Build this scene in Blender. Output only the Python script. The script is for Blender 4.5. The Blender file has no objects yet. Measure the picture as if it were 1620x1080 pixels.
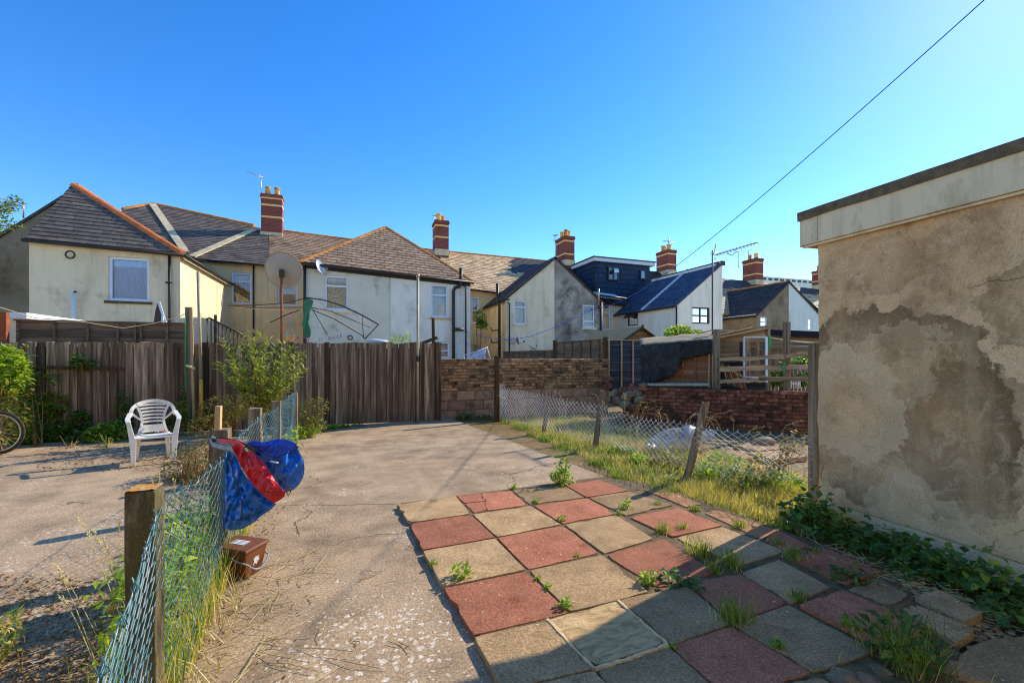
import bpy, bmesh, math, random
from mathutils import Vector, Matrix, noise as mnoise
random.seed(7)
R = math.radians
S = bpy.context.scene
C = S.collection

# ---------------------------------------------------------------- camera, sky, sun
F, CX, CY, H = 715.0, 810.0, 563.0, 1.48          # focal length in photo pixels, optical axis, eye height
TH = R(19.5)
ct, st = math.cos(TH), math.sin(TH)
cam = bpy.data.objects.new('camera', bpy.data.cameras.new('camera')); C.objects.link(cam)
cam.location = (0, 0, H); cam.rotation_euler = (R(90), 0, -TH)
cam.data.sensor_width = 36.0; cam.data.lens = 36.0 * F / 1620.0
cam.data.shift_y = (CY - 540.0) / 1620.0
cam.data.clip_start = 0.05; cam.data.clip_end = 3000
S.camera = cam

SUN_AZ, SUN_EL = R(72.0), R(33.0)                   # azimuth clockwise from +Y
W = bpy.data.worlds.new("World"); S.world = W; W.use_nodes = True
wn = W.node_tree.nodes; wl = W.node_tree.links
sky = wn.new('ShaderNodeTexSky'); sky.sky_type = 'NISHITA'; sky.sun_disc = False
sky.sun_elevation = SUN_EL; sky.sun_rotation = SUN_AZ
sky.air_density = 0.85; sky.dust_density = 0.08; sky.ozone_density = 2.6; sky.altitude = 0
hs = wn.new('ShaderNodeHueSaturation'); hs.inputs['Saturation'].default_value = 1.34; hs.inputs['Hue'].default_value = .508
wl.new(sky.outputs[0], hs.inputs['Color'])
wl.new(hs.outputs[0], wn['Background'].inputs['Color'])
wn['Background'].inputs['Strength'].default_value = 0.125
sl = bpy.data.lights.new('sun', 'SUN'); sl.energy = 2.2; sl.angle = R(0.5); sl.color = (1.0, 0.95, 0.86)
so = bpy.data.objects.new('sun', sl); C.objects.link(so)
sdir = Vector((math.sin(SUN_AZ) * math.cos(SUN_EL), math.cos(SUN_AZ) * math.cos(SUN_EL), math.sin(SUN_EL)))
so.rotation_euler = sdir.to_track_quat('Z', 'Y').to_euler(); so.location = (20, 8, 20)
S.view_settings.view_transform = 'Standard'; S.view_settings.look = 'None'
S.view_settings.exposure = 1.3; S.view_settings.gamma = 1.0; S.view_settings.use_curve_mapping = False
S.render.engine = 'CYCLES'
S.cycles.filter_width = 1.1; S.cycles.max_bounces = 6; S.cycles.transparent_max_bounces = 12

# ---------------------------------------------------------------- surveying: photo bearings to places
def rayd(px, py):
    x, z = (px - CX) / F, (CY - py) / F
    return Vector((x * ct + st, -x * st + ct, z))
O = Vector((0, 0, H))
def D(px, py, d): return O + rayd(px, py) * d                       # at depth d
def G(px, py, z=0.0): r = rayd(px, py); return O + r * ((z - H) / r.z)   # on a level
def V(px, py, v): r = rayd(px, py); return O + r * (v / r.y)        # on the plane y = v
def U(px, py, u): r = rayd(px, py); return O + r * (u / r.x)        # on the plane x = u
def PL(px, py, p, n): r = rayd(px, py); return O + r * ((p - O).dot(n) / r.dot(n))

# ---------------------------------------------------------------- materials
MATS = {}
def M(name, stops, scale=4.0, stretch=(1, 1, 1), detail=6, rough=.85, bump=.25, bscale=70, rand=0.0, stain=None,
      speck=None, spec=.3, metal=0.0, fine=.25, fscale=120, extra=None, island=0.0, transl=0.0, trcol=None, brick=None, dist=0.0, gain=(1.7, 1.29, .72)):
    m = bpy.data.materials.new(name); m.use_nodes = True
    nt = m.node_tree; N = nt.nodes; L = nt.links
    b = N['Principled BSDF']
    geo = N.new('ShaderNodeNewGeometry')
    mp = N.new('ShaderNodeMapping'); mp.inputs['Scale'].default_value = stretch
    L.new(geo.outputs['Position'], mp.inputs['Vector'])
    oi = N.new('ShaderNodeObjectInfo')
    if rand:
        cmb = N.new('ShaderNodeVectorMath'); cmb.operation = 'SCALE'; cmb.inputs[0].default_value = (37, 91, 53)
        L.new(oi.outputs['Random'], cmb.inputs['Scale'])
        L.new(cmb.outputs[0], mp.inputs['Location'])
    def noise(sc, det=4, vec=None, rgh=.6, di=0.0):
        n = N.new('ShaderNodeTexNoise'); n.inputs['Scale'].default_value = sc; n.inputs['Detail'].default_value = det
        n.inputs['Roughness'].default_value = rgh; n.inputs['Distortion'].default_value = di
        L.new(vec or mp.outputs[0], n.inputs['Vector']); return n.outputs['Fac']
    def ramp(fac, st_):
        r = N.new('ShaderNodeValToRGB'); e = r.color_ramp.elements
        while len(e) < len(st_): e.new(.5)
        for k, (p, c) in enumerate(st_):
            e[k].position = p; e[k].color = (c[0], c[1], c[2], 1) if not isinstance(c, (int, float)) else (c, c, c, 1)
        L.new(fac, r.inputs['Fac']); return r.outputs['Color']
    def mix(fac, a, c, mode='MIX'):
        x = N.new('ShaderNodeMix'); x.data_type = 'RGBA'; x.blend_type = mode
        for sck, val in ((x.inputs[0], fac), (x.inputs[6], a), (x.inputs[7], c)):
            if isinstance(val, (int, float)): sck.default_value = val
            elif isinstance(val, (tuple, list)): sck.default_value = (val[0], val[1], val[2], 1)
            else: L.new(val, sck)
        return x.outputs[2]
    def mul(a, c):
        x = N.new('ShaderNodeMath'); x.operation = 'MULTIPLY'
        for sck, val in ((x.inputs[0], a), (x.inputs[1], c)):
            if isinstance(val, (int, float)): sck.default_value = val
            else: L.new(val, sck)
        return x.outputs[0]
    def math_(op, a, c=0.0, clamp=False):
        x = N.new('ShaderNodeMath'); x.operation = op; x.use_clamp = clamp
        for sck, val in ((x.inputs[0], a), (x.inputs[1], c)):
            if isinstance(val, (int, float)): sck.default_value = val
            else: L.new(val, sck)
        return x.outputs[0]
    def vor(sc, feat='F1', vec=None, out='Distance', rnd=1.0):
        n = N.new('ShaderNodeTexVoronoi'); n.feature = feat; n.inputs['Scale'].default_value = sc
        n.inputs['Randomness'].default_value = rnd
        L.new(vec or mp.outputs[0], n.inputs['Vector']); return n.outputs[out]
    lo, hi = stops[0][0], stops[-1][0]
    main = noise(scale, detail, di=dist)
    col = ramp(main, stops)
    if brick:
        br = N.new('ShaderNodeTexBrick')
        for k_, v_ in (('Color1', brick[0]), ('Color2', brick[1]), ('Mortar', brick[2])): br.inputs[k_].default_value = (*v_, 1)
        br.inputs['Scale'].default_value = 1.0; br.inputs['Mortar Size'].default_value = brick[5]
        br.inputs['Brick Width'].default_value = brick[3]; br.inputs['Row Height'].default_value = brick[4]
        sp = N.new('ShaderNodeSeparateXYZ'); L.new(geo.outputs['Position'], sp.inputs[0])
        cb = N.new('ShaderNodeCombineXYZ'); L.new(math_('ADD', sp.outputs[0], sp.outputs[1]), cb.inputs[0]); L.new(sp.outputs[2], cb.inputs[1])
        L.new(cb.outputs[0], br.inputs['Vector'])
        col = mix(.75, col, br.outputs['Color'])
    ctx = dict(N=N, L=L, noise=noise, ramp=ramp, mix=mix, math=math_, vor=vor, pos=geo.outputs['Position'], mp=mp.outputs[0], geo=geo)
    if stain: col = mix(ramp(noise(stain[1], 6), [(stain[2], 0.0), (stain[3], 1.0)]), col, stain[0])
    if speck: col = mix(mul(ramp(vor(speck[1]), [(speck[2] * .6, 1.0), (speck[2], 0.0)]), ramp(noise(speck[1] * .12), [(speck[3], 0.0), (speck[3] + .12, 1.0)])), col, speck[0])
    hgt = None
    if extra: col, hgt = extra(ctx, col)
    if fine:
        g = ramp(noise(fscale, 3, vec=geo.outputs['Position']), [(.3, 1 - fine), (.7, 1 + fine)])
        col = mix(1.0, col, g, 'MULTIPLY')
    if rand:
        g = N.new('ShaderNodeMapRange'); g.inputs['To Min'].default_value = 1 - rand; g.inputs['To Max'].default_value = 1 + rand
        L.new(oi.outputs['Random'], g.inputs['Value']); col = mix(1.0, col, g.outputs[0], 'MULTIPLY')
    if island:
        g = N.new('ShaderNodeMapRange'); g.inputs['To Min'].default_value = 1 - island; g.inputs['To Max'].default_value = 1 + island
        L.new(geo.outputs['Random Per Island'], g.inputs['Value']); col = mix(1.0, col, g.outputs[0], 'MULTIPLY')
    if gain: col = mix(1.0, col, tuple(gain), 'MULTIPLY')
    L.new(col, b.inputs['Base Color'])
    b.inputs['Roughness'].default_value = rough; b.inputs['Specular IOR Level'].default_value = spec; b.inputs['Metallic'].default_value = metal
    if bump:
        bp = N.new('ShaderNodeBump'); bp.inputs['Strength'].default_value = bump; bp.inputs['Distance'].default_value = .02
        h = math_('ADD', mul(noise(bscale, 5), .5), mul(main, .7))
        if hgt is not None: h = math_('ADD', h, hgt)
        L.new(h, bp.inputs['Height']); L.new(bp.outputs[0], b.inputs['Normal'])
    if transl:
        tr = N.new('ShaderNodeBsdfTranslucent'); ms = N.new('ShaderNodeMixShader'); ms.inputs[0].default_value = transl
        L.new(mix(1.0, col, trcol or (1.6, 1.7, .6), 'MULTIPLY'), tr.inputs['Color'])
        L.new(b.outputs[0], ms.inputs[1]); L.new(tr.outputs[0], ms.inputs[2]); L.new(ms.outputs[0], N['Material Output'].inputs['Surface'])
    MATS[name] = m; return m

def leafmat(name, a, bcol, c, rough=.5, transl=.35):
    """leaf colour picked leaf by leaf between three tones"""
    def ex(x, col):
        return x['ramp'](x['geo'].outputs['Random Per Island'], [(0.0, a), (.55, bcol), (1.0, c)]), None
    return M(name, [(.3, a), (.7, c)], rough=rough, bump=0, fine=.12, fscale=60, extra=ex, transl=transl, spec=.35, gain=(1.1, 1.15, 1.0))

def glassmat(name, tint):
    m = bpy.data.materials.new(name); m.use_nodes = True; N = m.node_tree.nodes; L = m.node_tree.links
    g = N.new('ShaderNodeBsdfGlossy'); g.inputs['Roughness'].default_value = .02; g.inputs['Color'].default_value = (1, 1, 1, 1)
    t = N.new('ShaderNodeBsdfTransparent'); t.inputs['Color'].default_value = (*tint, 1)
    fr = N.new('ShaderNodeFresnel'); fr.inputs['IOR'].default_value = 1.6
    mx = N.new('ShaderNodeMixShader'); L.new(fr.outputs[0], mx.inputs[0]); L.new(t.outputs[0], mx.inputs[1]); L.new(g.outputs[0], mx.inputs[2])
    L.new(mx.outputs[0], N['Material Output'].inputs['Surface']); return m

# ---------------------------------------------------------------- mesh building
class MB:
    def __init__(s): s.v = []; s.f = []
    def add(s, vs, fs):
        o = len(s.v); s.v += [Vector(p) for p in vs]; s.f += [tuple(i + o for i in f) for f in fs]; return s
    def hexa(s, a, b):                               # two quads joined
        return s.add(list(a) + list(b), [(3, 2, 1, 0), (4, 5, 6, 7), (0, 1, 5, 4), (1, 2, 6, 5), (2, 3, 7, 6), (3, 0, 4, 7)])
    def box(s, lo, hi):
        x0, y0, z0 = lo; x1, y1, z1 = hi
        return s.hexa([(x0, y0, z0), (x1, y0, z0), (x1, y1, z0), (x0, y1, z0)], [(x0, y0, z1), (x1, y0, z1), (x1, y1, z1), (x0, y1, z1)])
    def bar(s, p, q, w, h, up=(0, 0, 1)):            # rectangular bar from p to q
        p, q = Vector(p), Vector(q); d = (q - p).normalized(); up = Vector(up)
        if abs(d.dot(up)) > .98: up = Vector((0, 1, 0))
        x = d.cross(up).normalized(); y = x.cross(d)
        x *= w / 2; y *= h / 2
        return s.hexa([p - x - y, p + x - y, p + x + y, p - x + y], [q - x - y, q + x - y, q + x + y, q - x + y])
    def prism(s, poly, off):
        off = Vector(off); n = len(poly); a = [Vector(p) for p in poly]; b = [p + off for p in a]
        return s.add(a + b, [tuple(range(n))[::-1], tuple(range(n, 2 * n))] + [(i, (i + 1) % n, n + (i + 1) % n, n + i) for i in range(n)])
    def quad(s, *p): return s.add(p, [tuple(range(len(p)))])
    def tube(s, pts, r, n=6, caps=True, r2=None, ref=None):
        pts = [Vector(p) for p in pts]; m = len(pts)
        d0 = (pts[1] - pts[0]).normalized(); ref = ref or (Vector((0, 0, 1)) if abs(d0.z) < .9 else Vector((1, 0, 0)))
        vs = []
        for i, p in enumerate(pts):
            d = (pts[min(i + 1, m - 1)] - pts[max(i - 1, 0)])
            d = d.normalized() if d.length > 1e-9 else d0
            x = d.cross(ref)
            x = x.normalized() if x.length > 1e-6 else Vector((1, 0, 0)); y = d.cross(x)
            rr = r if r2 is None else r + (r2 - r) * i / max(1, m - 1)
            if isinstance(r, (list, tuple)): rr = r[i]
            for k in range(n):
                a = 2 * math.pi * k / n; vs.append(p + x * math.cos(a) * rr + y * math.sin(a) * rr)
        fs = [(i * n + k, i * n + (k + 1) % n, (i + 1) * n + (k + 1) % n, (i + 1) * n + k) for i in range(m - 1) for k in range(n)]
        if caps: fs += [tuple(range(n))[::-1], tuple(range((m - 1) * n, m * n))]
        return s.add(vs, fs)
    def lathe(s, c, prof, n=12):
        c = Vector(c); vs = [c + Vector((r * math.cos(2 * math.pi * k / n), r * math.sin(2 * math.pi * k / n), z)) for r, z in prof for k in range(n)]
        m = len(prof)
        return s.add(vs, [(i * n + k, i * n + (k + 1) % n, (i + 1) * n + (k + 1) % n, (i + 1) * n + k) for i in range(m - 1) for k in range(n)] + [tuple(range((m - 1) * n, m * n)), tuple(range(n))[::-1]])
    def leaf(s, p, d, up, l, w, fold=.15):           # a pointed, slightly folded leaf
        p, d, up = Vector(p), Vector(d).normalized(), Vector(up)
        x = d.cross(up); x = x.normalized() if x.length > 1e-4 else Vector((1, 0, 0)); nn = x.cross(d)
        a = p; m1 = p + d * l * .45 + x * w / 2 + nn * fold * w; m2 = p + d * l * .45 - x * w / 2 + nn * fold * w; t = p + d * l - nn * l * .12; mid = p + d * l * .5
        return s.add([a, m1, t, m2, mid], [(0, 1, 4), (1, 2, 4), (2, 3, 4), (3, 0, 4)])
    def blade(s, p, q, t, w):                        # grass blade of two segments
        p, q, t = Vector(p), Vector(q), Vector(t); x = Vector((-(t - p).y, (t - p).x, 0))
        x = x.normalized() if x.length > 1e-4 else Vector((1, 0, 0)); x = (x + Vector((random.uniform(-.6, .6), random.uniform(-.6, .6), 0))).normalized() * w / 2
        return s.add([p - x, p + x, q + x * .7, q - x * .7, t], [(0, 1, 2, 3), (3, 2, 4)])

ORG = {}
def tag(o, label=None, cat=None, group=None, kind=None):
    if label: o['label'] = label
    if cat: o['category'] = cat
    if group: o['group'] = group
    if kind: o['kind'] = kind
    return o
def thing(name, label, cat, loc=(0, 0, 0), group=None):
    o = bpy.data.objects.new(name, None); C.objects.link(o); o.empty_display_size = .1
    o.location = loc; ORG[o.name] = Vector(loc); return tag(o, label, cat, group)
def mesh(name, mb, mat, smooth=False, org=Vector((0, 0, 0))):
    me = bpy.data.meshes.new(name); me.from_pydata([p - org for p in mb.v], [], mb.f); me.update()
    if mat: me.materials.append(mat if not isinstance(mat, str) else MATS[mat])
    if smooth: me.polygons.foreach_set('use_smooth', [True] * len(me.polygons))
    return me
def obj(name, mb, mat, parent=None, smooth=False, org=None, kind=None, bevel=0):
    """one mesh object, its vertices given in world metres"""
    if org is None: org = (sum(mb.v, Vector()) / max(1, len(mb.v))) if parent is not None or True else Vector()
    org = Vector(org)
    o = bpy.data.objects.new(name, mesh(name, mb, mat, smooth, org)); C.objects.link(o)
    place(o, org, parent)
    if kind: o['kind'] = kind
    if bevel:
        b = o.modifiers.new('bevel', 'BEVEL'); b.width = bevel; b.segments = 2; b.limit_method = 'ANGLE'
    return o
def place(o, org, parent):
    o.location = org - (ORG[parent.name] if parent is not None else Vector())
    if parent is not None: o.parent = parent
    ORG[o.name] = Vector(org)
def inst(name, me, mtx, parent):
    """another piece sharing its mesh with its fellows"""
    o = bpy.data.objects.new(name, me); C.objects.link(o)
    if parent is not None:
        o.parent = parent; mtx = Matrix.Translation(-ORG[parent.name]) @ mtx
    o.matrix_local = mtx; return o
def lerp(a, b, t): return a + (b - a) * t
def rnd(a, b): return random.uniform(a, b)
def rvec(s=1.0): return Vector((rnd(-s, s), rnd(-s, s), rnd(-s, s)))

def clip(poly, conv):
    """2-D polygon POLY cut to the convex counter-clockwise polygon CONV"""
    out = poly
    for i in range(len(conv)):
        a, b = conv[i], conv[(i + 1) % len(conv)]; inp, out = out, []
        side = lambda p: (b[0] - a[0]) * (p[1] - a[1]) - (b[1] - a[1]) * (p[0] - a[0])
        for j in range(len(inp)):
            p, q = inp[j], inp[(j + 1) % len(inp)]; sp, sq = side(p), side(q)
            if sp >= 0: out.append(p)
            if sp * sq < 0: t = sp / (sp - sq); out.append((p[0] + (q[0] - p[0]) * t, p[1] + (q[1] - p[1]) * t))
        if len(out) < 3: return []
    return out
def area2(p): return sum(p[i][0] * p[(i + 1) % len(p)][1] - p[(i + 1) % len(p)][0] * p[i][1] for i in range(len(p))) / 2

def tiles(poly, tw, th, mat, parent, name='roof_tile', single=False, t=.012, base=None, altmat=None, altfn=None):
    """courses of overlapping tiles over a convex roof plane; poly[0] -> poly[1] is the eave"""
    p0 = Vector(poly[0]); e1 = (Vector(poly[1]) - p0).normalized(); q = Vector(poly[2]) - p0
    n = e1.cross(q).normalized()
    if n.z < 0: n = -n
    e2 = n.cross(e1)
    if e2.z < 0: e2 = -e2
    P2 = [((Vector(p) - p0).dot(e1), (Vector(p) - p0).dot(e2)) for p in poly]
    if area2(P2) < 0: P2 = P2[::-1]
    if base is not False:
        b = MB(); b.prism([Vector(p) - n * .015 for p in poly], -n * .07); obj('roof_deck', b, mat, parent)
    x0, x1 = min(p[0] for p in P2), max(p[0] for p in P2); y1 = max(p[1] for p in P2); y0 = min(p[1] for p in P2)
    jm, jm2 = MB(), MB(); shared = {}; r = 0; y = y0
    while y < y1:
        x = x0 - (tw / 2 if r % 2 else 0)
        while x < x1:
            g = tw * .02
            dx = rnd(-.01, .01) * tw
            sq = [(x + g + dx, y), (x + tw - g + dx, y), (x + tw - g + dx, y + th * 1.0), (x + g + dx, y + th * 1.0)]
            c = clip(sq, P2)
            if len(c) >= 3 and abs(area2(c)) > tw * th * .03:
                lift = rnd(0, .3) * t
                def pt(u_, v_, top):
                    k = 1 - (v_ - y) / th
                    return p0 + e1 * u_ + e2 * v_ + n * ((t * 1.6 * k + lift + (t if top else 0)))
                m = len(c)
                use = jm2 if (altfn and altfn(p0 + e1 * (x + tw / 2) + e2 * (y + th / 2))) else jm
                full = abs(abs(area2(c)) - (tw - 2 * g) * th) < 1e-6
                if single:
                    org = p0 + e1 * (x + tw / 2 + dx) + e2 * y
                    if full and shared.get('m'):
                        o = bpy.data.objects.new(name, shared['m']); C.objects.link(o); place(o, org + n * lift, parent)
                    else:
                        lift = 0
                        b = MB(); b.add([pt(a, v_, 0) for a, v_ in c] + [pt(a, v_, 1) for a, v_ in c], [tuple(range(m))[::-1], tuple(range(m, 2 * m))] + [(i, (i + 1) % m, m + (i + 1) % m, m + i) for i in range(m)])
                        o = obj(name, b, mat, parent, org=org)
                        if full: shared['m'] = o.data
                else:
                    use.add([pt(a, v_, 0) for a, v_ in c] + [pt(a, v_, 1) for a, v_ in c], [tuple(range(m, 2 * m))] + [(i, (i + 1) % m, m + (i + 1) % m, m + i) for i in range(m)])
            x += tw
        y += th; r += 1
    if not single:
        if jm.v: obj('roof_tiles', jm, mat, parent, kind='stuff')
        if jm2.v: obj('roof_tiles', jm2, altmat, parent, kind='stuff')
    return n

def wall(name, a, b, z0, top, holes, mat, parent, depth=.14, inn=None, back=.25):
    """rendered wall from plan point a to b with real openings. top: [(s, z)...] along the wall; holes: [(s0, s1, z0, z1)]"""
    a, b = Vector((a[0], a[1], 0)), Vector((b[0], b[1], 0)); Ln = (b - a).length; e = (b - a) / Ln
    nrm = Vector((e.y, -e.x, 0))
    P = lambda s_, z, k=0.0: a + e * s_ + Vector((0, 0, z)) - nrm * k
    mb = MB()
    zc = max([h[3] for h in holes] + [z0]) + .03
    if holes:
        ss = sorted({0.0, Ln, *[h[0] for h in holes], *[h[1] for h in holes]}); zz = sorted({z0, zc, *[h[2] for h in holes], *[h[3] for h in holes]})
        for i in range(len(ss) - 1):
            for j in range(len(zz) - 1):
                sm, zm = (ss[i] + ss[i + 1]) / 2, (zz[j] + zz[j + 1]) / 2
                if not any(h[0] < sm < h[1] and h[2] < zm < h[3] for h in holes):
                    mb.quad(P(ss[i], zz[j]), P(ss[i + 1], zz[j]), P(ss[i + 1], zz[j + 1]), P(ss[i], zz[j + 1]))
        for h in holes:
            c = [(h[0], h[2]), (h[1], h[2]), (h[1], h[3]), (h[0], h[3])]
            for k in range(4):
                p, q = c[k], c[(k + 1) % 4]; mb.quad(P(*p), P(*q), P(*q, depth), P(*p, depth))
    else: zc = z0
    mb.quad(P(0, zc), P(Ln, zc), *[P(s_, z) for s_, z in top[::-1]])
    mb.quad(P(0, z0, back), P(Ln, z0, back), *[P(s_, z, back) for s_, z in top[::-1]])
    tp = [(0, z0)] + list(top) + [(Ln, z0)]
    for k in range(len(tp) - 1): mb.quad(P(*tp[k]), P(*tp[k + 1]), P(*tp[k + 1], back), P(*tp[k], back))
    o = obj(name, mb, mat, parent); return o, P

def window(parent, P, h, bars, mat, depth=.10, curtain=None, sill=None, fw=.06, openp=None):
    """frame set back in opening h with glazing bars [('v', frac) or ('h', frac)], panes, dark room behind, a sill"""
    s0, s1, z0, z1 = h; f = MB(); g = .004
    def bar(a0, a1, b0, b1, d0=depth - .05, d1=depth + .02):
        f.hexa([P(a0, b0, d0), P(a1, b0, d0), P(a1, b1, d0), P(a0, b1, d0)], [P(a0, b0, d1), P(a1, b0, d1), P(a1, b1, d1), P(a0, b1, d1)])
    bar(s0 + g, s0 + fw, z0 + g, z1 - g); bar(s1 - fw, s1 - g, z0 + g, z1 - g); bar(s0 + fw, s1 - fw, z0 + g, z0 + fw); bar(s0 + fw, s1 - fw, z1 - fw, z1 - g)
    for k, fr in bars:
        if k == 'v': x = s0 + (s1 - s0) * fr; bar(x - fw / 2, x + fw / 2, z0 + fw, z1 - fw, depth - .04, depth + .015)
        else: z = z0 + (z1 - z0) * fr; bar(s0 + fw, s1 - fw, z - fw / 2, z + fw / 2, depth - .045, depth + .015)
    w = obj('window', f, mat, parent)
    hs_ = sorted([z0] + [z0 + (z1 - z0) * fr for k, fr in bars if k == 'h'] + [z1]); vs_ = sorted([s0] + [s0 + (s1 - s0) * fr for k, fr in bars if k == 'v'] + [s1])
    for i in range(len(vs_) - 1):
        for j in range(len(hs_) - 1):
            p = MB(); a0, a1, b0, b1 = vs_[i] + fw * .4, vs_[i + 1] - fw * .4, hs_[j] + fw * .4, hs_[j + 1] - fw * .4
            p.hexa([P(a0, b0, depth - .01), P(a1, b0, depth - .01), P(a1, b1, depth - .01), P(a0, b1, depth - .01)], [P(a0, b0, depth), P(a1, b0, depth), P(a1, b1, depth), P(a0, b1, depth)])
            obj('pane', p, 'glass', w)
    k = MB(); k.quad(P(s0, z0, depth + .35), P(s1, z0, depth + .35), P(s1, z1, depth + .35), P(s0, z1, depth + .35))
    for c in (((s0, z0), (s1, z0)), ((s1, z0), (s1, z1)), ((s1, z1), (s0, z1)), ((s0, z1), (s0, z0))): k.quad(P(*c[0], depth + .03), P(*c[1], depth + .03), P(*c[1], depth + .35), P(*c[0], depth + .35))
    obj('room', k, 'dark_room', w)
    if curtain:
        cm, c0, c1, cz = curtain; q = MB(); n = 28; cc = []
        for i in range(n + 1):
            s_ = lerp(s0, s1, c0 + (c1 - c0) * i / n); dd = depth + .05 + .02 * math.sin(i * 1.45) + .01 * math.sin(i * 3.1)
            cc.append((s_, dd))
        vs = [P(s_, z0, dd) for s_, dd in cc] + [P(s_, z0 + (z1 - z0) * cz, dd) for s_, dd in cc]
        q.add(vs, [(i, i + 1, n + 2 + i, n + 1 + i) for i in range(n)]); obj('curtain', q, cm, w, smooth=True)
    if sill:
        q = MB(); q.hexa([P(s0 - .08, z0 - .09, -.06), P(s1 + .08, z0 - .09, -.06), P(s1 + .08, z0 - .02, -.06), P(s0 - .08, z0 - .005, -.06)],
                         [P(s0 - .08, z0 - .09, .05), P(s1 + .08, z0 - .09, .05), P(s1 + .08, z0, .05), P(s0 - .08, z0, .05)]); obj('sill', q, sill, w)
    return w

def tube_part(name, pts, r, mat, parent, n=8): return obj(name, MB().tube(pts, r, n), mat, parent, smooth=True)

def cushion(name, outline, depth, bulge, crumple, mat, parent=None, scale=9.0, back=.3, seed=0, rings=9, tilt=(0, 0), nres=64, subs=1):
    """a closed, creased sheet body whose silhouette is the outline seen at DEPTH: bulging front and back"""
    pts = [Vector((p[0], p[1], 0)) for p in outline]; cx = sum(p.x for p in pts) / len(pts); cy = sum(p.y for p in pts) / len(pts)
    # resample the outline evenly
    seg = [(pts[(i + 1) % len(pts)] - pts[i]).length for i in range(len(pts))]; tot = sum(seg); ring = []
    i = 0; acc = 0
    for k in range(nres):
        d = tot * k / nres
        while acc + seg[i] < d: acc += seg[i]; i += 1
        ring.append(pts[i].lerp(pts[(i + 1) % len(pts)], (d - acc) / seg[i]))
    def fold(px, py, k):
        p = Vector((px / 30.0, py / 30.0, seed)) * scale / 9
        q = p + Vector((mnoise.noise(p * 2), mnoise.noise(p * 2 + Vector((7, 0, 0))), 0)) * .25
        d1 = mnoise.voronoi(Vector((q.x * 1.5 + q.y * .5, q.y * .9, seed)))[0]; d2 = mnoise.voronoi(Vector((q.x * 3.1, q.y * 2.3 - q.x * .8, seed + 3)))[0]
        a = mnoise.noise(p * .8) * .9 + min(.75, d1[1] - d1[0]) * 1.5 + min(.6, d2[1] - d2[0]) * .55 + (.35 - abs(mnoise.noise(Vector((p.x * 2.6 + p.y * 1.2, p.y * .5, seed))))) * .9
        return a * crumple * k
    mb = MB(); vs = []
    def pos(p, dd):
        return D(p.x, p.y, depth + (p.x - cx) * tilt[0] + (p.y - cy) * tilt[1] + dd)
    for sgn, kk in ((-1, 1.0), (1, back)):
        o = len(vs)
        for r in range(rings):
            t = 1 - r / rings
            for p in ring:
                q = Vector((cx + (p.x - cx) * t, cy + (p.y - cy) * t, 0)); prof = math.sqrt(max(0, 1 - t ** 2.2))
                vs.append(pos(q, sgn * (bulge * kk * prof) + fold(q.x, q.y, min(1, (1 - t) * 4 + .12)) * (1 if sgn < 0 else .3)))
        vs.append(pos(Vector((cx, cy, 0)), sgn * bulge * kk))
        c = len(vs) - 1; n = nres
        for r in range(rings - 1):
            for k in range(n):
                f = (o + r * n + k, o + r * n + (k + 1) % n, o + (r + 1) * n + (k + 1) % n, o + (r + 1) * n + k); mb.f.append(f if sgn < 0 else f[::-1])
        for k in range(n):
            f = (o + (rings - 1) * n + k, o + (rings - 1) * n + (k + 1) % n, c); mb.f.append(f if sgn < 0 else f[::-1])
        if sgn > 0:
            for k in range(n): mb.f.append((k, o + k, o + (k + 1) % n, (k + 1) % n))
    mb.v = vs
    return obj(name, mb, mat, parent, smooth=True)

def stone_mb(c, r, seed, flat=.7, sub=2):
    bm = bmesh.new(); bmesh.ops.create_icosphere(bm, subdivisions=sub, radius=1.0); mb = MB()
    vs = []
    for v in bm.verts:
        k = 1 + .35 * mnoise.noise(v.co * 1.3 + Vector((seed * 7.3, 0, 0))) + .3 * mnoise.noise(v.co * 3 + Vector((0, seed, 0)))
        vs.append(Vector(c) + Vector((v.co.x * r * k, v.co.y * r * k * .85, v.co.z * r * k * flat)))
    mb.add(vs, [tuple(x.index for x in f.verts) for f in bm.faces]); bm.free(); return mb
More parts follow.
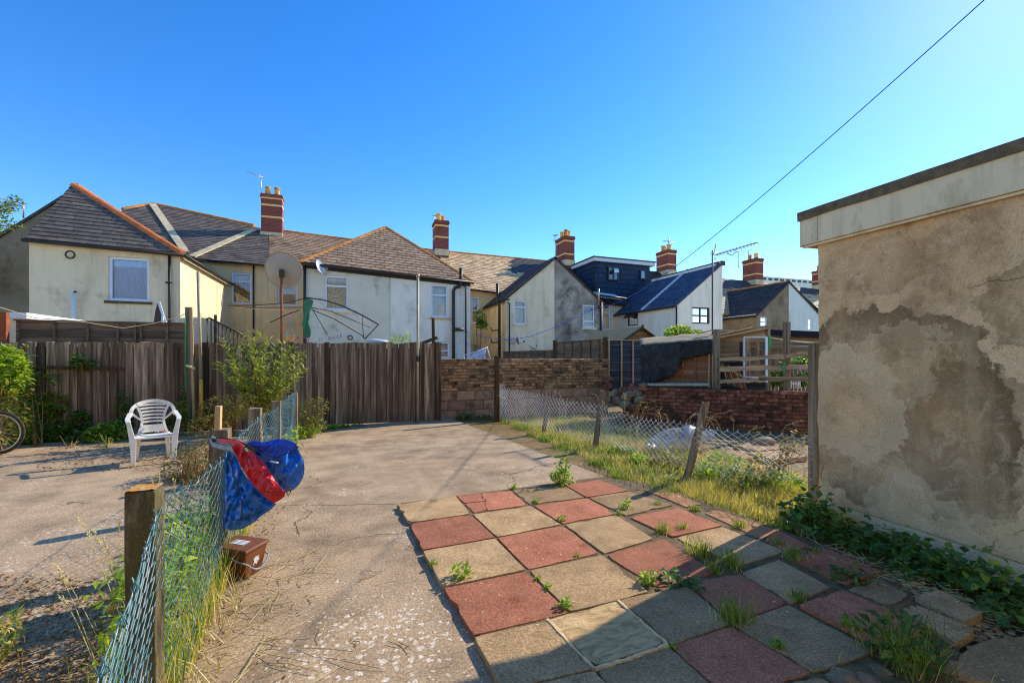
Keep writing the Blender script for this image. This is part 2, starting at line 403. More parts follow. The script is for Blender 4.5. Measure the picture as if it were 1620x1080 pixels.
# ---------------------------------------------------------------- the palette
def concrete_extra(x, col):
    p = x['pos']; N, L = x['N'], x['L']
    # broad staining, white lichen blotches, thin cracks, aggregate
    col = x['mix'](x['ramp'](x['noise'](.55, 5), [(.42, 0.0), (.62, .6)]), col, (.4, .335, .265))
    col = x['mix'](x['ramp'](x['noise'](1.7, 9, rgh=.75), [(.5, 0.0), (.7, .7)]), col, (.125, .1, .08))
    col = x['mix'](x['ramp'](x['noise'](.9, 8, rgh=.7), [(.55, 0.0), (.7, .6)]), col, (.36, .26, .19))
    zone = x['ramp'](x['noise'](.75, 3), [(.5, 0.0), (.62, 1.0)])
    # lichen grows thickest on the damp strip beside the fence and patio
    sp = N.new('ShaderNodeVectorMath'); sp.operation = 'DISTANCE'; L.new(p, sp.inputs[0]); g = G(590, 1020); sp.inputs[1].default_value = (g.x, g.y, 0)
    near = x['ramp'](sp.outputs['Value'], [(.25, 1.0), (.75, 0.0)])
    zone = x['math']('MAXIMUM', x['math']('MULTIPLY', zone, .8), near)
    wob = N.new('ShaderNodeTexNoise'); wob.inputs['Scale'].default_value = 30; L.new(p, wob.inputs['Vector'])
    ad = N.new('ShaderNodeVectorMath'); ad.operation = 'MULTIPLY_ADD'; L.new(wob.outputs['Color'], ad.inputs[0]); ad.inputs[1].default_value = (.05, .05, .05); L.new(p, ad.inputs[2])
    blot = x['math']('SUBTRACT', x['vor'](24, vec=ad.outputs[0]), x['math']('MULTIPLY', zone, .3))
    blot = x['ramp'](blot, [(.02, 1.0), (.09, 0.0)])
    col = x['mix'](x['math']('MULTIPLY', x['math']('MULTIPLY', blot, .95), x['ramp'](x['noise'](45, 3), [(.35, .15), (.5, 1.0)])), col, (.52, .53, .55))
    one = x['ramp'](x['vor'](4.3, vec=ad.outputs[0]), [(.045, .9), (.075, 0.0)])
    col = x['mix'](one, col, (.5, .46, .4))
    wn_ = N.new('ShaderNodeTexNoise'); wn_.inputs['Scale'].default_value = 2.2; wn_.inputs['Detail'].default_value = 5; L.new(p, wn_.inputs['Vector'])
    a2 = N.new('ShaderNodeVectorMath'); a2.operation = 'MULTIPLY_ADD'; L.new(wn_.outputs['Color'], a2.inputs[0]); a2.inputs[1].default_value = (.55, .55, 0); L.new(p, a2.inputs[2])
    ck = x['math']('MULTIPLY', x['ramp'](x['vor'](.42, 'DISTANCE_TO_EDGE', vec=a2.outputs[0]), [(.001, 1.0), (.004, 0.0)]), x['ramp'](x['noise'](.8, 2), [(.44, 0.0), (.54, .8)]))
    wob2 = N.new('ShaderNodeTexNoise'); wob2.inputs['Scale'].default_value = 5; wob2.inputs['Detail'].default_value = 5; L.new(p, wob2.inputs['Vector'])
    for (xa, ya), (xb, yb), wd in (((628, 797), (436, 799), .006), ((1010, 745), (560, 742), .004), ((640, 712), (300, 790), .004), ((880, 690), (500, 706), .004), ((440, 770), (480, 700), .003)):
        a_, b_ = G(xa, ya), G(xb, yb); e = (b_ - a_); Lg = e.length; e /= Lg; nn = Vector((-e.y, e.x, 0))
        rel = N.new('ShaderNodeVectorMath'); rel.operation = 'SUBTRACT'; L.new(p, rel.inputs[0]); rel.inputs[1].default_value = a_
        def dotv(v):
            q = N.new('ShaderNodeVectorMath'); q.operation = 'DOT_PRODUCT'; L.new(rel.outputs[0], q.inputs[0]); q.inputs[1].default_value = v; return q.outputs['Value']
        off = x['math']('ABSOLUTE', x['math']('ADD', dotv(nn), x['math']('MULTIPLY', x['math']('SUBTRACT', wob2.outputs['Fac'], .5), .1)))
        al = dotv(e); inside = x['math']('MULTIPLY', x['math']('GREATER_THAN', al, 0.0), x['math']('LESS_THAN', al, Lg))
        ck = x['math']('MAXIMUM', ck, x['math']('MULTIPLY', x['ramp'](off, [(wd * .4, .95), (wd, 0.0)]), inside))
    col = x['mix'](ck, col, (.035, .027, .02))
    ag = x['ramp'](x['noise'](62, 5, rgh=.9), [(.34, .38), (.46, .9), (.56, 1.2), (.68, 1.85)])
    col = x['mix'](1.0, col, ag, 'MULTIPLY')
    pit = x['ramp'](x['noise'](70, 3), [(.3, .4), (.42, 1.0)])
    col = x['mix'](1.0, col, pit, 'MULTIPLY')
    return col, x['math']('SUBTRACT', x['math']('MULTIPLY', x['noise'](130, 3, rgh=.8), .5), ck)
M('concrete', [(.3, (.17, .138, .108)), (.5, (.27, .222, .172)), (.7, (.36, .3, .238))], scale=3, detail=9, bump=.5, bscale=60, fine=.2, fscale=220, gain=(1.57, 1.25, .86), extra=concrete_extra, rough=.92, spec=.2)

def render_extra(x, col):
    """garage render: an arched damp patch, run-off streaks and map cracking"""
    N, L = x['N'], x['L']; p = x['pos']
    nz = N.new('ShaderNodeTexNoise'); nz.inputs['Scale'].default_value = 1.9; nz.inputs['Detail'].default_value = 9; nz.inputs['Roughness'].default_value = .68; L.new(p, nz.inputs['Vector'])
    ad = N.new('ShaderNodeVectorMath'); ad.operation = 'MULTIPLY_ADD'; L.new(nz.outputs['Color'], ad.inputs[0]); ad.inputs[1].default_value = (.8, .8, .8); L.new(p, ad.inputs[2])
    def patch(px, py, r, w, amt, colr, colin):
        q = GW(px, py) + Vector((.4, .4, .4))
        d = N.new('ShaderNodeVectorMath'); d.operation = 'DISTANCE'; L.new(ad.outputs[0], d.inputs[0]); d.inputs[1].default_value = q
        return x['mix'](x['ramp'](d.outputs['Value'], [(r - w, 0.0), (r - w * .4, amt * .6), (r, amt), (r + .014, 0.0)]), colin, colr)
    col = patch(1395, 655, .86, .46, .92, (.125, .097, .064), col)
    col = patch(1550, 690, .50, .46, .6, (.125, .092, .06), col)
    col = patch(1480, 745, .42, .4, .45, (.13, .098, .064), col)
    col = patch(1640, 480, .28, .26, .5, (.11, .082, .05), col)
    col = patch(1400, 420, .25, .24, .35, (.16, .105, .055), col)
    
    col = patch(1440, 800, .20, .18, .7, (.5, .45, .36), col)
    col = patch(1330, 590, .22, .2, .6, (.42, .37, .28), col)
    st_ = N.new('ShaderNodeMapping'); st_.inputs['Scale'].default_value = (5, 5, .55); L.new(p, st_.inputs['Vector'])
    col = x['mix'](x['ramp'](x['noise'](1.3, 6, vec=st_.outputs[0]), [(.5, 0.0), (.75, .55)]), col, (.5, .42, .30))
    col = x['mix'](x['ramp'](x['noise'](2.6, 9, rgh=.75), [(.5, 0.0), (.64, .6)]), col, (.17, .125, .08))
    col = x['mix'](x['ramp'](x['noise'](5.5, 9, rgh=.75, di=.8), [(.52, 0.0), (.66, .6)]), col, (.5, .44, .34))
    col = x['mix'](x['ramp'](x['noise'](1.1, 6), [(.48, 0.0), (.62, .45)]), col, (.3, .19, .09))
    sz = N.new('ShaderNodeSeparateXYZ'); L.new(p, sz.inputs[0])
    lowm = x['math']('MULTIPLY', x['ramp'](sz.outputs[2], [(.1, 1.0), (.75, 0.0)]), x['ramp'](x['noise'](2.2, 6), [(.4, 0.0), (.6, .8)]))
    col = x['mix'](lowm, col, (.5, .42, .29))
    wn_ = N.new('ShaderNodeTexNoise'); wn_.inputs['Scale'].default_value = 3.0; wn_.inputs['Detail'].default_value = 6; L.new(p, wn_.inputs['Vector'])
    a2 = N.new('ShaderNodeVectorMath'); a2.operation = 'MULTIPLY_ADD'; L.new(wn_.outputs['Color'], a2.inputs[0]); a2.inputs[1].default_value = (.4, .4, .4); L.new(p, a2.inputs[2])
    ck = x['math']('MULTIPLY', x['ramp'](x['vor'](1.3, 'DISTANCE_TO_EDGE', vec=a2.outputs[0]), [(.0015, 1.0), (.006, 0.0)]), x['ramp'](x['noise'](1.4, 2), [(.5, 0.0), (.6, .55)]))
    col = x['mix'](ck, col, (.06, .045, .03))
    col = x['mix'](x['ramp'](x['noise'](38, 4), [(.6, 0.0), (.72, .5)]), col, (.13, .1, .065))
    col = patch(1345, 640, .5, .36, .8, (.46, .41, .32), col)
    col = patch(1425, 570, .3, .22, .45, (.46, .41, .32), col)
    col = patch(1450, 830, .4, .3, .6, (.46, .4, .31), col)
    chip = x['ramp'](x['vor'](5.0, vec=ad.outputs[0]), [(.03, .9), (.045, 0.0)])
    col = x['mix'](chip, col, (.62, .57, .48))
    return col, x['math']('MULTIPLY', ck, -1.2)
gA, gB = G(1296, 808), G(1622, 921)
gdir = (gB - gA).normalized(); gn = Vector((gdir.y, -gdir.x, 0))
if gn.x > 0: gn = -gn
def GW(px, py, off=0.0): return PL(px, py, gA + gn * off, gn)
M('garage_render', [(.3, (.31, .23, .15)), (.5, (.47, .375, .26)), (.7, (.56, .475, .36))], scale=1.5, detail=10, bump=.55, bscale=45, fine=.22, gain=(1.68, 1.32, .9), extra=render_extra, rough=.93, spec=.15, dist=.6)

def slab_extra(x, col):
    ag = x['ramp'](x['noise'](75, 5, rgh=.92), [(.34, .35), (.46, .9), (.56, 1.25), (.68, 2.0)]); col = x['mix'](1.0, col, ag, 'MULTIPLY')
    col = x['mix'](x['ramp'](x['vor'](60), [(.13, .7), (.2, 0.0)]), col, (.46, .4, .31))
    col = x['mix'](x['ramp'](x['noise'](2.2, 8, rgh=.75), [(.5, 0.0), (.72, .6)]), col, (.17, .125, .085))
    sp = x['math']('MULTIPLY', x['ramp'](x['vor'](11), [(.07, 1.0), (.1, 0.0)]), x['ramp'](x['noise'](3.0, 2), [(.5, 0.0), (.58, .8)]))
    return x['mix'](sp, col, (.55, .52, .46)), x['math']('MULTIPLY', x['noise'](210, 2, rgh=.8), .4)
slabfine = dict(gain=(1.7, 1.25, .76), rough=.92, bump=.4, bscale=120, fine=.2, fscale=330, rand=.2, spec=.15, extra=slab_extra)
M('slab_grey', [(.3, (.2, .165, .12)), (.7, (.335, .28, .205))], scale=4, stain=((.16, .125, .08), 6, .55, .75), speck=((.55, .52, .46), 22, .16, .6), **slabfine)
M('slab_red', [(.3, (.22, .102, .082)), (.7, (.33, .16, .13))], scale=4, stain=((.19, .07, .05), 7, .55, .75), speck=((.5, .42, .36), 20, .17, .6), **slabfine)
M('slab_pink', [(.3, (.27, .17, .12)), (.7, (.36, .24, .17))], scale=4, **slabfine)
M('sandstone', gain=(1.6, 1.2, .68), stain=((.25, .19, .12), 5, .5, .68), stops=[(.36, (.26, .21, .14)), (.5, (.4, .335, .24)), (.64, (.46, .39, .29))], scale=6, stretch=(1, 2.4, 1), dist=1.6, rough=.85, bump=1.0, bscale=11, fine=.2, fscale=200)
M('mortar', [(.3, (.36, .33, .28)), (.7, (.56, .53, .48))], scale=12, bump=.6, bscale=60)
M('bed', [(.3, (.05, .04, .028)), (.7, (.15, .12, .08))], scale=14, bump=.6, bscale=60)
M('soil', [(.3, (.11, .08, .045)), (.7, (.25, .19, .11))], scale=8, bump=.6, bscale=50, stain=((.12, .12, .04), 1.2, .45, .65))
M('far_ground', [(.3, (.24, .25, .27)), (.7, (.33, .34, .36))], scale=1.2, bump=.2, bscale=20)  # unseen gardens made pale to bounce sun onto the shaded house fronts
M('gravel', [(.3, (.13, .095, .07)), (.7, (.3, .24, .19))], scale=30, rough=.9, bump=.3, island=.5)

wood = dict(stretch=(26, 26, 1.3), detail=7, bump=.45, rough=.88, spec=.2)
M('fence_board', [(.3, (.07, .053, .04)), (.5, (.22, .175, .135)), (.68, (.42, .345, .275))], scale=1.0, rand=.42, fine=.25, bscale=14, gain=(1.55, 1.22, .84), stain=((.07, .052, .04), .18, .45, .62), speck=((.03, .02, .014), 4.5, .12, .45), **wood)
M('panel_wood', gain=(1.25, 1.12, 1.0), stops=[(.3, (.07, .05, .032)), (.5, (.155, .112, .07)), (.72, (.25, .19, .125))], scale=1.0, rand=.25, stretch=(1.3, 1.3, 26), detail=7, bump=.4, rough=.88)
M('dark_panel', [(.3, (.025, .023, .024)), (.5, (.06, .055, .058)), (.72, (.11, .105, .115))], scale=1.0, rand=.3, stretch=(1.3, 1.3, 26), detail=7, bump=.4, rough=.7, stain=((.16, .16, .19), 1.0, .55, .7), gain=None)
M('red_panel', [(.3, (.12, .062, .045)), (.7, (.27, .16, .12))], scale=1.0, rand=.2, stretch=(1.3, 1.3, 22), bump=.4)
M('post_wood', gain=(1.2, 1.1, 1.0), stops=[(.3, (.085, .062, .035)), (.5, (.2, .155, .095)), (.7, (.34, .27, .175))], scale=1.0, rand=.2, fine=.2, bscale=14, **wood)
M('mossy_post', [(.3, (.028, .022, .012)), (.48, (.11, .088, .046)), (.68, (.25, .21, .135))], scale=6, gain=(1.2, 1.1, .95), stretch=(3.2, 3.2, .9), detail=9, bump=.8, bscale=35, fine=.3, stain=((.10, .085, .03), 2.5, .45, .62), rough=.95)
M('lichen', [(.35, (.2, .15, .06)), (.5, (.42, .2, .03)), (.65, (.3, .27, .2))], scale=22, bump=.7, bscale=60)
M('dark_post', [(.3, (.03, .022, .016)), (.7, (.1, .072, .05))], scale=1.0, **wood)
M('pale_timber', [(.3, (.3, .24, .18)), (.7, (.5, .42, .32))], scale=1.0, **wood)
M('cladding', [(.3, (.12, .1, .09)), (.5, (.23, .2, .185)), (.7, (.34, .3, .28))], scale=1.0, rand=.25, stretch=(1.3, 1.3, 24), bump=.4)
M('shed_wood', [(.3, (.16, .11, .075)), (.7, (.3, .22, .16))], scale=1.0, rand=.2, stretch=(1.3, 1.3, 24), bump=.3)
M('shed_felt', [(.3, (.13, .115, .085)), (.7, (.22, .2, .155))], scale=8, bump=.3)

M('old_brick', gain=(1.65, 1.15, .76), stops=[(.3, (.17, .115, .07)), (.5, (.3, .215, .135)), (.7, (.42, .33, .22))], scale=9, rand=.4, bump=.6, bscale=50, stain=((.05, .038, .025), 2.2, .5, .64), rough=.95)
M('block', gain=(1.65, 1.13, .78), stops=[(.3, (.22, .16, .12)), (.7, (.36, .27, .2))], scale=7, rand=.2, bump=.5, bscale=70, stain=((.08, .06, .04), 2.2, .55, .7), rough=.95)
M('wall_mortar', [(.3, (.1, .077, .05)), (.7, (.25, .2, .135))], scale=10, bump=.4)
M('red_brick', gain=(1.3, 1.1, .85), stops=[(.3, (.09, .036, .026)), (.5, (.2, .075, .05)), (.7, (.3, .15, .11))], scale=8, rand=.4, bump=.6, bscale=50, stain=((.04, .028, .02), 2.6, .5, .62), rough=.95)
M('dark_mortar', [(.3, (.05, .035, .025)), (.7, (.13, .09, .065))], scale=10, bump=.4)
M('rubble', [(.3, (.09, .075, .065)), (.7, (.26, .23, .205))], scale=5, rand=.35, bump=.6, bscale=30, stain=((.08, .05, .04), 3, .5, .65))

def streaks(x, col):
    N, L = x['N'], x['L']; m = N.new('ShaderNodeMapping'); m.inputs['Scale'].default_value = (3.2, 3.2, .22); L.new(x['pos'], m.inputs['Vector'])
    col = x['mix'](x['ramp'](x['noise'](1.6, 7, vec=m.outputs[0], rgh=.7), [(.52, 0.0), (.72, .5)]), col, (.3, .26, .2))
    sz = N.new('ShaderNodeSeparateXYZ'); L.new(x['pos'], sz.inputs[0])
    low = x['math']('MULTIPLY', x['ramp'](x['noise'](1.2, 7, rgh=.7), [(.45, 0.0), (.65, .55)]), x['ramp'](x['math']('MULTIPLY', sz.outputs[2], .2), [(.3, 1.0), (.75, .15)]))
    return x['mix'](low, col, (.34, .31, .26)), None
rend = dict(extra=streaks, bump=.35, bscale=30, fine=.1, fscale=40, rough=.92, spec=.15, detail=8, gain=(1.36, 1.18, .88))
M('cream_render', [(.3, (.54, .5, .42)), (.5, (.63, .59, .5)), (.7, (.67, .635, .555))], scale=.9, stain=((.36, .33, .27), 1.4, .56, .74), **rend)
M('cream_bright', [(.3, (.6, .54, .42)), (.7, (.66, .6, .5))], scale=.9, **rend)
M('yellow_render', [(.3, (.6, .5, .31)), (.7, (.68, .585, .39))], scale=.9, stain=((.45, .33, .17), 1.1, .55, .75), **rend)
M('roughcast', gain=(1.36, 1.16, .86), stops=[(.3, (.48, .5, .5)), (.7, (.6, .62, .63))], scale=.8, stain=((.28, .25, .2), 1.9, .55, .75), bump=.6, bscale=55, fine=.2, fscale=60, rough=.95, spec=.1)
M('white_render', [(.3, (.6, .62, .66)), (.7, (.7, .72, .77))], scale=.8, stain=((.42, .42, .41), 1.2, .58, .78), **rend)
M('grey_render', gain=(1.4, 1.15, .84), stops=[(.3, (.16, .165, .17)), (.5, (.28, .29, .3)), (.7, (.42, .43, .44))], scale=1.2, stain=((.1, .095, .09), 1.6, .5, .7), bump=.4, bscale=30, fine=.2, fscale=30, rough=.95, spec=.1)
M('brown_render', [(.3, (.15, .125, .1)), (.7, (.26, .225, .185))], scale=.8, stain=((.07, .052, .036), 1.0, .5, .7), **rend)
M('bright_white', [(.3, (.72, .73, .74)), (.7, (.8, .8, .8))], scale=.8, stain=((.6, .6, .58), .9, .6, .8), **rend)
M('blue_white', [(.3, (.5, .6, .7)), (.7, (.56, .66, .76))], scale=.8, **rend)
slate = dict(gain=(1.4, 1.18, .88), rough=.7, bump=.25, bscale=25, spec=.3)
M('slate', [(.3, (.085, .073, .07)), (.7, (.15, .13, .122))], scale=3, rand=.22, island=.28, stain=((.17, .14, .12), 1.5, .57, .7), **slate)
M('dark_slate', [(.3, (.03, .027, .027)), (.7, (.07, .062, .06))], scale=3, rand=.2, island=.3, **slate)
M('blue_slate', [(.3, (.06, .068, .095)), (.7, (.1, .112, .15))], scale=3, rand=.2, island=.25, **{**slate, 'gain': None})
M('brown_tile', [(.3, (.24, .165, .115)), (.7, (.35, .25, .175))], scale=3, rand=.18, island=.22, stain=((.1, .065, .05), 1.0, .55, .75), **slate)
M('tan_tile', [(.3, (.4, .29, .175)), (.7, (.56, .43, .275))], scale=3, rand=.2, island=.3, **slate)
M('dark_patch', [(.3, (.045, .045, .055)), (.7, (.09, .09, .1))], scale=3, island=.2, **slate)
M('ridge_orange', [(.3, (.5, .13, .035)), (.7, (.72, .22, .06))], scale=4, rand=.12, bump=.2, gain=(1.1, 1.0, .9))
M('ridge_old', [(.3, (.3, .12, .04)), (.5, (.4, .19, .05)), (.7, (.2, .09, .05))], scale=4, rand=.2, bump=.3)
M('lead', [(.3, (.3, .3, .3)), (.7, (.52, .51, .49))], scale=4, bump=.3)
M('dormer_slate', [(.3, (.014, .026, .05)), (.7, (.026, .044, .078))], scale=2, rand=.15, rough=.55, bump=.1, gain=None)
M('stack_brick', gain=(1.05, .85, .8), stops=[(.3, (.2, .045, .03)), (.7, (.3, .075, .05))], scale=4, brick=((.3, .06, .042), (.2, .042, .03), (.3, .17, .12), .225, .075, .012), bump=.4, stain=((.1, .03, .022), 2, .55, .75))
M('stack_band', [(.3, (.5, .37, .2)), (.7, (.62, .48, .28))], scale=6, bump=.2)
M('pot', [(.3, (.42, .26, .1)), (.7, (.62, .43, .2))], scale=5, rand=.2, bump=.2, stain=((.2, .11, .05), 3, .5, .65))
M('upvc', [(.3, (.74, .75, .77)), (.7, (.8, .8, .8))], bump=0, rough=.4, fine=0, rand=.04, gain=None)
M('black_plastic', [(.3, (.018, .018, .02)), (.7, (.03, .03, .032))], bump=0, rough=.45, fine=0)
M('charcoal', [(.3, (.03, .032, .036)), (.7, (.04, .042, .046))], bump=0, rough=.5)
M('fascia_white', extra=streaks, stops=[(.3, (.62, .55, .42)), (.5, (.74, .67, .53)), (.7, (.78, .72, .6))], scale=1.2, stretch=(1.5, 1.5, .8), stain=((.46, .38, .2), 2.4, .55, .72), speck=((.2, .15, .07), 14, .1, .55), bump=.15, fine=.06, rough=.7, gain=(1.2, 1.06, .8))
M('trim_white', [(.3, (.72, .72, .7)), (.7, (.8, .8, .78))], scale=2, bump=.05, gain=None)
M('felt', [(.3, (.06, .058, .058)), (.7, (.13, .125, .12))], scale=14, bump=.5, bscale=90)
M('dark_room', [(.3, (.03, .032, .035)), (.7, (.05, .05, .055))], bump=0)
M('net_curtain', [(.34, (.56, .68, .78)), (.62, (.84, .89, .93))], bump=0, scale=8, stretch=(6, 6, .5), fine=.05, gain=None)  # bluish net; its light and dark streaks paint in fold shading
M('leaf_curtain', [(.44, (.10, .095, .045)), (.5, (.4, .36, .25)), (.56, (.09, .09, .04))], scale=7, stretch=(1, 1, .7), bump=0)
M('lace', [(.35, (.3, .36, .43)), (.6, (.7, .74, .78))], scale=16, bump=0)
M('blind', [(.3, (.5, .49, .46)), (.7, (.66, .63, .58))], bump=0, scale=9, stretch=(4, 4, .3))
MATS['glass'] = glassmat('window_glass', (.97, .98, 1.0))
M('chair_plastic', [(.3, (.66, .65, .62)), (.7, (.76, .75, .72))], scale=6, bump=.05, rough=.42, spec=.45, stain=((.5, .46, .38), 7, .6, .75), fine=.05, gain=(1.18, 1.08, .9))
M('galv', [(.3, (.5, .48, .45)), (.7, (.74, .71, .66))], scale=25, rough=.5, metal=.1, bump=.1, spec=.5, gain=None)
M('green_wire', [(.3, (.03, .13, .115)), (.52, (.09, .22, .2)), (.64, (.3, .33, .3))], scale=14, rough=.42, bump=.1, spec=.5, gain=None)
M('pole_grey', [(.3, (.2, .22, .23)), (.7, (.34, .35, .36))], scale=5, rough=.55, metal=.3, bump=.1)
M('pole_yellow', [(.3, (.42, .27, .04)), (.7, (.55, .38, .08))], scale=6, bump=.2)
M('rust', [(.3, (.12, .035, .02)), (.7, (.24, .09, .05))], scale=8, bump=.3)
M('dish_beige', gain=(1.4, 1.2, .95), stops=[(.3, (.29, .265, .23)), (.7, (.38, .35, .31))], scale=2, bump=.05, rough=.6, fine=.05)
M('dish_grey', [(.3, (.5, .5, .5)), (.7, (.62, .62, .62))], scale=2, bump=.05, rough=.5, fine=.05, gain=None)
M('dish_dark', [(.3, (.1, .1, .1)), (.7, (.15, .15, .15))], scale=2, bump=.05, rough=.5)
M('aerial_metal', [(.3, (.3, .3, .3)), (.7, (.45, .45, .45))], scale=5, rough=.4, metal=.7, bump=0)
M('dark_metal', [(.3, (.03, .03, .032)), (.7, (.08, .075, .07))], scale=8, rough=.5, metal=.3, bump=.1)
def weave(c1, c2):
    def ex(x, col):
        return x['mix'](x['ramp'](x['noise'](18, 4), [(.5, 0.0), (.75, .35)]), col, c2), x['math']('MULTIPLY', x['noise'](26, 6, di=1.5), 1.5)
    return ex
M('bag_blue', [(.3, (.012, .15, .55)), (.7, (.022, .2, .66))], scale=3, rough=.36, bump=.1, bscale=40, fine=.04, spec=.6, gain=None)
M('bag_inside', [(.3, (.008, .05, .45)), (.7, (.015, .09, .65))], scale=5, rough=.45, bump=.5, bscale=24, spec=.4, gain=None)
M('bag_red', [(.3, (.55, .008, .018)), (.7, (.75, .02, .035))], scale=5, rough=.42, bump=.12, bscale=30, fine=.05, spec=.45, gain=None)
M('webbing', [(.3, (.22, .23, .25)), (.7, (.45, .45, .46))], scale=40, bump=.4, bscale=150, gain=None)
M('stitch', [(.3, (.02, .02, .03)), (.7, (.04, .04, .05))], bump=0)
M('caddy_brown', [(.3, (.085, .034, .018)), (.7, (.13, .055, .03))], scale=5, rough=.5, bump=.15, bscale=120, fine=.06, stain=((.28, .16, .1), 7, .6, .8))
M('emblem_white', [(.3, (.6, .58, .55)), (.7, (.75, .73, .7))], scale=20, bump=0, gain=None)
M('tyre', [(.3, (.02, .02, .022)), (.7, (.04, .04, .042))], scale=20, bump=.3, rough=.8)
M('tarp', [(.3, (.013, .014, .013)), (.7, (.035, .037, .034))], scale=2.2, rough=.6, bump=.5, bscale=9, spec=.3, stain=((.06, .065, .055), 2.6, .5, .7), gain=None)
M('tarp_pale', [(.3, (.11, .11, .1)), (.7, (.24, .235, .22))], scale=3, bump=.4, bscale=14)
M('sheet_metal', [(.3, (.2, .2, .21)), (.7, (.36, .36, .38))], scale=6, stretch=(1, 1, 3), bump=.3)
M('black_board', [(.3, (.008, .008, .009)), (.7, (.016, .016, .017))], bump=0, rough=.6, gain=None)
M('line_blue', [(.3, (.02, .06, .5)), (.7, (.03, .09, .62))], bump=0, rough=.4, gain=None)
M('line_dark', [(.3, (.01, .018, .06)), (.7, (.014, .025, .09))], bump=0, rough=.4)
M('rope', [(.3, (.5, .46, .4)), (.7, (.66, .62, .55))], scale=60, bump=.3)
M('green_cord', [(.3, (.02, .25, .12)), (.7, (.03, .36, .18))], scale=60, bump=.1)
M('green_cloth', [(.3, (.025, .13, .10)), (.7, (.06, .24, .19))], scale=9, stretch=(3, 3, .6), bump=.6, bscale=30)
M('peg_pink', [(.3, (.75, .12, .4)), (.7, (.8, .16, .45))], bump=0, gain=None)
M('peg_cyan', [(.3, (.1, .5, .55)), (.7, (.14, .6, .62))], bump=0, gain=None)
M('basket_cloth', [(.3, (.6, .5, .33)), (.7, (.72, .64, .48))], scale=12, bump=.3)
M('laundry', [(.44, (.7, .72, .74)), (.5, (.3, .38, .5)), (.56, (.72, .73, .74))], scale=9, stretch=(1, 1, 6), bump=.4, bscale=16, gain=None)
def clear_plastic(name):
    m = bpy.data.materials.new(name); m.use_nodes = True; N = m.node_tree.nodes; L = m.node_tree.links
    b = N['Principled BSDF']; b.inputs['Base Color'].default_value = (.55, .56, .54, 1); b.inputs['Roughness'].default_value = .18; b.inputs['Specular IOR Level'].default_value = .7
    t = N.new('ShaderNodeBsdfTransparent'); n = N.new('ShaderNodeTexNoise'); n.inputs['Scale'].default_value = 9; n.inputs['Detail'].default_value = 6
    g = N.new('ShaderNodeNewGeometry'); L.new(g.outputs['Position'], n.inputs['Vector'])
    r = N.new('ShaderNodeValToRGB'); r.color_ramp.elements[0].position = .4; r.color_ramp.elements[0].color = (.25, .25, .25, 1); r.color_ramp.elements[1].position = .62; r.color_ramp.elements[1].color = (.9, .9, .9, 1)
    L.new(n.outputs['Fac'], r.inputs['Fac']); bp = N.new('ShaderNodeBump'); bp.inputs['Strength'].default_value = .8; bp.inputs['Distance'].default_value = .03
    L.new(n.outputs['Fac'], bp.inputs['Height']); L.new(bp.outputs[0], b.inputs['Normal'])
    x = N.new('ShaderNodeMixShader'); L.new(r.outputs['Color'], x.inputs[0]); L.new(t.outputs[0], x.inputs[1]); L.new(b.outputs[0], x.inputs[2]); L.new(x.outputs[0], N['Material Output'].inputs['Surface'])
    MATS[name] = m
clear_plastic('clear_plastic')

leafmat('leaf_bright', (.12, .2, .02), (.27, .36, .035), (.5, .5, .07), transl=.42)
leafmat('leaf_dark', (.035, .08, .014), (.08, .155, .028), (.17, .27, .05), rough=.45)
leafmat('leaf_buddleia', (.13, .17, .035), (.28, .31, .06), (.5, .46, .12))
leafmat('leaf_dry', (.10, .055, .02), (.19, .12, .045), (.17, .16, .05), rough=.8)
leafmat('leaf_autumn', (.1, .14, .02), (.3, .24, .03), (.38, .16, .03))
leafmat('leaf_mixed', (.045, .09, .015), (.11, .17, .03), (.3, .25, .05))
leafmat('grass_green', (.08, .14, .02), (.18, .25, .03), (.4, .38, .07))
leafmat('grass_yellow', (.38, .26, .06), (.62, .45, .14), (.76, .58, .26), rough=.7, transl=.4)
leafmat('straw', (.42, .3, .12), (.55, .42, .2), (.65, .52, .28), rough=.8, transl=.15)
leafmat('dead_leaf', (.16, .07, .03), (.26, .14, .06), (.36, .24, .12), rough=.9, transl=.1)
leafmat('flower_purple', (.16, .06, .22), (.25, .1, .35), (.3, .15, .38), rough=.8)
leafmat('flower_rust', (.16, .07, .03), (.25, .13, .04), (.32, .19, .06), rough=.8)
M('stem', [(.3, (.1, .07, .03)), (.7, (.22, .16, .07))], scale=12, bump=.2)
M('stem_green', [(.3, (.1, .13, .03)), (.7, (.18, .22, .06))], scale=12, bump=.1)

# ---------------------------------------------------------------- the ground
b = MB(); b.quad((-500, -60, -.09), (500, -60, -.09), (500, 900, -.09), (-500, 900, -.09)); tag(obj('ground', b, 'far_ground', org=(0, 0, 0)), kind='structure')
def sheet(name, mat, poly, z, step, amp, sc=1.0):
    """a gently uneven sheet inside a convex plan outline"""
    xs = [p[0] for p in poly]; ys = [p[1] for p in poly]
    if area2(poly) < 0: poly = poly[::-1]
    mb = MB(); x = min(xs)
    while x < max(xs):
        y = min(ys)
        while y < max(ys):
            c = clip([(x, y), (x + step, y), (x + step, y + step), (x, y + step)], poly)
            if len(c) > 2: mb.add([(p[0], p[1], z + amp * mnoise.noise(Vector((p[0] * sc, p[1] * sc, z * 9)))) for p in c], [tuple(range(len(c)))])
            y += step
        x += step
    bm = bmesh.new(); me = bpy.data.meshes.new(name); me.from_pydata(mb.v, [], mb.f); bm.from_mesh(me); bmesh.ops.remove_doubles(bm, verts=bm.verts, dist=.0005); bm.to_mesh(me); bm.free()
    me.materials.append(MATS[mat]); me.polygons.foreach_set('use_smooth', [True] * len(me.polygons))
    o = bpy.data.objects.new(name, me); C.objects.link(o); return tag(o, kind='structure')
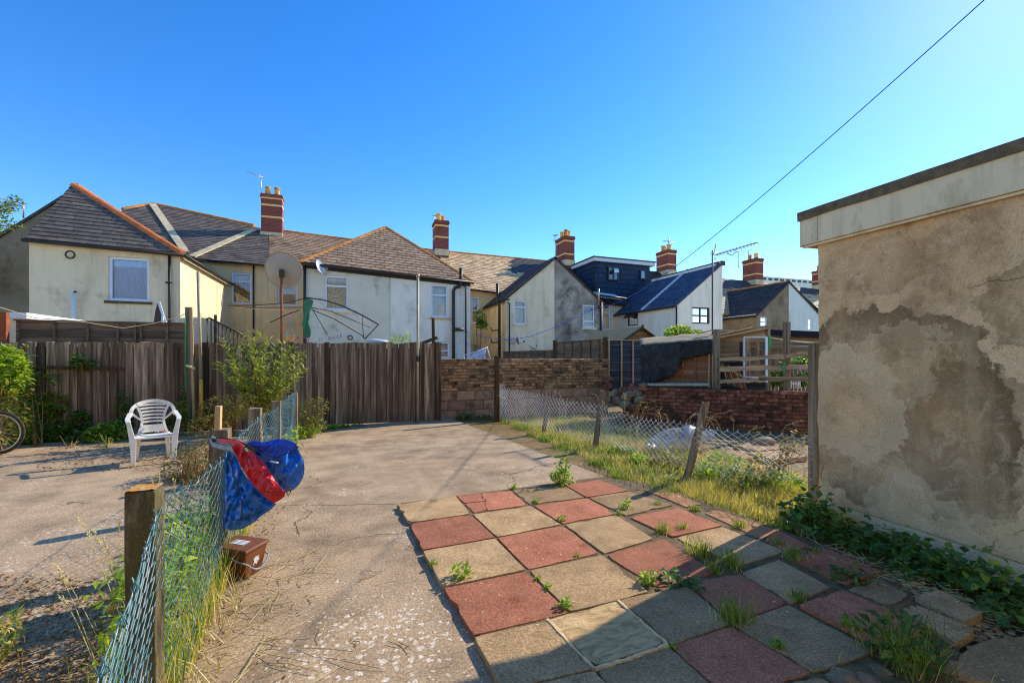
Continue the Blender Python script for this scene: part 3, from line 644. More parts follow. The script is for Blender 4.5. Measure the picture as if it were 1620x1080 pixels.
edge = [G(*p) for p in ((790, 664), (835, 684), (912, 716), (1010, 767), (1120, 812), (1270, 872))]
sheet('concrete_yard', 'concrete', [(-11, -3), (3.9, -3), (edge[5].x, edge[5].y), (edge[3].x, edge[3].y), (edge[2].x, edge[2].y), (edge[1].x, edge[1].y), (edge[0].x, 10.75), (-11, 10.75)], 0.0, .25, .006)
sheet('soil_bed', 'soil', [(2.2, -3), (30, -3), (30, 12), (2.2, 12)], -.03, .4, .012)
def gz(x, y): return 0.0

# ---------------------------------------------------------------- the patio
patio = thing('patio', 'chequered patio of worn red and grey concrete slabs', 'patio', G(900, 900)); patio['kind'] = 'structure'; del patio['category']
pb = [(634, 799), (800, 777), (952, 757), (1045, 770), (1400, 905), (1520, 1015), (1500, 1160), (845, 1175), (757, 1006)]
b = MB(); b.prism([G(px, py, .003) for px, py in pb], (0, 0, .0225)); obj('slab_bed', b, 'bed', patio)
SL = [
 ('slab_grey', (627, 798), (720, 784), (743, 812), (648, 826)), ('slab_red', (721.4, 783.7), (760.3, 780.2), (768.4, 792.0), (734.5, 795.3)), ('slab_red', (735.0, 796.1), (768.6, 792.7), (770.1, 807.3), (749.5, 810.8)), ('slab_red', (761.4, 780.2), (807.6, 775.6), (834, 798.5), (771.2, 807.2)),
 ('slab_grey', (811, 775), (892, 767.5), (924, 786.5), (839, 798)), ('slab_red', (895, 767), (949, 758.5), (993, 775.5), (928, 786)),
 ('slab_red', (648, 827.5), (744, 813.5), (783, 850), (669, 869)), ('slab_grey', (748.5, 813), (839, 800), (887, 829), (786, 848.5)),
 ('slab_red', (845, 799.5), (929, 787.5), (974, 812), (890.5, 828)), ('slab_grey', (931.5, 786.5), (995, 777), (1064, 798.5), (990, 815)),
 ('slab_grey', (669.5, 871), (783, 851.5), (830, 900.5), (701.5, 926.5)), ('slab_red', (787.5, 850.5), (890, 831), (946, 874), (836.5, 899.5)),
 ('slab_grey', (893.5, 829.5), (974.5, 814), (1033, 851.5), (956, 875)), ('slab_red', (998, 818), (1072, 801.5), (1141, 831), (1064.5, 848.5)),
 ('slab_grey', (1067.5, 850.5), (1142, 833), (1242, 871), (1172, 893)),
 ('slab_red', (702.5, 929.5), (831, 904), (900, 968), (749.5, 1004)), ('slab_grey', (838, 902), (952, 877), (1026, 936), (902.5, 967)),
 ('slab_red', (958, 877), (1050, 852.5), (1130, 905), (1042, 929)), ('slab_red', (1090, 920), (1171, 908), (1247, 954), (1156, 984.5)),
 ('slab_grey', (1174, 906), (1232, 884.5), (1313, 928), (1250.5, 952.5)), ('slab_red', (1245, 880), (1306, 866), (1396, 903.5), (1336, 924)),
 ('slab_red', (1264, 955.5), (1333, 932), (1474, 992), (1386, 1016)), ('slab_grey', (1159.5, 986.5), (1248, 957), (1384, 1028), (1287, 1062)),
 ('slab_grey', (1341, 932), (1394, 917), (1442, 943), (1403, 957)), ('slab_grey', (1447, 944.5), (1482, 931.5), (1555, 967), (1524, 982)),
 ('slab_grey', (1427, 964), (1449, 956), (1544, 995), (1511, 1015.5)), ('sandstone', (868, 980), (975, 951), (1051, 1017), (942, 1051)),
 ('slab_grey', (750.5, 1007), (864, 982), (936, 1056), (797, 1090)), ('slab_grey', (980, 948.5), (1087, 926.5), (1154.5, 986), (1062, 1018)),
 ('slab_grey', (946, 1062), (1058, 1023), (1127, 1085), (1000, 1125)), ('slab_red', (1062, 1021.5), (1157.5, 989.5), (1282, 1063), (1165, 1110)),
 ('slab_grey', (802, 1093), (941, 1060), (997, 1126), (835, 1172)), ('slab_grey', (1004, 1128), (1131, 1087), (1215, 1150), (1080, 1195)),
 ('slab_grey', (1170, 1112), (1288, 1066), (1395, 1130), (1290, 1180)),
 ('slab_pink', (1021, 774.5), (1042, 770.5), (1110, 797), (1086, 801.5)), ('slab_pink', (1116, 811.5), (1135, 807), (1228, 837.5), (1205, 852)),
 ('slab_red', (1210, 854), (1230, 838.5), (1284, 864), (1243, 871)),
 ('slab_grey', (1489, 1058), (1552, 1014), (1660, 1002), (1690, 1110)),
]
for k, (m_, *q) in enumerate(SL):
    random.seed(k * 13 + 5); top = .034 + rnd(-.004, .004); th_ = .045
    if k in (21, 24, 25): top = .05
    pts = [G(px, py, top) for px, py in q]; cx = sum(pts, Vector()) / 4; pts = [p + (p - cx).normalized() * (.006 if k not in (1, 2, 3) else 0) for p in pts]
    tl = Vector((rnd(-.006, .006), rnd(-.006, .006)))
    out = []
    for i in range(4):                                     # edges broken a little by wear
        a_, b_ = pts[i], pts[(i + 1) % 4]
        for j in range(7):
            p = a_.lerp(b_, j / 7); n_ = (cx - p).normalized()
            p = p + n_ * (abs(rnd(0, .004)) + (.007 if j == 0 else 0) + (rnd(.005, .03) if random.random() < .09 else 0)); p.z = top + (p - cx).x * tl.x + (p - cx).y * tl.y
            out.append(p)
    b = MB(); low = [Vector((p.x, p.y, .004)) for p in out]
    if area2([(p.x, p.y) for p in out]) < 0: out = out[::-1]; low = low[::-1]
    inn = [p.lerp(cx, .008) + Vector((0, 0, .0012)) for p in out]; n_ = len(out)
    b.add(low + out + inn, [tuple(range(2 * n_, 3 * n_))] + [(i, (i + 1) % n_, n_ + (i + 1) % n_, n_ + i) for i in range(n_)] + [(n_ + i, n_ + (i + 1) % n_, 2 * n_ + (i + 1) % n_, 2 * n_ + i) for i in range(n_)])
    obj('paving_slab', b, m_, patio)
# white mortar run round the sandstone slab
def ribbon(pts, w, z0, z1, mb):
    for i in range(len(pts) - 1):
        a_, b_ = pts[i], pts[i + 1]; d = (b_ - a_).normalized(); x = Vector((-d.y, d.x, 0)) * w / 2 * rnd(.6, 1.3)
        lo = [Vector((p.x, p.y, z0)) for p in (a_ - x, a_ + x, b_ + x, b_ - x)]; hi = [Vector((p.x, p.y, z1)) for p in (a_ - x * .6, a_ + x * .6, b_ + x * .6, b_ - x * .6)]
        mb.hexa(lo, hi)
b = MB()
for p, q in (((866, 980), (940, 1057)), ((940, 1057), (1000, 1040)), ((1000, 1040), (1056, 1019)), ((977, 950), (1056, 1018))):
    ribbon([G(lerp(p[0], q[0], t / 9), lerp(p[1], q[1], t / 9), .034) + Vector((rnd(-.004, .004), rnd(-.004, .004), 0)) for t in range(10)], .022, .014, .0405, b)
obj('mortar_joint', b, 'mortar', patio)
LMP = ['largest broken concrete lump at the bottom edge below the grey slabs', 'broken concrete lump between the grass clump and the grey slabs', 'lump of concrete at the bottom edge beside the grass clump', 'small red brick fragment half under the grass clump', 'red brick fragment beside the right grey slabs', 'small stone under the right grey slabs', 'flat lump at the edge of the big right corner slab', 'concrete lump inside the grass clump at the patio corner', 'stone lying on the path slab at the bottom right']
# broken lumps of concrete and brick at the patio's ragged corner
for k, (px, py, r, mt) in enumerate(((1335, 1075, .085, 'rubble'), (1392, 1060, .05, 'rubble'), (1372, 1078, .06, 'rubble'), (1382, 1042, .028, 'red_brick'), (1478, 1008, .03, 'red_brick'), (1463, 1020, .035, 'rubble'), (1495, 1055, .07, 'rubble'), (1440, 1058, .05, 'rubble'), (1545, 1030, .04, 'rubble'))):
    o = obj('rubble_stone', stone_mb(G(px, py, .02), r, k + 3, .35), mt)
    tag(o, LMP[k], 'stone', 'broken lumps at the patio corner')
# loose stones: gravel by the garage and dirt by the near post
def pebbles(name, n, fn, r0, r1, mat, flat=.5):
    base = stone_mb((0, 0, 0), 1, 3, .6, sub=1); mb = MB()
    for i in range(n):
        p = fn(); r = rnd(r0, r1); a = rnd(0, 6.28); ca, sa = math.cos(a), math.sin(a); kx, kz = rnd(.7, 1.3), rnd(.5, 1) * flat
        mb.add([(p[0] + (v.x * ca * kx - v.y * sa) * r, p[1] + (v.x * sa * kx + v.y * ca) * r, p[2] + v.z * r * kz + r * .1) for v in base.v], base.f)
    return tag(obj(name, mb, mat, smooth=False), kind='stuff')
def along(a, b_, wd):
    def f():
        t = random.random(); p = G(lerp(a[0], b_[0], t), lerp(a[1], b_[1], t)); q = rnd(-1, 1) * wd; return (p.x + q, p.y + rnd(-1, 1) * wd, .004)
    return f
pebbles('gravel', 600, along((1262, 870), (1620, 1000), .17), .006, .02, 'gravel')
pebbles('gravel', 260, along((1500, 1000), (1600, 1010), .12), .006, .02, 'gravel')
def near_dirt():
    while True:
        p = G(rnd(-60, 205), rnd(925, 1100)); 
        return (p.x, p.y, .004)
pebbles('gravel', 1700, near_dirt, .004, .011, 'gravel')
pebbles('gravel', 500, lambda: (rnd(-1.05, -.62), rnd(1.6, 5), .003), .004, .012, 'gravel')

# ---------------------------------------------------------------- the garage
gar = thing('garage', 'flat roofed garage with damp stained grey brown render and cream fascia', 'garage', gA)
near = gA - gdir * -1 * 0; L_ = 7.2
ztop = GW(1297, 381).z
def gp(s_, z, k=0.0): return gA + gdir * s_ + gn * k + Vector((0, 0, z))
def gbox(s0, s1, z0, z1, k0, k1): return MB().hexa([gp(s0, z0, k0), gp(s1, z0, k0), gp(s1, z0, k1), gp(s0, z0, k1)], [gp(s0, z1, k0), gp(s1, z1, k0), gp(s1, z1, k1), gp(s0, z1, k1)])
# rendered face: slightly uneven sheet with a bellied foot, over a solid core
b = MB(); nx, nz = 120, 44
vs = []
for j in range(nz + 1):
    for i in range(nx + 1):
        s_ = L_ * i / nx; z = .13 + (ztop + .02 - .13) * j / nz
        k = .022 * mnoise.noise(Vector((s_ * 1.5, z * 1.5, 2))) + .007 * mnoise.noise(Vector((s_ * 6, z * 6, 5)))
        if i == 0: k -= .012
        vs.append(gp(s_ + (.012 * mnoise.noise(Vector((z * 5, 3, 1))) if i == 0 else 0), z, .02 + k))
b.add(vs, [(j * (nx + 1) + i, j * (nx + 1) + i + 1, (j + 1) * (nx + 1) + i + 1, (j + 1) * (nx + 1) + i) for j in range(nz) for i in range(nx)])
obj('rendered_face', b, 'garage_render', gar, smooth=True)
obj('wall', gbox(.004, L_, -.05, ztop, -3.0, -.03), 'garage_render', gar)
b = MB(); vs = []
for i in range(61):
    s_ = L_ * i / 60; kk = .006 * mnoise.noise(Vector((s_ * 2, 0, 9)))
    vs += [gp(s_ + .02, -.05, .045 + kk), gp(s_ + .02, .11 + kk, .04 + kk), gp(s_ + .02, .135, -.02)]
b.add(vs, [(i * 3 + j, (i + 1) * 3 + j, (i + 1) * 3 + j + 1, i * 3 + j + 1) for i in range(60) for j in range(2)]); obj('plinth', b, 'garage_render', gar, smooth=True)
ov = .12
fz0, fz1 = ztop - .025, GW(1279, 344, .08).z
b = gbox(-ov + .062, L_, fz0 + .02, fz1, -3.1, .03); obj('soffit', b, 'fascia_white', gar)
for s0, s1 in ((-ov, -ov + .165), (-ov + .17, 2.35), (2.356, 5.0), (5.006, L_)): obj('fascia_board', gbox(s0, s1, fz0, fz1, .055, .08), 'fascia_white', gar, bevel=.004)
obj('fascia_board', gbox(-ov - .022, -ov - .002, fz0 - .01, fz1, -3.1, .078), 'fascia_white', gar, bevel=.004)
obj('drip_strip', gbox(-ov, L_, fz0 - .022, fz0 - .003, .035, .06), 'fascia_white', gar)
b = MB(); vs = []
for i in range(73):
    s_ = -ov - .03 + (L_ + ov) * i / 72; w = .008 * mnoise.noise(Vector((s_ * 2.2, 1, 4))); w2 = .006 * mnoise.noise(Vector((s_ * 5, 1, 4)))
    vs += [gp(s_, fz1 - .01 + w, .083), gp(s_, fz1 - .012 + w, .098 + w2), gp(s_, fz1 + .07, .102 + w2), gp(s_, fz1 + .082, .06), gp(s_, fz1 + .055, -3.15)]
b.add(vs, [(i * 5 + j, (i + 1) * 5 + j, (i + 1) * 5 + j + 1, i * 5 + j + 1) for i in range(72) for j in range(4)] + [(4, 3, 2, 1, 0)]); obj('roof_felt', b, 'felt', gar)
# ---------------------------------------------------------------- the terrace behind
def hole_v(v, x0, x1, y0, y1, ax):
    xm = (x0 + x1) / 2
    return (V(x0, y0, v).x - ax, V(x1, y0, v).x - ax, V(xm, y1, v).z, V(xm, y0, v).z)
def wall_v(name, v, x0, x1, topx, holes, mat, parent, z0=-.1, ref=None):
    """a rendered wall facing the camera on the plane y = v, its corners and openings surveyed"""
    yr = ref or 480
    ax, bx = V(x0, yr, v).x, V(x1, yr, v).x
    top = [(V(px, py, v).x - ax, V(px, py, v).z) for px, py in topx]
    top[0] = (0.0, top[0][1]); top[-1] = (bx - ax, top[-1][1])
    hs_ = [hole_v(v, *h, ax) for h in holes]
    o, P = wall(name, (ax, v), (bx, v), z0, top, hs_, mat, parent)
    return o, P, hs_, ax, bx
def gutter(parent, p, q, drop=.06, r=.055, mat='black_plastic'):
    p, q = Vector(p), Vector(q); off = Vector((0, -.05, -drop)); tube_part('gutter', [p + off, q + off], r, mat, parent)
def ridge(parent, p, q, mat, r=.13, single=True, n=None):
    """half-round ridge tiles laid end to end"""
    p, q = Vector(p), Vector(q); L = (q - p).length; n = n or max(2, int(L / .45)); d = (q - p) / n
    for i in range(n):
        a, b_ = p + d * (i + .02), p + d * (i + 1.0); obj('ridge_tile', MB().tube([a - Vector((0, 0, r * .55)), b_ - Vector((0, 0, r * .45))], r, 8), mat, parent, smooth=False)
def chimney(parent, px, ytop, ybot, v, wu, wv, pots, bands, two=True):
    c = V(px, ybot, v); z1 = V(px, ytop, v).z; z0 = c.z - .5; x0, x1 = c.x - wu / 2, c.x + wu / 2; y0, y1 = v - wv / 2, v + wv / 2
    h = z1 - c.z
    ch = obj('chimney', MB().box((x0, y0, z0), (x1, y1, z1 - .18)), 'stack_brick', parent)
    obj('cap', MB().box((x0 - .05, y0 - .05, z1 - .18), (x1 + .05, y1 + .05, z1 - .09)).box((x0 - .02, y0 - .02, z1 - .09), (x1 + .02, y1 + .02, z1)), 'stack_brick', ch)
    for t in bands:
        zb = lerp(c.z, z1, t); obj('band', MB().box((x0 - .012, y0 - .012, zb - .05), (x1 + .012, y1 + .012, zb + .05)), 'stack_band', ch)
    obj('flashing', MB().box((x0 - .03, y0 - .03, c.z - .3), (x1 + .03, y1 + .03, c.z + .08)), 'lead', ch)
    for k in range(pots):
        t = (k + .5) / pots
        if wu >= wv: p = (lerp(x0 + .05, x1 - .05, t), v, z1 - .02)
        else: p = (c.x + (.16 if k % 2 else -.16), lerp(y0 + .05, y1 - .05, t), z1 - .02)
        hh = rnd(.42, .5)
        obj('chimney_pot', MB().lathe(p, [(.17, 0), (.165, .1), (.13, .16), (.125, hh - .1), (.155, hh - .07), (.155, hh), (.11, hh), (.10, hh - .1)], 10), 'pot', ch, smooth=False)
    return ch
def pipe(parent, pts, r, mat='black_plastic', name='drainpipe'): return tube_part(name, pts, r, mat, parent)
def plane3(a, b_, c): return a, (b_ - a).cross(c - a).normalized()
VM, VR = 23.6, 27.6                                     # main rear wall, main ridge

# --- the dark rendered gable at the far left
hz = thing('terraced_house', 'dark brown rendered gable end at the far left behind the cream house', 'house', V(0, 480, 19.6))
x1 = V(118, 480, 19.6)
wall_v('gable_wall', 19.6, -150, 100, [(-150, 470), (0, 367), (100, 314)], [], 'brown_render', hz)
a_, b_ = V(0, 367, 19.6), V(100, 314, 19.6); lft = V(-150, 470, 19.6)
b = MB(); b.hexa([lft + Vector((0, -.06, 0)), b_ + Vector((0, -.06, 0)), b_ + Vector((0, 4, 0)), lft + Vector((0, 4, 0))], [lft + Vector((0, -.06, .1)), b_ + Vector((0, -.06, .1)), b_ + Vector((0, 4, .1)), lft + Vector((0, 4, .1))]); obj('roof', b, 'dark_slate', hz)

# --- the cream house with the hipped wing
V1 = 17.4
ha = thing('terraced_house', 'cream rendered house with a hipped slate wing and bright orange ridge tiles', 'house', V(160, 500, V1))
w_, P, hs_, ax, bx = wall_v('wall', V1, 46, 285, [(46, 379), (285, 399)], [(171, 236, 407, 476)], 'cream_render', ha)
wd = window(ha, P, hs_[0], [], 'upvc', curtain=('net_curtain', 0, 1, 1), sill='dark_metal', fw=.075)
# a band under the eaves and the black vent
obj('eaves_band', MB().box((ax + .02, V1 - .03, V(160, 396, V1).z), (bx - .02, V1 + .02, V(160, 388, V1).z)), 'cream_bright', ha)
c = V(111, 403, V1); o = obj('vent', MB().lathe((0, 0, 0), [(.13, 0), (.13, .05), (.1, .07), (.09, .03)], 14), 'black_plastic', ha)
o.rotation_euler = (R(90), 0, 0); place(o, c, ha)
# right-hand flank, sunlit, with its raking eaves
c0 = V(285, 399, V1); zf = U(357, 446, c0.x).z
flank, Pf = wall('wall', (bx, V1 + .252), (bx, VM + .1), -.1, [(0, c0.z), (VM + .1 - V1 - .252, c0.z)], [], 'cream_bright', ha)
wall('wall', (ax, VM + .1), (ax, V1 + .252), -.1, [(0, c0.z), (VM + .1 - V1 - .252, c0.z)], [], 'cream_render', ha)
# hip roof
A1 = V(116, 291, V1 + 2.1); e0 = V(40, 377, V1 - .15); e1_ = V(289, 401, V1 - .15); A2 = Vector((A1.x, VR - 1.0, A1.z))
hipL, hipR = e0, e1_
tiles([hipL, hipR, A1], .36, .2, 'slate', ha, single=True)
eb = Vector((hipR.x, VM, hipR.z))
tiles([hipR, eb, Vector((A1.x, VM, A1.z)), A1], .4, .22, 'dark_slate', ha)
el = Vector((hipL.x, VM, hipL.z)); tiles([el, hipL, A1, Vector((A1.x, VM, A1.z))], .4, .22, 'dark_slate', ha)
ridge(ha, A1 + (hipR - A1) * .0, hipR + Vector((0, 0, .03)), 'ridge_orange', .12)
ridge(ha, A1 + Vector((.05, 0, 0)), A1 + Vector((0, 3.2, 0)), 'ridge_orange', .12)
gutter(ha, hipL + Vector((-.05, 0, 0)), hipR + Vector((.05, 0, 0)))
gutter(ha, hipR + Vector((.06, .05, 0)), eb + Vector((.06, 0, 0)), r=.05)
obj('fascia_board', MB().bar(hipR + Vector((.0, .1, -.08)), eb + Vector((.0, 0, -.08)), .03, .16), 'fascia_white', ha)
pipe(ha, [V(268, 402, V1 - .07), V(268, 480, V1 - .07), V(268, 600, V1 - .07)], .04)
pipe(ha, [V(262, 447, V1 - .12), V(272, 447, V1 - .12)], .03, name='pipe_bracket')
# main range of the same house: wall, slates, lead valleys
mw = [(285, 411), (430, 419)]
w_, P, hs_, ax2, bx2 = wall_v('wall', VM, 292, 428, [(292, 409), (428, 419)], [(366, 398, 431, 481)], 'yellow_render', ha)
window(ha, P, hs_[0], [('h', .72)], 'upvc', curtain=('leaf_curtain', 0, 1, .7), sill='pale_timber', fw=.08)
me0, me1 = V(180, 401, VM - .25), V(428, 419, VM - .25); mr0, mr1 = V(243, 323, VR), V(428, 366, VR)
pl = plane3(me0, me1, mr1)
S_ = lambda px, py: PL(px, py, *pl)
tiles([S_(236, 404), S_(428, 419), S_(428, 365), S_(243, 323)], .38, .24, 'slate', ha)
tiles([S_(150, 398), S_(236, 404), S_(243, 323), S_(196, 331)], .38, .24, 'slate', ha)
up = Vector((0, -.04, .06))
for p, q, w in ((S_(242, 325) + up, S_(294, 401) + up, .3), (S_(402, 365) + up, S_(304, 408) + up, .3)):
    obj('lead_valley', MB().bar(p, q, w, .05, up=pl[1]), 'lead', ha)
ridge(ha, S_(194, 331) + Vector((0, 0, .04)), S_(243, 323) + Vector((0, 0, .04)), 'ridge_old', .11); ridge(ha, S_(243, 323) + Vector((0, 0, .04)), S_(402, 357) + Vector((0, 0, .04)), 'ridge_old', .11)
b = MB(); q0, q1 = S_(150, 329), S_(428, 364); b.quad(q0, q1, q1 + Vector((0, 4, -2.6)), q0 + Vector((0, 4, -2.6))); obj('roof_back', b, 'dark_slate', ha)
gutter(ha, V(330, 412, VM - .3), V(428, 419.5, VM - .3), drop=.02)
pipe(ha, [V(401, 419, VM - .08), V(401, 535, VM - .08)], .035)
chimney(ha, 431, 310, 372, VR - .3, 1.0, .6, 2, (.42, .72, .9))

# --- the pair with the brown hipped wing
V2 = 18.6
hb = thing('terraced_house', 'pair of houses sharing a brown tiled hip, off white roughcast beside white render', 'house', V(612, 500, V2))
w_, P, hs_, ax, bx = wall_v('wall', V2, 481, 617, [(481, 416), (617, 433)], [(514, 551, 436, 490)], 'roughcast', hb)
window(hb, P, hs_[0], [('h', .7)], 'upvc', curtain=('lace', 0, 1, 1), sill='cream_render', fw=.07)
w_, P, hs_, ax_, bx_ = wall_v('wall', V2, 617, 744, [(617, 433), (744, 447)], [(682, 709, 450, 502), (695, 711, 541, 566)], 'white_render', hb)
window(hb, P, hs_[0], [('h', .68)], 'upvc', sill='pale_timber', fw=.07, curtain=('blind', .5, 1, .4)); window(hb, P, hs_[1], [('h', .45)], 'upvc', fw=.06)
wall('wall', (bx_, V2 + .252), (bx_, VM + .1), -.1, [(0, V(744, 447, V2).z), (VM + .1 - V2 - .252, V(744, 447, V2).z)], [], 'white_render', hb)
wall('wall', (ax, VM + .1), (ax, V2 + .252), -.1, [(0, V(481, 416, V2).z), (VM + .1 - V2 - .252, V(481, 416, V2).z)], [], 'roughcast', hb)
A1 = V(610, 359, V2 + 3.0); e0, e1_ = V(474, 414, V2 - .15), V(749, 445, V2 - .15)
tiles([e0, e1_, A1], .36, .21, 'brown_tile', hb, single=True)
tiles([e1_, Vector((e1_.x, VM, e1_.z)), Vector((A1.x, VM, A1.z)), A1], .36, .22, 'brown_tile', hb)
tiles([Vector((e0.x, VM, e0.z)), e0, A1, Vector((A1.x, VM, A1.z))], .36, .22, 'brown_tile', hb)
ridge(hb, A1, e0, 'ridge_old', .1); ridge(hb, A1, e1_, 'ridge_old', .1); ridge(hb, A1, A1 + Vector((0, 3.5, 0)), 'ridge_old', .1)
gutter(hb, e0, e1_); obj('fascia_board', MB().bar(e0 + Vector((.1, .12, -.12)), e1_ + Vector((-.1, .12, -.12)), .03, .16), 'black_plastic', hb)
# main range
w_, P, hs_, ax2, bx2 = wall_v('wall', VM, 428, 700, [(428, 419), (700, 455)], [(439, 470, 452, 483)], 'yellow_render', hb)
window(hb, P, hs_[0], [], 'upvc', fw=.07, sill='cream_render')
me0, me1, mr1, mr0 = V(425.5, 419, VM - .25), V(697, 452, VM - .25), V(697, 398, VR), V(425.5, 365, VR)
pl = plane3(me0, me1, mr0); S_ = lambda px, py: PL(px, py, *pl)
tiles([me0, me1, S_(697, 397.5), S_(425.5, 363)], .38, .24, 'tan_tile' if 0 else 'brown_tile', hb)
ridge(hb, S_(447, 366) + Vector((0, 0, .05)), S_(697, 398) + Vector((0, 0, .05)), 'ridge_old', .09)
b = MB(); q0, q1 = S_(428, 364), S_(697, 397.5); b.quad(q0, q1, q1 + Vector((0, 4, -2.6)), q0 + Vector((0, 4, -2.6))); obj('roof_back', b, 'dark_slate', hb)
gutter(hb, me0 + Vector((0, -.03, 0)), V(476, 421, VM - .3), drop=.02)
chimney(hb, 697, 352, 399, VR - .3, .8, 1.0, 2, (.44, .82, .93))
pipe(hb, [V(482, 419, V2 - .07), V(482, 470, V2 - .07), V(482, 600, V2 - .07)], .05)
pipe(hb, [V(729, 424, V2 - .14), V(729, 449, V2 - .14), V(727, 453, V2 - .14), V(720, 455, V2 - .12), V(717.5, 460, V2 - .1), V(717.5, 520, V2 - .1), V(717.5, 600, V2 - .1)], .07, name='soil_pipe')
pipe(hb, [V(731, 449, V2 - .1), V(737, 455, V2 - .08), V(737, 600, V2 - .08)], .035)
pipe(hb, [V(716, 521, V2 - .2), V(733, 521, V2 - .2)], .07, name='boiler_flue')
o = obj('vent', MB().lathe((0, 0, 0), [(.1, 0), (.1, .05), (.07, .06), (.06, .03)], 12), 'black_plastic', hb); o.rotation_euler = (R(90), 0, 0); place(o, V(554, 534, V2), hb)
pipe(hb, [V(617, 434, V2 - .02), V(617, 600, V2 - .02)], .012, 'roughcast', 'party_joint')

# --- the pair with the cream and grey gable
V3 = 20.3
hc = thing('terraced_house', 'pair of houses with one gable, its left half cream and its right half bare grey', 'house', V(878, 500, V3))
apx = V(878, 407, V3)
w_, P, hs_, ax, bx = wall_v('wall', V3, 800, 877, [(800, 470), (877, 407)], [(813, 833, 475, 513)], 'cream_render', hc)
window(hc, P, hs_[0], [('h', .72)], 'upvc', sill='cream_render', fw=.07)
w_, P, hs_, ax_, bx_ = wall_v('wall', V3, 877, 956, [(877, 407), (956, 479)], [(922, 941, 482, 518)], 'grey_render', hc)
window(hc, P, hs_[0], [('h', .28)], 'upvc', sill='cream_render', fw=.07)
zl, zr = V(800, 470, V3).z, V(956, 479, V3).z
wall('wall', (ax, VM + .1), (ax, V3 + .252), -.1, [(0, zl), (VM + .1 - V3 - .252, zl)], [], 'yellow_render', hc)
wall('wall', (bx_, V3 + .252), (bx_, VM + .1), -.1, [(0, zr), (VM + .1 - V3 - .252, zr)], [], 'grey_render', hc)
el0, el1 = Vector((ax - .22, VM, zl - .2)), Vector((ax - .22, V3 - .06, zl - .2)); ap0 = apx + Vector((0, -.06, .02)); ap1 = Vector((apx.x, VR - 1.5, apx.z + .02))
el2 = Vector((ax - .22, VM, zl - .2))
tiles([el2, el1, ap0, Vector((apx.x, VM, apx.z + .02))], .36, .24, 'dark_slate', hc)
er0, er1 = Vector((bx_ + .2, V3 - .06, zr - .2)), Vector((bx_ + .2, VM, zr - .2))
tiles([er0, er1, Vector((apx.x, VM, apx.z + .02)), ap0], .36, .24, 'dark_slate', hc)
pipe(hc, [V(803, 478, V3 - .08), V(806, 480, V3 - .08), V(806, 600, V3 - .08)], .035)
pipe(hc, [V(797, 473, V3 - .08), V(806, 474, V3 - .08)], .035)
pipe(hc, [V(787, 448, V3 + .2), V(787, 476, V3 + .2), V(790, 484, V3 + .2), V(790, 600, V3 + .2)], .07, name='soil_pipe')
for yy in (522, 541):
    pipe(hc, [V(790, yy, V3 + .2), V(778, yy + 1, V3 + .2), V(777, yy - 4, V3 + .2)], .03, name='waste_pipe')
pipe(hc, [V(951, 478, V3 - .1), V(951, 600, V3 - .1)], .06, name='soil_pipe')
tube_part('boiler_flue', [V(947, 477, V3 - .1), V(947, 464, V3 - .1), V(947, 457, V3 - .1)], .055, 'aerial_metal', hc)
w_, P, hs_, ax2, bx2 = wall_v('wall', VM, 700, 893, [(700, 452), (893, 474)], [(746, 758, 470, 511), (746, 758, 543, 560)], 'yellow_render', hc)
window(hc, P, hs_[0], [('h', .5)], 'upvc', fw=.07, sill='cream_render'); window(hc, P, hs_[1], [], 'upvc', fw=.07)
me0, me1, mr1, mr0 = V(697, 452, VM - .25), V(893, 475, VM - .25), V(893, 417, VR), V(697, 398, VR)
pl = plane3(me0, me1, mr0); S_ = lambda px, py: PL(px, py, *pl)
def patchy(p):                                             # the part relaid with dark slates
    d_ = (p - O); x = d_.x * ct - d_.y * st; y = d_.x * st + d_.y * ct; px, py = CX + F * x / y, CY - F * d_.z / y
    return px > 806 and py < 432 and px > 806 + (py - 410) * -1.2 + 22 * abs(mnoise.noise(Vector((0, py * .5, 3))))
tiles([me0, me1, S_(893, 415), S_(697, 397)], .38, .24, 'tan_tile', hc, altmat='dark_patch', altfn=patchy)
ridge(hc, S_(710, 399) + Vector((0, 0, .05)), S_(880, 415) + Vector((0, 0, .05)), 'ridge_old', .08)
b = MB(); q0, q1 = S_(697, 397), S_(893, 415); b.quad(q0, q1, q1 + Vector((0, 4, -2.6)), q0 + Vector((0, 4, -2.6))); obj('roof_back', b, 'dark_slate', hc)
gutter(hc, V(744, 458, VM - .3), V(800, 465, VM - .3), drop=.0)
chimney(hc, 894, 377, 416, VR, .75, 1.3, 4, (.28, .8, .94))

# --- the house with the navy slate-hung dormer
hd = thing('terraced_house', 'house with a navy slate hung box dormer and cream wall below it', 'house', V(985, 500, VM))
w_, P, hs_, ax2, bx2 = wall_v('wall', VM, 893, 1100, [(893, 474), (1100, 492)], [(953, 966, 482, 521)], 'cream_render', hd)
window(hd, P, hs_[0], [('h', .7)], 'upvc', fw=.08, curtain=('blind', 0, 1, 1), sill='trim_white')
me0, me1, mr1, mr0 = V(893, 474, VM - .25), V(1100, 492, VM - .25), V(1053, 432, VR), V(893, 417, VR)
pl = plane3(me0, me1, mr0); S_ = lambda px, py: PL(px, py, *pl)
tiles([me0, V(1053, 488, VM - .25), S_(1053, 431), S_(893, 416)], .38, .24, 'dark_slate', hd)
q0, q1 = S_(893, 416), S_(1053, 431); b = MB(); b.quad(q0, q1, q1 + Vector((0, 4, -2.6)), q0 + Vector((0, 4, -2.6))); obj('roof_back', b, 'dark_slate', hd)
VD = 24.1
dl, dr = V(941, 411, VD), V(1028, 419, VD); zb = V(941, 470, VD).z; zb2 = V(1028, 474, VD).z
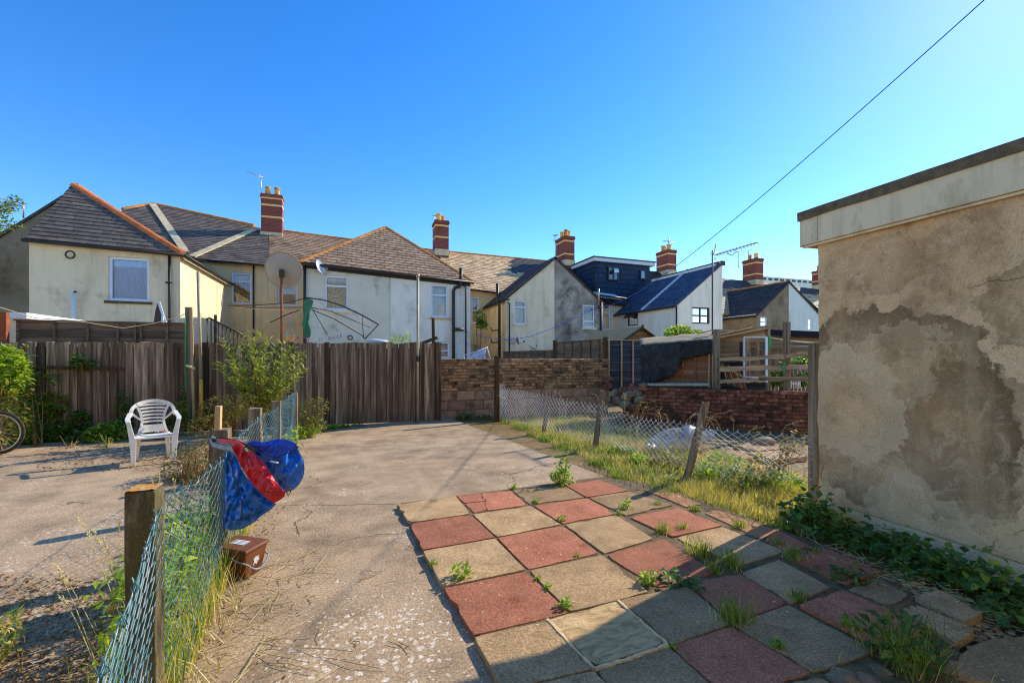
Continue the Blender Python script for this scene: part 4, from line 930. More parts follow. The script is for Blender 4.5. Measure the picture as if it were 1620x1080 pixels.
dm = obj('dormer', MB().hexa([Vector((dl.x + .03, VD + .03, zb - .3)), Vector((dr.x - .03, VD + .03, zb - .3)), Vector((dr.x - .03, VR + 1, zb - .3)), Vector((dl.x + .03, VR + 1, zb - .3))], [dl + Vector((.03, .03, 0)), dr + Vector((-.03, .03, 0)), Vector((dr.x - .03, VR + 1, dr.z)), Vector((dl.x + .03, VR + 1, dl.z))]), 'dormer_slate', hd)
tw_, th_ = .34, .3; z = zb; r = 0
while z < dl.z - .02:
    for side in (0, 1):
        Ln = (dr.x - dl.x) if side == 0 else (VR + .6 - VD); s_ = -(tw_ / 2 if r % 2 else 0)
        while s_ < Ln - .05:
            a0, a1 = max(0, s_) + .004, min(Ln, s_ + tw_) - .004; zt = min(z + th_, dl.z + (dr.z - dl.z) * ((a0 / Ln) if side == 0 else 0) - .01)
            if a1 - a0 > .03 and zt - z > .05:
                k0, k1 = -.022, .012; 
                if side == 0: f4 = [(dl.x + a0, VD + k0, z), (dl.x + a1, VD + k0, z), (dl.x + a1, VD + k1, zt), (dl.x + a0, VD + k1, zt)]; g4 = [(p[0], p[1] + .02, p[2]) for p in f4]
                else: f4 = [(dl.x + k0, VD + a1, z), (dl.x + k0, VD + a0, z), (dl.x + k1, VD + a0, zt), (dl.x + k1, VD + a1, zt)]; g4 = [(p[0] + .02, p[1], p[2]) for p in f4]
                obj('slate', MB().hexa(f4, g4), 'dormer_slate', dm)
            s_ += tw_
    z += th_; r += 1
obj('dormer_fascia', MB().hexa([dl + Vector((-.15, -.16, -.08)), dr + Vector((.3, -.16, -.08)), dr + Vector((.3, 4, -.08)), dl + Vector((-.15, 4, -.08))], [dl + Vector((-.15, -.16, .12)), dr + Vector((.3, -.16, .12)), dr + Vector((.3, 4, .12)), dl + Vector((-.15, 4, .12))]), 'trim_white', hd)
obj('dormer_roof', MB().hexa([dl + Vector((-.2, -.2, .125)), dr + Vector((.34, -.2, .125)), dr + Vector((.34, 4, .125)), dl + Vector((-.2, 4, .125))], [dl + Vector((-.2, -.2, .2)), dr + Vector((.34, -.2, .2)), dr + Vector((.34, 4, .2)), dl + Vector((-.2, 4, .2))]), 'felt', hd)
def flatwin(parent, v, x0, x1, y0, y1, bars, fm, proud=.05):
    """window standing proud of tile hanging"""
    a = V(x0, (y0 + y1) / 2, v); c_ = V(x1, (y0 + y1) / 2, v); xm = (x0 + x1) / 2; z0, z1 = V(xm, y1, v).z, V(xm, y0, v).z
    P = lambda s_, z, k=0.0: Vector((a.x + s_, v - proud + k, z))
    return window(parent, P, (0, c_.x - a.x, z0, z1), bars, fm, depth=.012, fw=.07)
flatwin(hd, VD - .03, 961, 978, 422, 444, [('v', .52)], 'charcoal'); flatwin(hd, VD - .03, 1012, 1021, 427, 442, [], 'charcoal')
obj('open_sash', MB().hexa([V(971, 424, VD - .1), V(978, 424.5, VD - .1), V(979, 427, VD - .45), V(972, 426.5, VD - .45)], [V(971, 425, VD - .1) , V(978, 425.5, VD - .1), V(979, 431, VD - .45), V(972, 430.5, VD - .45)]), 'upvc', hd)
pipe(hd, [V(942, 409, VD - .1), V(942, 472, VD - .1)], .035)
# little lean-to canopy with white bargeboard over the back window
c0, c1 = V(950, 470, VM - .9), V(983, 474, VM - .9)
b = MB(); b.hexa([c0, c1, c1 + Vector((0, .8, .3)), c0 + Vector((0, .8, .3))], [c0 + Vector((0, 0, .12)), c1 + Vector((0, 0, .12)), c1 + Vector((0, .8, .42)), c0 + Vector((0, .8, .42))]); obj('canopy', b, 'trim_white', hd)
gutter(hd, V(947, 470, VM - .95), V(990, 475, VM - .95), drop=-.1)
chimney(hd, 1054, 398, 431, VR, .75, 1.3, 4, (.3, .8, .94))

# --- the white house with a blue-slate monopitch wing
V4 = 18.2
he = thing('terraced_house', 'bright white house with blue slate roof rising to the right and black window', 'house', V(1100, 500, V4))
w_, P, hs_, ax, bx = wall_v('wall', V4, 1070, 1143, [(1070, 481), (1143, 416)], [(1095, 1123, 486, 512)], 'bright_white', he)
window(he, P, hs_[0], [('v', .5), ('h', .5)], 'charcoal', fw=.07, curtain=('blind', .3, 1, .45))
zl = V(1070, 481, V4).z; za = V(1143, 416, V4).z
h0 = U(993, 495, ax); h1 = U(1009, 490, ax); sA = VM + .1 - h0.y; sB = VM + .1 - h1.y
fl, Pf = wall('wall', (ax, VM + .1), (ax, V4 + .252), -.1, [(0, zl), (VM + .1 - V4 - .252, zl)], [(sA, sB, U(1001, 515, ax).z, U(1001, 493, ax).z)], 'bright_white', he)
window(he, Pf, (sA, sB, U(1001, 515, ax).z, U(1001, 493, ax).z), [], 'charcoal', fw=.06, depth=.06)
a0 = Vector((ax, h0.y, 0)); zz = U(1001, 493, ax).z
obj('open_sash', MB().hexa([Vector((ax - .03, h0.y, zz)), Vector((ax - .03, h1.y, zz)), Vector((ax - .3, h1.y, zz - .32)), Vector((ax - .3, h0.y, zz - .32))], [Vector((ax - .01, h0.y, zz - .03)), Vector((ax - .01, h1.y, zz - .03)), Vector((ax - .28, h1.y, zz - .35)), Vector((ax - .28, h0.y, zz - .35))]), 'charcoal', he)
wall('wall', (bx, V4 + .252), (bx, VM + .1), -.1, [(0, za), (VM + .1 - V4 - .252, za)], [], 'bright_white', he)
el = Vector((ax - .15, V4 - .05, zl - .09)); el2 = Vector((ax - .15, VM + .3, zl - .09)); ap = Vector((bx + .02, V4 - .05, za + .06)); ap2 = Vector((bx + .02, VM + .3, za + .06))
mid = lambda a, c, t: a.lerp(c, t)
tiles([el2, el, ap, ap2], .36, .26, 'blue_slate', he)
k_ = (V4 + 2.6); e_, r_ = Vector((el.x, k_, el.z)), Vector((ap.x, k_, ap.z)); obj('verge_strip', MB().bar(e_ + Vector((0, 0, .07)), r_ + Vector((0, 0, .07)), .12, .08), 'trim_white', he)
ridge(he, ap + Vector((0, .1, .03)), ap2 + Vector((0, 0, .03)), 'ridge_old', .07)
obj('verge_cap', MB().box((bx - .12, V4 - .06, za - .12), (bx + .12, VM, za + .1)), 'charcoal', he)
gutter(he, el + Vector((0, .06, 0)), el2 + Vector((0, 0, 0)), drop=.03, r=.05); pipe(he, [Vector((ax - .05, V4 - .07, zl - .1)), Vector((ax - .05, V4 - .07, -.1))], .04)
me0, me1 = V(1053, 488, VM - .25), V(1190, 500, VM - .25)
pl = plane3(me0, me1, V(1053, 432, VR)); S_ = lambda px, py: PL(px, py, *pl)
wall_v('wall', VM, 1100, 1190, [(1100, 490), (1190, 500)], [], 'brown_render', he)
tiles([me0, me1, S_(1190, 446), S_(1053, 431)], .38, .24, 'tan_tile', he, altmat='dark_patch', altfn=lambda p: p.z > S_(1150, 456).z)
q0, q1 = S_(1053, 431), S_(1190, 446); b = MB(); b.quad(q0, q1, q1 + Vector((0, 4, -2.6)), q0 + Vector((0, 4, -2.6))); obj('roof_back', b, 'dark_slate', he)
chimney(he, 1191, 411, 446, VR, .75, 1.3, 4, (.3, .8, .94))

# --- the pair with brown and pale blue gable halves
V5 = 21.0
hf = thing('terraced_house', 'far pair of houses with a gable half brown and half pale blue', 'house', V(1248, 500, V5))
w_, P, hs_, ax, bx = wall_v('wall', V5, 1198, 1248, [(1198, 496), (1248, 446)], [(1203, 1214, 501, 517)], 'brown_render', hf)
window(hf, P, hs_[0], [('h', .5)], 'upvc', fw=.08)
w_, P, hs_, ax_, bx_ = wall_v('wall', V5, 1248, 1312, [(1248, 446), (1312, 512)], [(1278, 1286, 504, 522)], 'blue_white', hf)
window(hf, P, hs_[0], [('h', .5)], 'upvc', fw=.08)
apx = V(1248, 446, V5); zl = V(1198, 496, V5).z; zr = V(1312, 512, V5).z
wall('wall', (ax, VM + .1), (ax, V5 + .252), -.1, [(0, zl), (VM + .1 - V5 - .252, zl)], [], 'brown_render', hf); wall('wall', (bx_, V5 + .252), (bx_, VM + .1), -.1, [(0, zr), (VM + .1 - V5 - .252, zr)], [], 'blue_white', hf)
ap0 = apx + Vector((0, -.06, .04)); ap2 = apx + Vector((0, 5.5, .04))
tiles([Vector((ax - .2, V5 + 5.5, zl - .16)), Vector((ax - .2, V5 - .06, zl - .16)), ap0, ap2], .36, .26, 'dark_slate', hf)
tiles([Vector((bx_ + .2, V5 - .06, zr - .2)), Vector((bx_ + .2, V5 + 5.5, zr - .2)), ap2, ap0], .36, .26, 'dark_slate', hf)
ridge(hf, ap0 + Vector((0, .2, .04)), ap2 + Vector((0, 0, .04)), 'ridge_old', .07)
obj('gutter_board', MB().bar(Vector((ax - .1, V5, zl - .1)), Vector((ax - .1, VM, zl - .1)), .06, .14), 'trim_white', hf)
me0, me1 = V(1190, 500, VM - .25), V(1330, 512, VM - .25)
pl = plane3(me0, me1, V(1190, 446, VR)); S_ = lambda px, py: PL(px, py, *pl)
wall_v('wall', VM, 1190, 1330, [(1190, 498), (1330, 510)], [], 'cream_render', hf)
tiles([me0, me1, S_(1330, 462), S_(1190, 445)], .38, .24, 'tan_tile', hf, altmat='dark_patch', altfn=lambda p: S_(1290, 480).z > p.z or (S_(1290, 456).z > p.z > S_(1290, 466).z))
q0, q1 = S_(1190, 445), S_(1330, 462); b = MB(); b.quad(q0, q1, q1 + Vector((0, 4, -2.6)), q0 + Vector((0, 4, -2.6))); obj('roof_back', b, 'dark_slate', hf)
chimney(hf, 1301, 428, 452, VR, .75, 1.3, 4, (.3, .8, .94))
fb = thing('office_block', 'distant pale blue grey flat roofed block showing beside the farthest chimney', 'building', V(1215, 445, 60))
obj('wall', MB().box((V(1205, 440, 60).x, 60, -.05), (V(1290, 440, 60).x, 66, V(1215, 437.5, 60).z)), 'blue_white', fb)
for k in range(9):
    x = lerp(V(1206, 440, 60).x, V(1288, 440, 60).x, k / 9); obj('window', MB().box((x, 59.96, V(1215, 443, 60).z), (x + .9, 59.99, V(1215, 439.5, 60).z)), 'charcoal', fb)

# --- unseen house of these yards, added white behind the camera to light the shade
hg = thing('terraced_house', 'unseen white rendered house added behind the camera, its sunlit back wall lighting the shade', 'house', (0, -3.2, 0))
obj('wall', MB().box((-16, -8, -.1), (5, -3.2, 5.6)), 'bright_white', hg)
obj('wall', MB().box((-3.2, -3.2, -.1), (-2.95, -3.0, 5.5)), 'bright_white', hg)
obj('roof', MB().prism([(-16.3, -2.9, 5.55), (-16.3, -8.3, 5.55), (-16.3, -5.6, 8.0)], (21.6, 0, 0)), 'slate', hg)
for x in (-12, -8, -5, 1.2):
    for z in (.9, 3.4):
        w = obj('window', MB().box((x, -3.2, z), (x + 1.1, -3.17, z + 1.3)), 'upvc', hg); obj('pane', MB().box((x + .08, -3.168, z + .08), (x + 1.02, -3.16, z + 1.22)), 'charcoal', w)
# ---------------------------------------------------------------- boundary walls and fences
def brickwork(parent, P, Ln, z0, courses, bl, bh, mat, joint=.01, name='brick', proud=.02, thick=.1, keep=None, jit=.004, start=0):
    """bricks laid in half bond on the face P(s, z, k); a few shared brick meshes"""
    proto = []
    for k in range(5):
        bm = MB(); w_, h_ = bl - joint, bh - joint; c = .006
        def q(y, i): return [(i + rnd(-.003, .003), y, rnd(0, .004)), (w_ - i + rnd(-.003, .003), y, rnd(0, .004)), (w_ - i + rnd(-.003, .003), y, h_ - i + rnd(-.004, 0)), (i, y, h_ - i + rnd(-.004, 0))]
        f = [(c, -proud, c), (w_ - c, -proud + rnd(-.003, .003), c), (w_ - c, -proud + rnd(-.003, .003), h_ - c), (c, -proud, h_ - c)]
        m1 = q(-proud + .007, 0); bk = q(thick, 0); bm.add(f + m1 + bk, [(0, 1, 2, 3)] + [(4 + i, 4 + (i + 1) % 4, (i + 1) % 4, i) for i in range(4)] + [(8 + i, 8 + (i + 1) % 4, 4 + (i + 1) % 4, 4 + i) for i in range(4)])
        proto.append(mesh(name, bm, mat))
    half = {}
    o0 = P(0, 0); e = (P(1, 0) - o0).normalized(); n = (P(0, 0, 1) - o0).normalized()
    base = Matrix((( e.x, n.x, 0, 0), (e.y, n.y, 0, 0), (0, 0, 1, 0), (0, 0, 0, 1)))
    for r in range(courses):
        s_ = -(bl / 2) * ((r + start) % 2)
        while s_ < Ln - .02:
            a0, a1 = max(0, s_), min(Ln, s_ + bl)
            if a1 - a0 > .03 and (keep is None or keep(a0, z0 + r * bh)):
                p = P(a0, z0 + r * bh, rnd(-jit, jit)); sx = (a1 - a0 - joint) / (bl - joint)
                inst(name, random.choice(proto), Matrix.Translation(p) @ base @ Matrix.Rotation(rnd(-.012, .012), 4, 'Y') @ Matrix.Diagonal((sx, 1, 1, 1)), parent)
            s_ += bl
def faceP(a, b_):
    a, b_ = Vector((a[0], a[1], 0)), Vector((b_[0], b_[1], 0)); e = (b_ - a).normalized(); n = Vector((-e.y, e.x, 0))
    return (lambda s_, z, k=0.0: a + e * s_ + n * k + Vector((0, 0, z))), (b_ - a).length
VW = 10.6
wl_, wr_ = V(694, 600, VW), V(962, 600, VW); ztp = V(800, 568, VW).z
bw = thing('boundary_wall', 'low brown yard wall of brick courses over big concrete blocks', 'wall', (wl_.x, VW, 0))
P, Ln = faceP((wl_.x, VW), (wr_.x, VW))
obj('mortar_core', MB().hexa([P(0, -.1), P(Ln, -.1), P(Ln, -.1, .2), P(0, -.1, .2)], [P(0, ztp - .02), P(Ln, ztp - .02), P(Ln, ztp - .02, .2), P(0, ztp - .02, .2)]), 'wall_mortar', bw)
random.seed(21)
brickwork(bw, P, Ln, -.02, 3, .44, .225, 'block', joint=.018, name='concrete_block', proud=.015, jit=.006)
nc = int((ztp - .655) / .075)
brickwork(bw, P, Ln, .655, nc, .225, .075, 'old_brick', jit=.006)
zc = .655 + nc * .075
s_ = 0
while s_ < Ln - .05:
    L1 = min(rnd(.2, .24), Ln - s_); o = obj('coping_brick', MB().hexa([P(s_ + .005, zc, -.03), P(s_ + L1 - .005, zc, -.03), P(s_ + L1 - .005, zc, .22), P(s_ + .005, zc, .22)], [P(s_ + .005, ztp + rnd(-.006, .012), -.03), P(s_ + L1 - .005, ztp + rnd(-.006, .012), -.03), P(s_ + L1 - .005, ztp + .01, .22), P(s_ + .005, ztp + .01, .22)]), 'old_brick', bw); s_ += L1

# close-boarded fence across the back of both yards
VF = 10.3
fa, fb_ = V(-40, 600, VF).x, V(697, 600, VF).x
fen = thing('board_fence', 'weathered brown close boarded fence with a lone rail across its left end', 'fence', (fa, VF, 0))
vars_ = []
random.seed(5)
for k in range(6):
    w0 = .112; h_ = 1.0; m_ = MB(); a = [(0, 0, 0), (w0, -.012, 0), (w0, .012, 0), (0, .01, 0)]
    m_.hexa(a, [(x + .002, y, h_ - (rnd(0, .012) if i in (0, 3) else rnd(0, .008))) for i, (x, y, z) in enumerate(a)]); vars_.append(mesh('board', m_, 'fence_board'))
x = fa; k = 0
while x < fb_ - .02:
    px = 810 + 0; frac = (x - fa) / (fb_ - fa); zt = lerp(V(27, 541, VF).z, V(690, 541.5, VF).z, frac) + rnd(-.025, .015)
    wd = min(rnd(.92, 1.06), (fb_ - x) / .118)
    inst('board', random.choice(vars_), Matrix.Translation((x, VF + rnd(-.006, .006), .02)) @ Matrix.Rotation(rnd(-.006, .006), 4, 'Y') @ Matrix.Rotation(rnd(.04, .16), 4, 'Z') @ Matrix.Diagonal((wd, 1, zt - .02, 1)), fen)
    x += .118 * wd + .001; k += 1
ub = MB(); x = fa + .06
while x < fb_ - .1: ub.box((x - .035, VF + .022, .03), (x + .08, VF + .036, 1.66)); x += .119
o = obj('added_gap_backing', ub, 'dark_post', fen); o['kind'] = 'stuff'  # added dark layer: stops light through the board gaps, darkens them like shade
for z in (.3, .95, 1.55): obj('rail', MB().box((fa, VF + .045, z - .04), (fb_, VF + .1, z + .04)), 'fence_board', fen)
k = fa + .3
while k < fb_: obj('fence_post', MB().box((k, VF + .105, -.1), (k + .1, VF + .2, 1.7)), 'post_wood', fen); k += 1.83
obj('nailed_rail', MB().bar(V(42, 580, VF - .05), V(194, 584, VF - .05), .035, .05), 'dark_post', fen)
for x_, y_ in ((696, 541), (658, 541)):
    p = V(x_, y_, VF - .03); obj('end_batten', MB().box((p.x - .02, VF - .045, 0), (p.x + .03, VF - .015, p.z - .01)), 'fence_board', fen)

def lap_panel(name, label, a, b_, z0, z1, nsl, batt, mat, bmat, cat='fence', post=None, par=None):
    """overlapping horizontal slats between battens, capped"""
    t = thing(name, label, cat, (a[0], a[1], 0)); P, Ln = faceP(a, b_); h_ = (z1 - z0) / nsl
    for i in range(nsl):
        w = .012 * math.sin(i * 2.3); zz = z0 + i * h_
        n = 5; m_ = MB(); vs = []
        for j in range(n + 1):
            s_ = Ln * j / n; dz = rnd(-.008, .008); vs += [P(s_, zz + dz - .02, -.018), P(s_, zz + dz - .02, -.006), P(s_, zz + h_, .014), P(s_, zz + h_, .002)]
        m_.add(vs, [(j * 4 + q, (j + 1) * 4 + q, (j + 1) * 4 + (q + 1) % 4, j * 4 + (q + 1) % 4) for j in range(n) for q in range(4)] + [(3, 2, 1, 0), (n * 4, n * 4 + 1, n * 4 + 2, n * 4 + 3)]); obj('slat', m_, mat, t)
    for f_ in batt: obj('batten', MB().hexa([P(Ln * f_ - .02, z0, -.045), P(Ln * f_ + .02, z0, -.045), P(Ln * f_ + .02, z0, -.02), P(Ln * f_ - .02, z0, -.02)], [P(Ln * f_ - .02, z1, -.045), P(Ln * f_ + .02, z1, -.045), P(Ln * f_ + .02, z1, -.02), P(Ln * f_ - .02, z1, -.02)]), bmat, t)
    obj('capping', MB().hexa([P(-.02, z1 + .004, -.06), P(Ln + .02, z1 + .004, -.06), P(Ln + .02, z1 + .004, .05), P(-.02, z1 + .004, .05)], [P(-.02, z1 + .03, -.06), P(Ln + .02, z1 + .03, -.06), P(Ln + .02, z1 + .03, .05), P(-.02, z1 + .03, .05)]), bmat, t)
    if post: 
        for f_, zt in post: obj('fence_post', MB().hexa([P(Ln * f_ - .05, -.1, -.05), P(Ln * f_ + .05, -.1, -.05), P(Ln * f_ + .05, -.1, .05), P(Ln * f_ - .05, -.1, .05)], [P(Ln * f_ - .05, zt, -.05), P(Ln * f_ + .05, zt, -.05), P(Ln * f_ + .05, zt, .05), P(Ln * f_ - .05, zt, .05)]), 'dark_post', t)
    return t
a, b_ = V(27, 530, 10.8), V(306, 530, 10.8)
lap_panel('lap_fence_panel', 'weathered lap panel standing behind and above the left board fence', (a.x, 10.8), (b_.x, 10.8), .95, V(160, 510.5, 10.8).z, 9, (.01, .2, .38, .55, .65, .685, .84, .99), 'panel_wood', 'panel_wood')
VP_ = 10.75
a, b_ = V(961, 560, VP_), V(1024, 560, VP_)
lap_panel('lap_fence_panel', 'dark bluish lap panel at the right end of the brown yard wall', (a.x, VP_), (b_.x, VP_), .25, V(990, 539, VP_).z, 12, (.02, .33, .62, .97), 'dark_panel', 'pale_timber', post=((-.055, V(953, 533, VP_).z),))
# garden fence running back beyond it, in two heights
us = V(953, 560, 10.9).x
lap_panel('lap_fence_panel', 'brown lap panel beside the shed, running back from the dark panel', (us, 13.9), (us, 11.0), .3, 1.92, 9, (.02, .22, .42, .62, .82, .98), 'panel_wood', 'panel_wood', post=((-.03, 2.02),))
lap_panel('lap_fence_panel', 'low brown lap fence running back below the grey gable', (us, 19.5), (us, 14.1), .3, 1.66, 8, (.02, .14, .26, .38, .5, .62, .74, .86, .98), 'panel_wood', 'panel_wood')

# apex shed
sh = thing('garden_shed', 'small timber shed with an apex felt roof behind the dark panel', 'shed', V(1010, 560, 12.3))
VS = 12.3
gl, gr, gt = V(984, 538, VS), V(1041, 539, VS), V(1012.5, 519, VS)
b = MB(); b.prism([Vector((gl.x + .06, VS, 0)), Vector((gr.x - .06, VS, 0)), gr + Vector((-.06, 0, 0)), gt, gl + Vector((.06, 0, 0))], (0, 2.6, 0)); obj('shed_wall', b, 'shed_wood', sh)
z = .05
while z < gt.z - .05:
    z1 = min(z + .12, gt.z - .02); cl = clip([(gl.x + .06, z), (gr.x - .06, z), (gr.x - .06, z1), (gl.x + .06, z1)], [(gl.x + .06, 0), (gr.x - .06, 0), (gr.x - .06, gr.z - .02), (gt.x, gt.z - .02), (gl.x + .06, gl.z - .02)])
    if len(cl) > 2: obj('board', MB().prism([Vector((p[0], VS - .004, p[1])) for p in cl], (0, -.014, 0)), 'shed_wood', sh)
    z += .124
up = Vector((0, 0, .05))
for p in (gl, gr):
    d_ = (p - gt); q = gt + d_ * 1.12
    b = MB(); b.hexa([gt + Vector((0, -.1, 0)), q + Vector((0, -.1, 0)), q + Vector((0, 2.7, 0)), gt + Vector((0, 2.7, 0))], [gt + Vector((0, -.1, 0)) + up, q + Vector((0, -.1, 0)) + up, q + Vector((0, 2.7, 0)) + up, gt + Vector((0, 2.7, 0)) + up]); obj('roof', b, 'shed_felt', sh)
    obj('bargeboard', MB().bar(gt + Vector((0, -.12, 0)), q + Vector((0, -.12, -.01)), .025, .13, up=(0, 1, 0)), 'dark_post', sh)
obj('finial', MB().hexa([gt + Vector((-.05, -.15, -.1)), gt + Vector((.05, -.15, -.1)), gt + Vector((.05, -.12, -.1)), gt + Vector((-.05, -.12, -.1))], [gt + Vector((-.03, -.15, .1)), gt + Vector((.03, -.15, .1)), gt + Vector((.03, -.12, .1)), gt + Vector((-.03, -.12, .1))]), 'dark_post', sh)

# red brick garden wall on the right
ra, rb = D(985, 611, 10.15), D(1330, 618, 8.45); ra.z = rb.z = 0
rw = thing('garden_wall', 'low dark red brick wall beyond the wire fence', 'wall', ra)
P, Ln = faceP((ra.x, ra.y), (rb.x, rb.y)); rz = .80
obj('mortar_core', MB().hexa([P(0, -.1, .012), P(Ln, -.1, .012), P(Ln, -.1, .2), P(0, -.1, .2)], [P(0, rz - .03, .012), P(Ln, rz - .03, .012), P(Ln, rz - .03, .2), P(0, rz - .03, .2)]), 'dark_mortar', rw)
random.seed(33); brickwork(rw, P, Ln, .04, 10, .225, .0765, 'red_brick', jit=.009)
obj('back_leaf', MB().hexa([P(0, 0, .2), P(Ln, 0, .2), P(Ln, 0, .22), P(0, 0, .22)], [P(0, rz - .03, .2), P(Ln, rz - .03, .2), P(Ln, rz - .03, .22), P(0, rz - .03, .22)]), 'dark_mortar', rw)
# rubble at its left end
STN = ['stone touching the foot of the dark lap panel in the rubble heap', 'pale stone low at the left of the rubble heap', 'stone in the upper middle of the rubble heap', 'largest upper stone at the right of the rubble heap', 'big low stone at the right of the rubble heap', 'stone against the end of the red brick wall, in the heap', 'small stone near the top left of the rubble heap', 'low stone at the right foot of the rubble heap', 'low stone at the left foot of the rubble heap', 'topmost small reddish stone beside the dark post', 'small stone sitting on the right end of the rubble heap', 'bottom stone in the middle of the rubble heap', 'bottom right stone of the rubble heap, half hidden by grass']
random.seed(3)
for k, (px, py, d, r) in enumerate(((963, 612, 10.6, .12), (972, 622, 10.5, .12), (985, 618, 10.3, .13), (999, 613, 10.2, .14), (994, 626, 10.1, .16), (1008, 622, 10.0, .12), (958, 604, 10.7, .10), (1012, 632, 9.9, .13), (976, 634, 10.2, .14), (964, 599, 10.75, .09), (1018, 610, 10.0, .10), (990, 640, 10, .15), (1003, 644, 9.8, .14))):
    tag(obj('rubble_stone', stone_mb(D(px, py, d), r, k, .75), 'rubble' if k % 3 else 'red_brick', smooth=False), STN[k], 'stone', 'stones heaped at the end of the red brick wall')

# post and rail fence standing behind the red wall
def Pd(px, py, k=.32): return PL(px, py, P(0, 0, k), (P(0, 0, 1) - P(0, 0)).normalized())
pr = thing('rail_fence', 'rough post and rail fence of split planks behind the red wall', 'fence', Pd(1200, 640))
for px, y0, w in ((1133.5, 521, .11), (1244.5, 509, .10)):
    t_, bt = Pd(px, y0), Pd(px, 680); bt.z = 0; t_ = Vector((bt.x, bt.y, t_.z)); obj('post', MB().bar(bt, t_, w, w, up=(0, 1, 0)), 'post_wood', pr, bevel=.006)
random.seed(4)
for (x0, y0, x1, y1, h_) in ((1138, 569, 1243, 564, .085), (1240, 564, 1292, 556, .08), (1138, 583, 1292, 581, .1), (1138, 603, 1212, 601, .09), (1200, 599, 1291, 599, .085)):
    n = 8; vs = []
    m_ = MB()
    for i in range(n + 1):
        t = i / n; c = Pd(lerp(x0, x1, t), lerp(y0, y1, t) + rnd(-1.2, 1.2), .25); hh = h_ * rnd(.75, 1.15)
        dn = (P(0, 0, 1) - P(0, 0)).normalized() * .02
        vs += [c + Vector((0, 0, -hh / 2)) - dn, c + Vector((0, 0, hh / 2)) - dn, c + Vector((0, 0, hh / 2)) + dn, c + Vector((0, 0, -hh / 2)) + dn]
    m_.add(vs, [(i * 4 + q, i * 4 + (q + 1) % 4, (i + 1) * 4 + (q + 1) % 4, (i + 1) * 4 + q) for i in range(n) for q in range(4)] + [(0, 3, 2, 1)[::-1], (n * 4, n * 4 + 3, n * 4 + 2, n * 4 + 1)]); obj('plank', m_, 'cladding', pr)
tag(tube_part('tied_cord', [Pd(1241.5, 574, .2), Pd(1239.5, 580, .2), Pd(1241, 587, .2), Pd(1243, 589, .2)], .016, 'green_cord', None), 'short green cord tied round the middle rail post', 'cord')
tag(tube_part('rope', [Pd(1219, 534), Pd(1250, 539), Pd(1292, 543)], .012, 'rope', None), 'pale rope strung between the tall rail post and the timber post by the garage', 'rope')
tag(tube_part('hanging_cord', [Pd(1216.5, 531, .3), Pd(1218, 538, .3), Pd(1217, 545, .3), Pd(1219, 551, .3)], .02, 'green_cord', None), 'bright green cord hanging at the corner of the derelict hut', 'cord')

# ramshackle tarpaulin-covered hut
def Pt(px, py, k=.75): return Pd(px, py, k)
ht = thing('tarpaulin_hut', 'low hut draped in torn black tarpaulin, red brown panel showing beneath', 'shed', Pt(1075, 600))
dn = (P(0, 0, 1) - P(0, 0)).normalized()
for i in range(7):
    y0, y1 = 612 - i * 9, 612 - i * 9 - 9.6
    obj('slat', MB().hexa([Pt(1030, y0, .8), Pt(1132, y0, .8), Pt(1132, y0, .82), Pt(1030, y0, .82)], [Pt(1030, y1, .815), Pt(1132, y1, .815), Pt(1132, y1, .835), Pt(1030, y1, .835)]), 'red_panel', ht)
for px in (1080, 1100, 1122, 1128): obj('batten', MB().bar(Pt(px, 613, .785), Pt(px, 550, .785), .035, .025, up=(0, 1, 0)), 'pale_timber' if px > 1115 else 'red_panel', ht)
out = [(1014, 545), (1035, 544), (1060, 542), (1095, 539), (1130, 536), (1131, 557), (1120, 560), (1108, 563), (1094, 566), (1080, 570), (1074, 576), (1071, 586), (1067, 592), (1058, 597), (1046, 602), (1030, 606), (1014, 607)]
mb = MB(); bm = bmesh.new(); vs = [bm.verts.new((p[0], p[1], 0)) for p in out]; bm.faces.new(vs); bmesh.ops.triangulate(bm, faces=bm.faces[:]); 
for _ in range(4): bmesh.ops.subdivide_edges(bm, edges=[e for e in bm.edges if e.calc_length() > 4], cuts=1, use_grid_fill=True)
bmesh.ops.triangulate(bm, faces=bm.faces[:])
vv = [Pt(v.co.x, v.co.y, .66 + .08 * mnoise.noise(Vector((v.co.x / 11, v.co.y / 34, 1))) + .045 * mnoise.noise(Vector((v.co.x / 4, v.co.y / 9, 4)))) for v in bm.verts]; ff = [tuple(v.index for v in f.verts) for f in bm.faces]; bm.verts.index_update(); ff = [tuple(v.index for v in f.verts) for f in bm.faces]; bm.free()
nv = len(vv); mb.add(vv, ff); o = obj('tarpaulin', mb, 'tarp', ht, smooth=True); sm = o.modifiers.new('thickness', 'SOLIDIFY'); sm.thickness = .01
# its sagging roof sheet
mb = MB(); n1, n2 = 16, 6; vs = []
for j in range(n2 + 1):
    for i in range(n1 + 1):
        p = Pt(lerp(1012, 1134, i / n1), lerp(545.5, 536, i / n1), .66 + 1.1 * j / n2); vs.append(p + Vector((0, 0, .09 * j / n2 * 1.9 + .03 * mnoise.noise(Vector((i * .5, j * .8, 2))))))
mb.add(vs, [(j * (n1 + 1) + i, j * (n1 + 1) + i + 1, (j + 1) * (n1 + 1) + i + 1, (j + 1) * (n1 + 1) + i) for j in range(n2) for i in range(n1)]); o = obj('roof_sheet', mb, 'tarp_pale', ht, smooth=True); sm = o.modifiers.new('thickness', 'SOLIDIFY'); sm.thickness = .012
b = MB(); b.hexa([Pt(1014, 640, .84), Pt(1132, 640, .84), Pt(1132, 640, 1.7), Pt(1014, 640, 1.7)], [Pt(1014, 546, .84), Pt(1132, 537, .84), Pt(1132, 537, 1.7) , Pt(1014, 546, 1.7)]); obj('hut_core', b, 'dark_panel', ht)
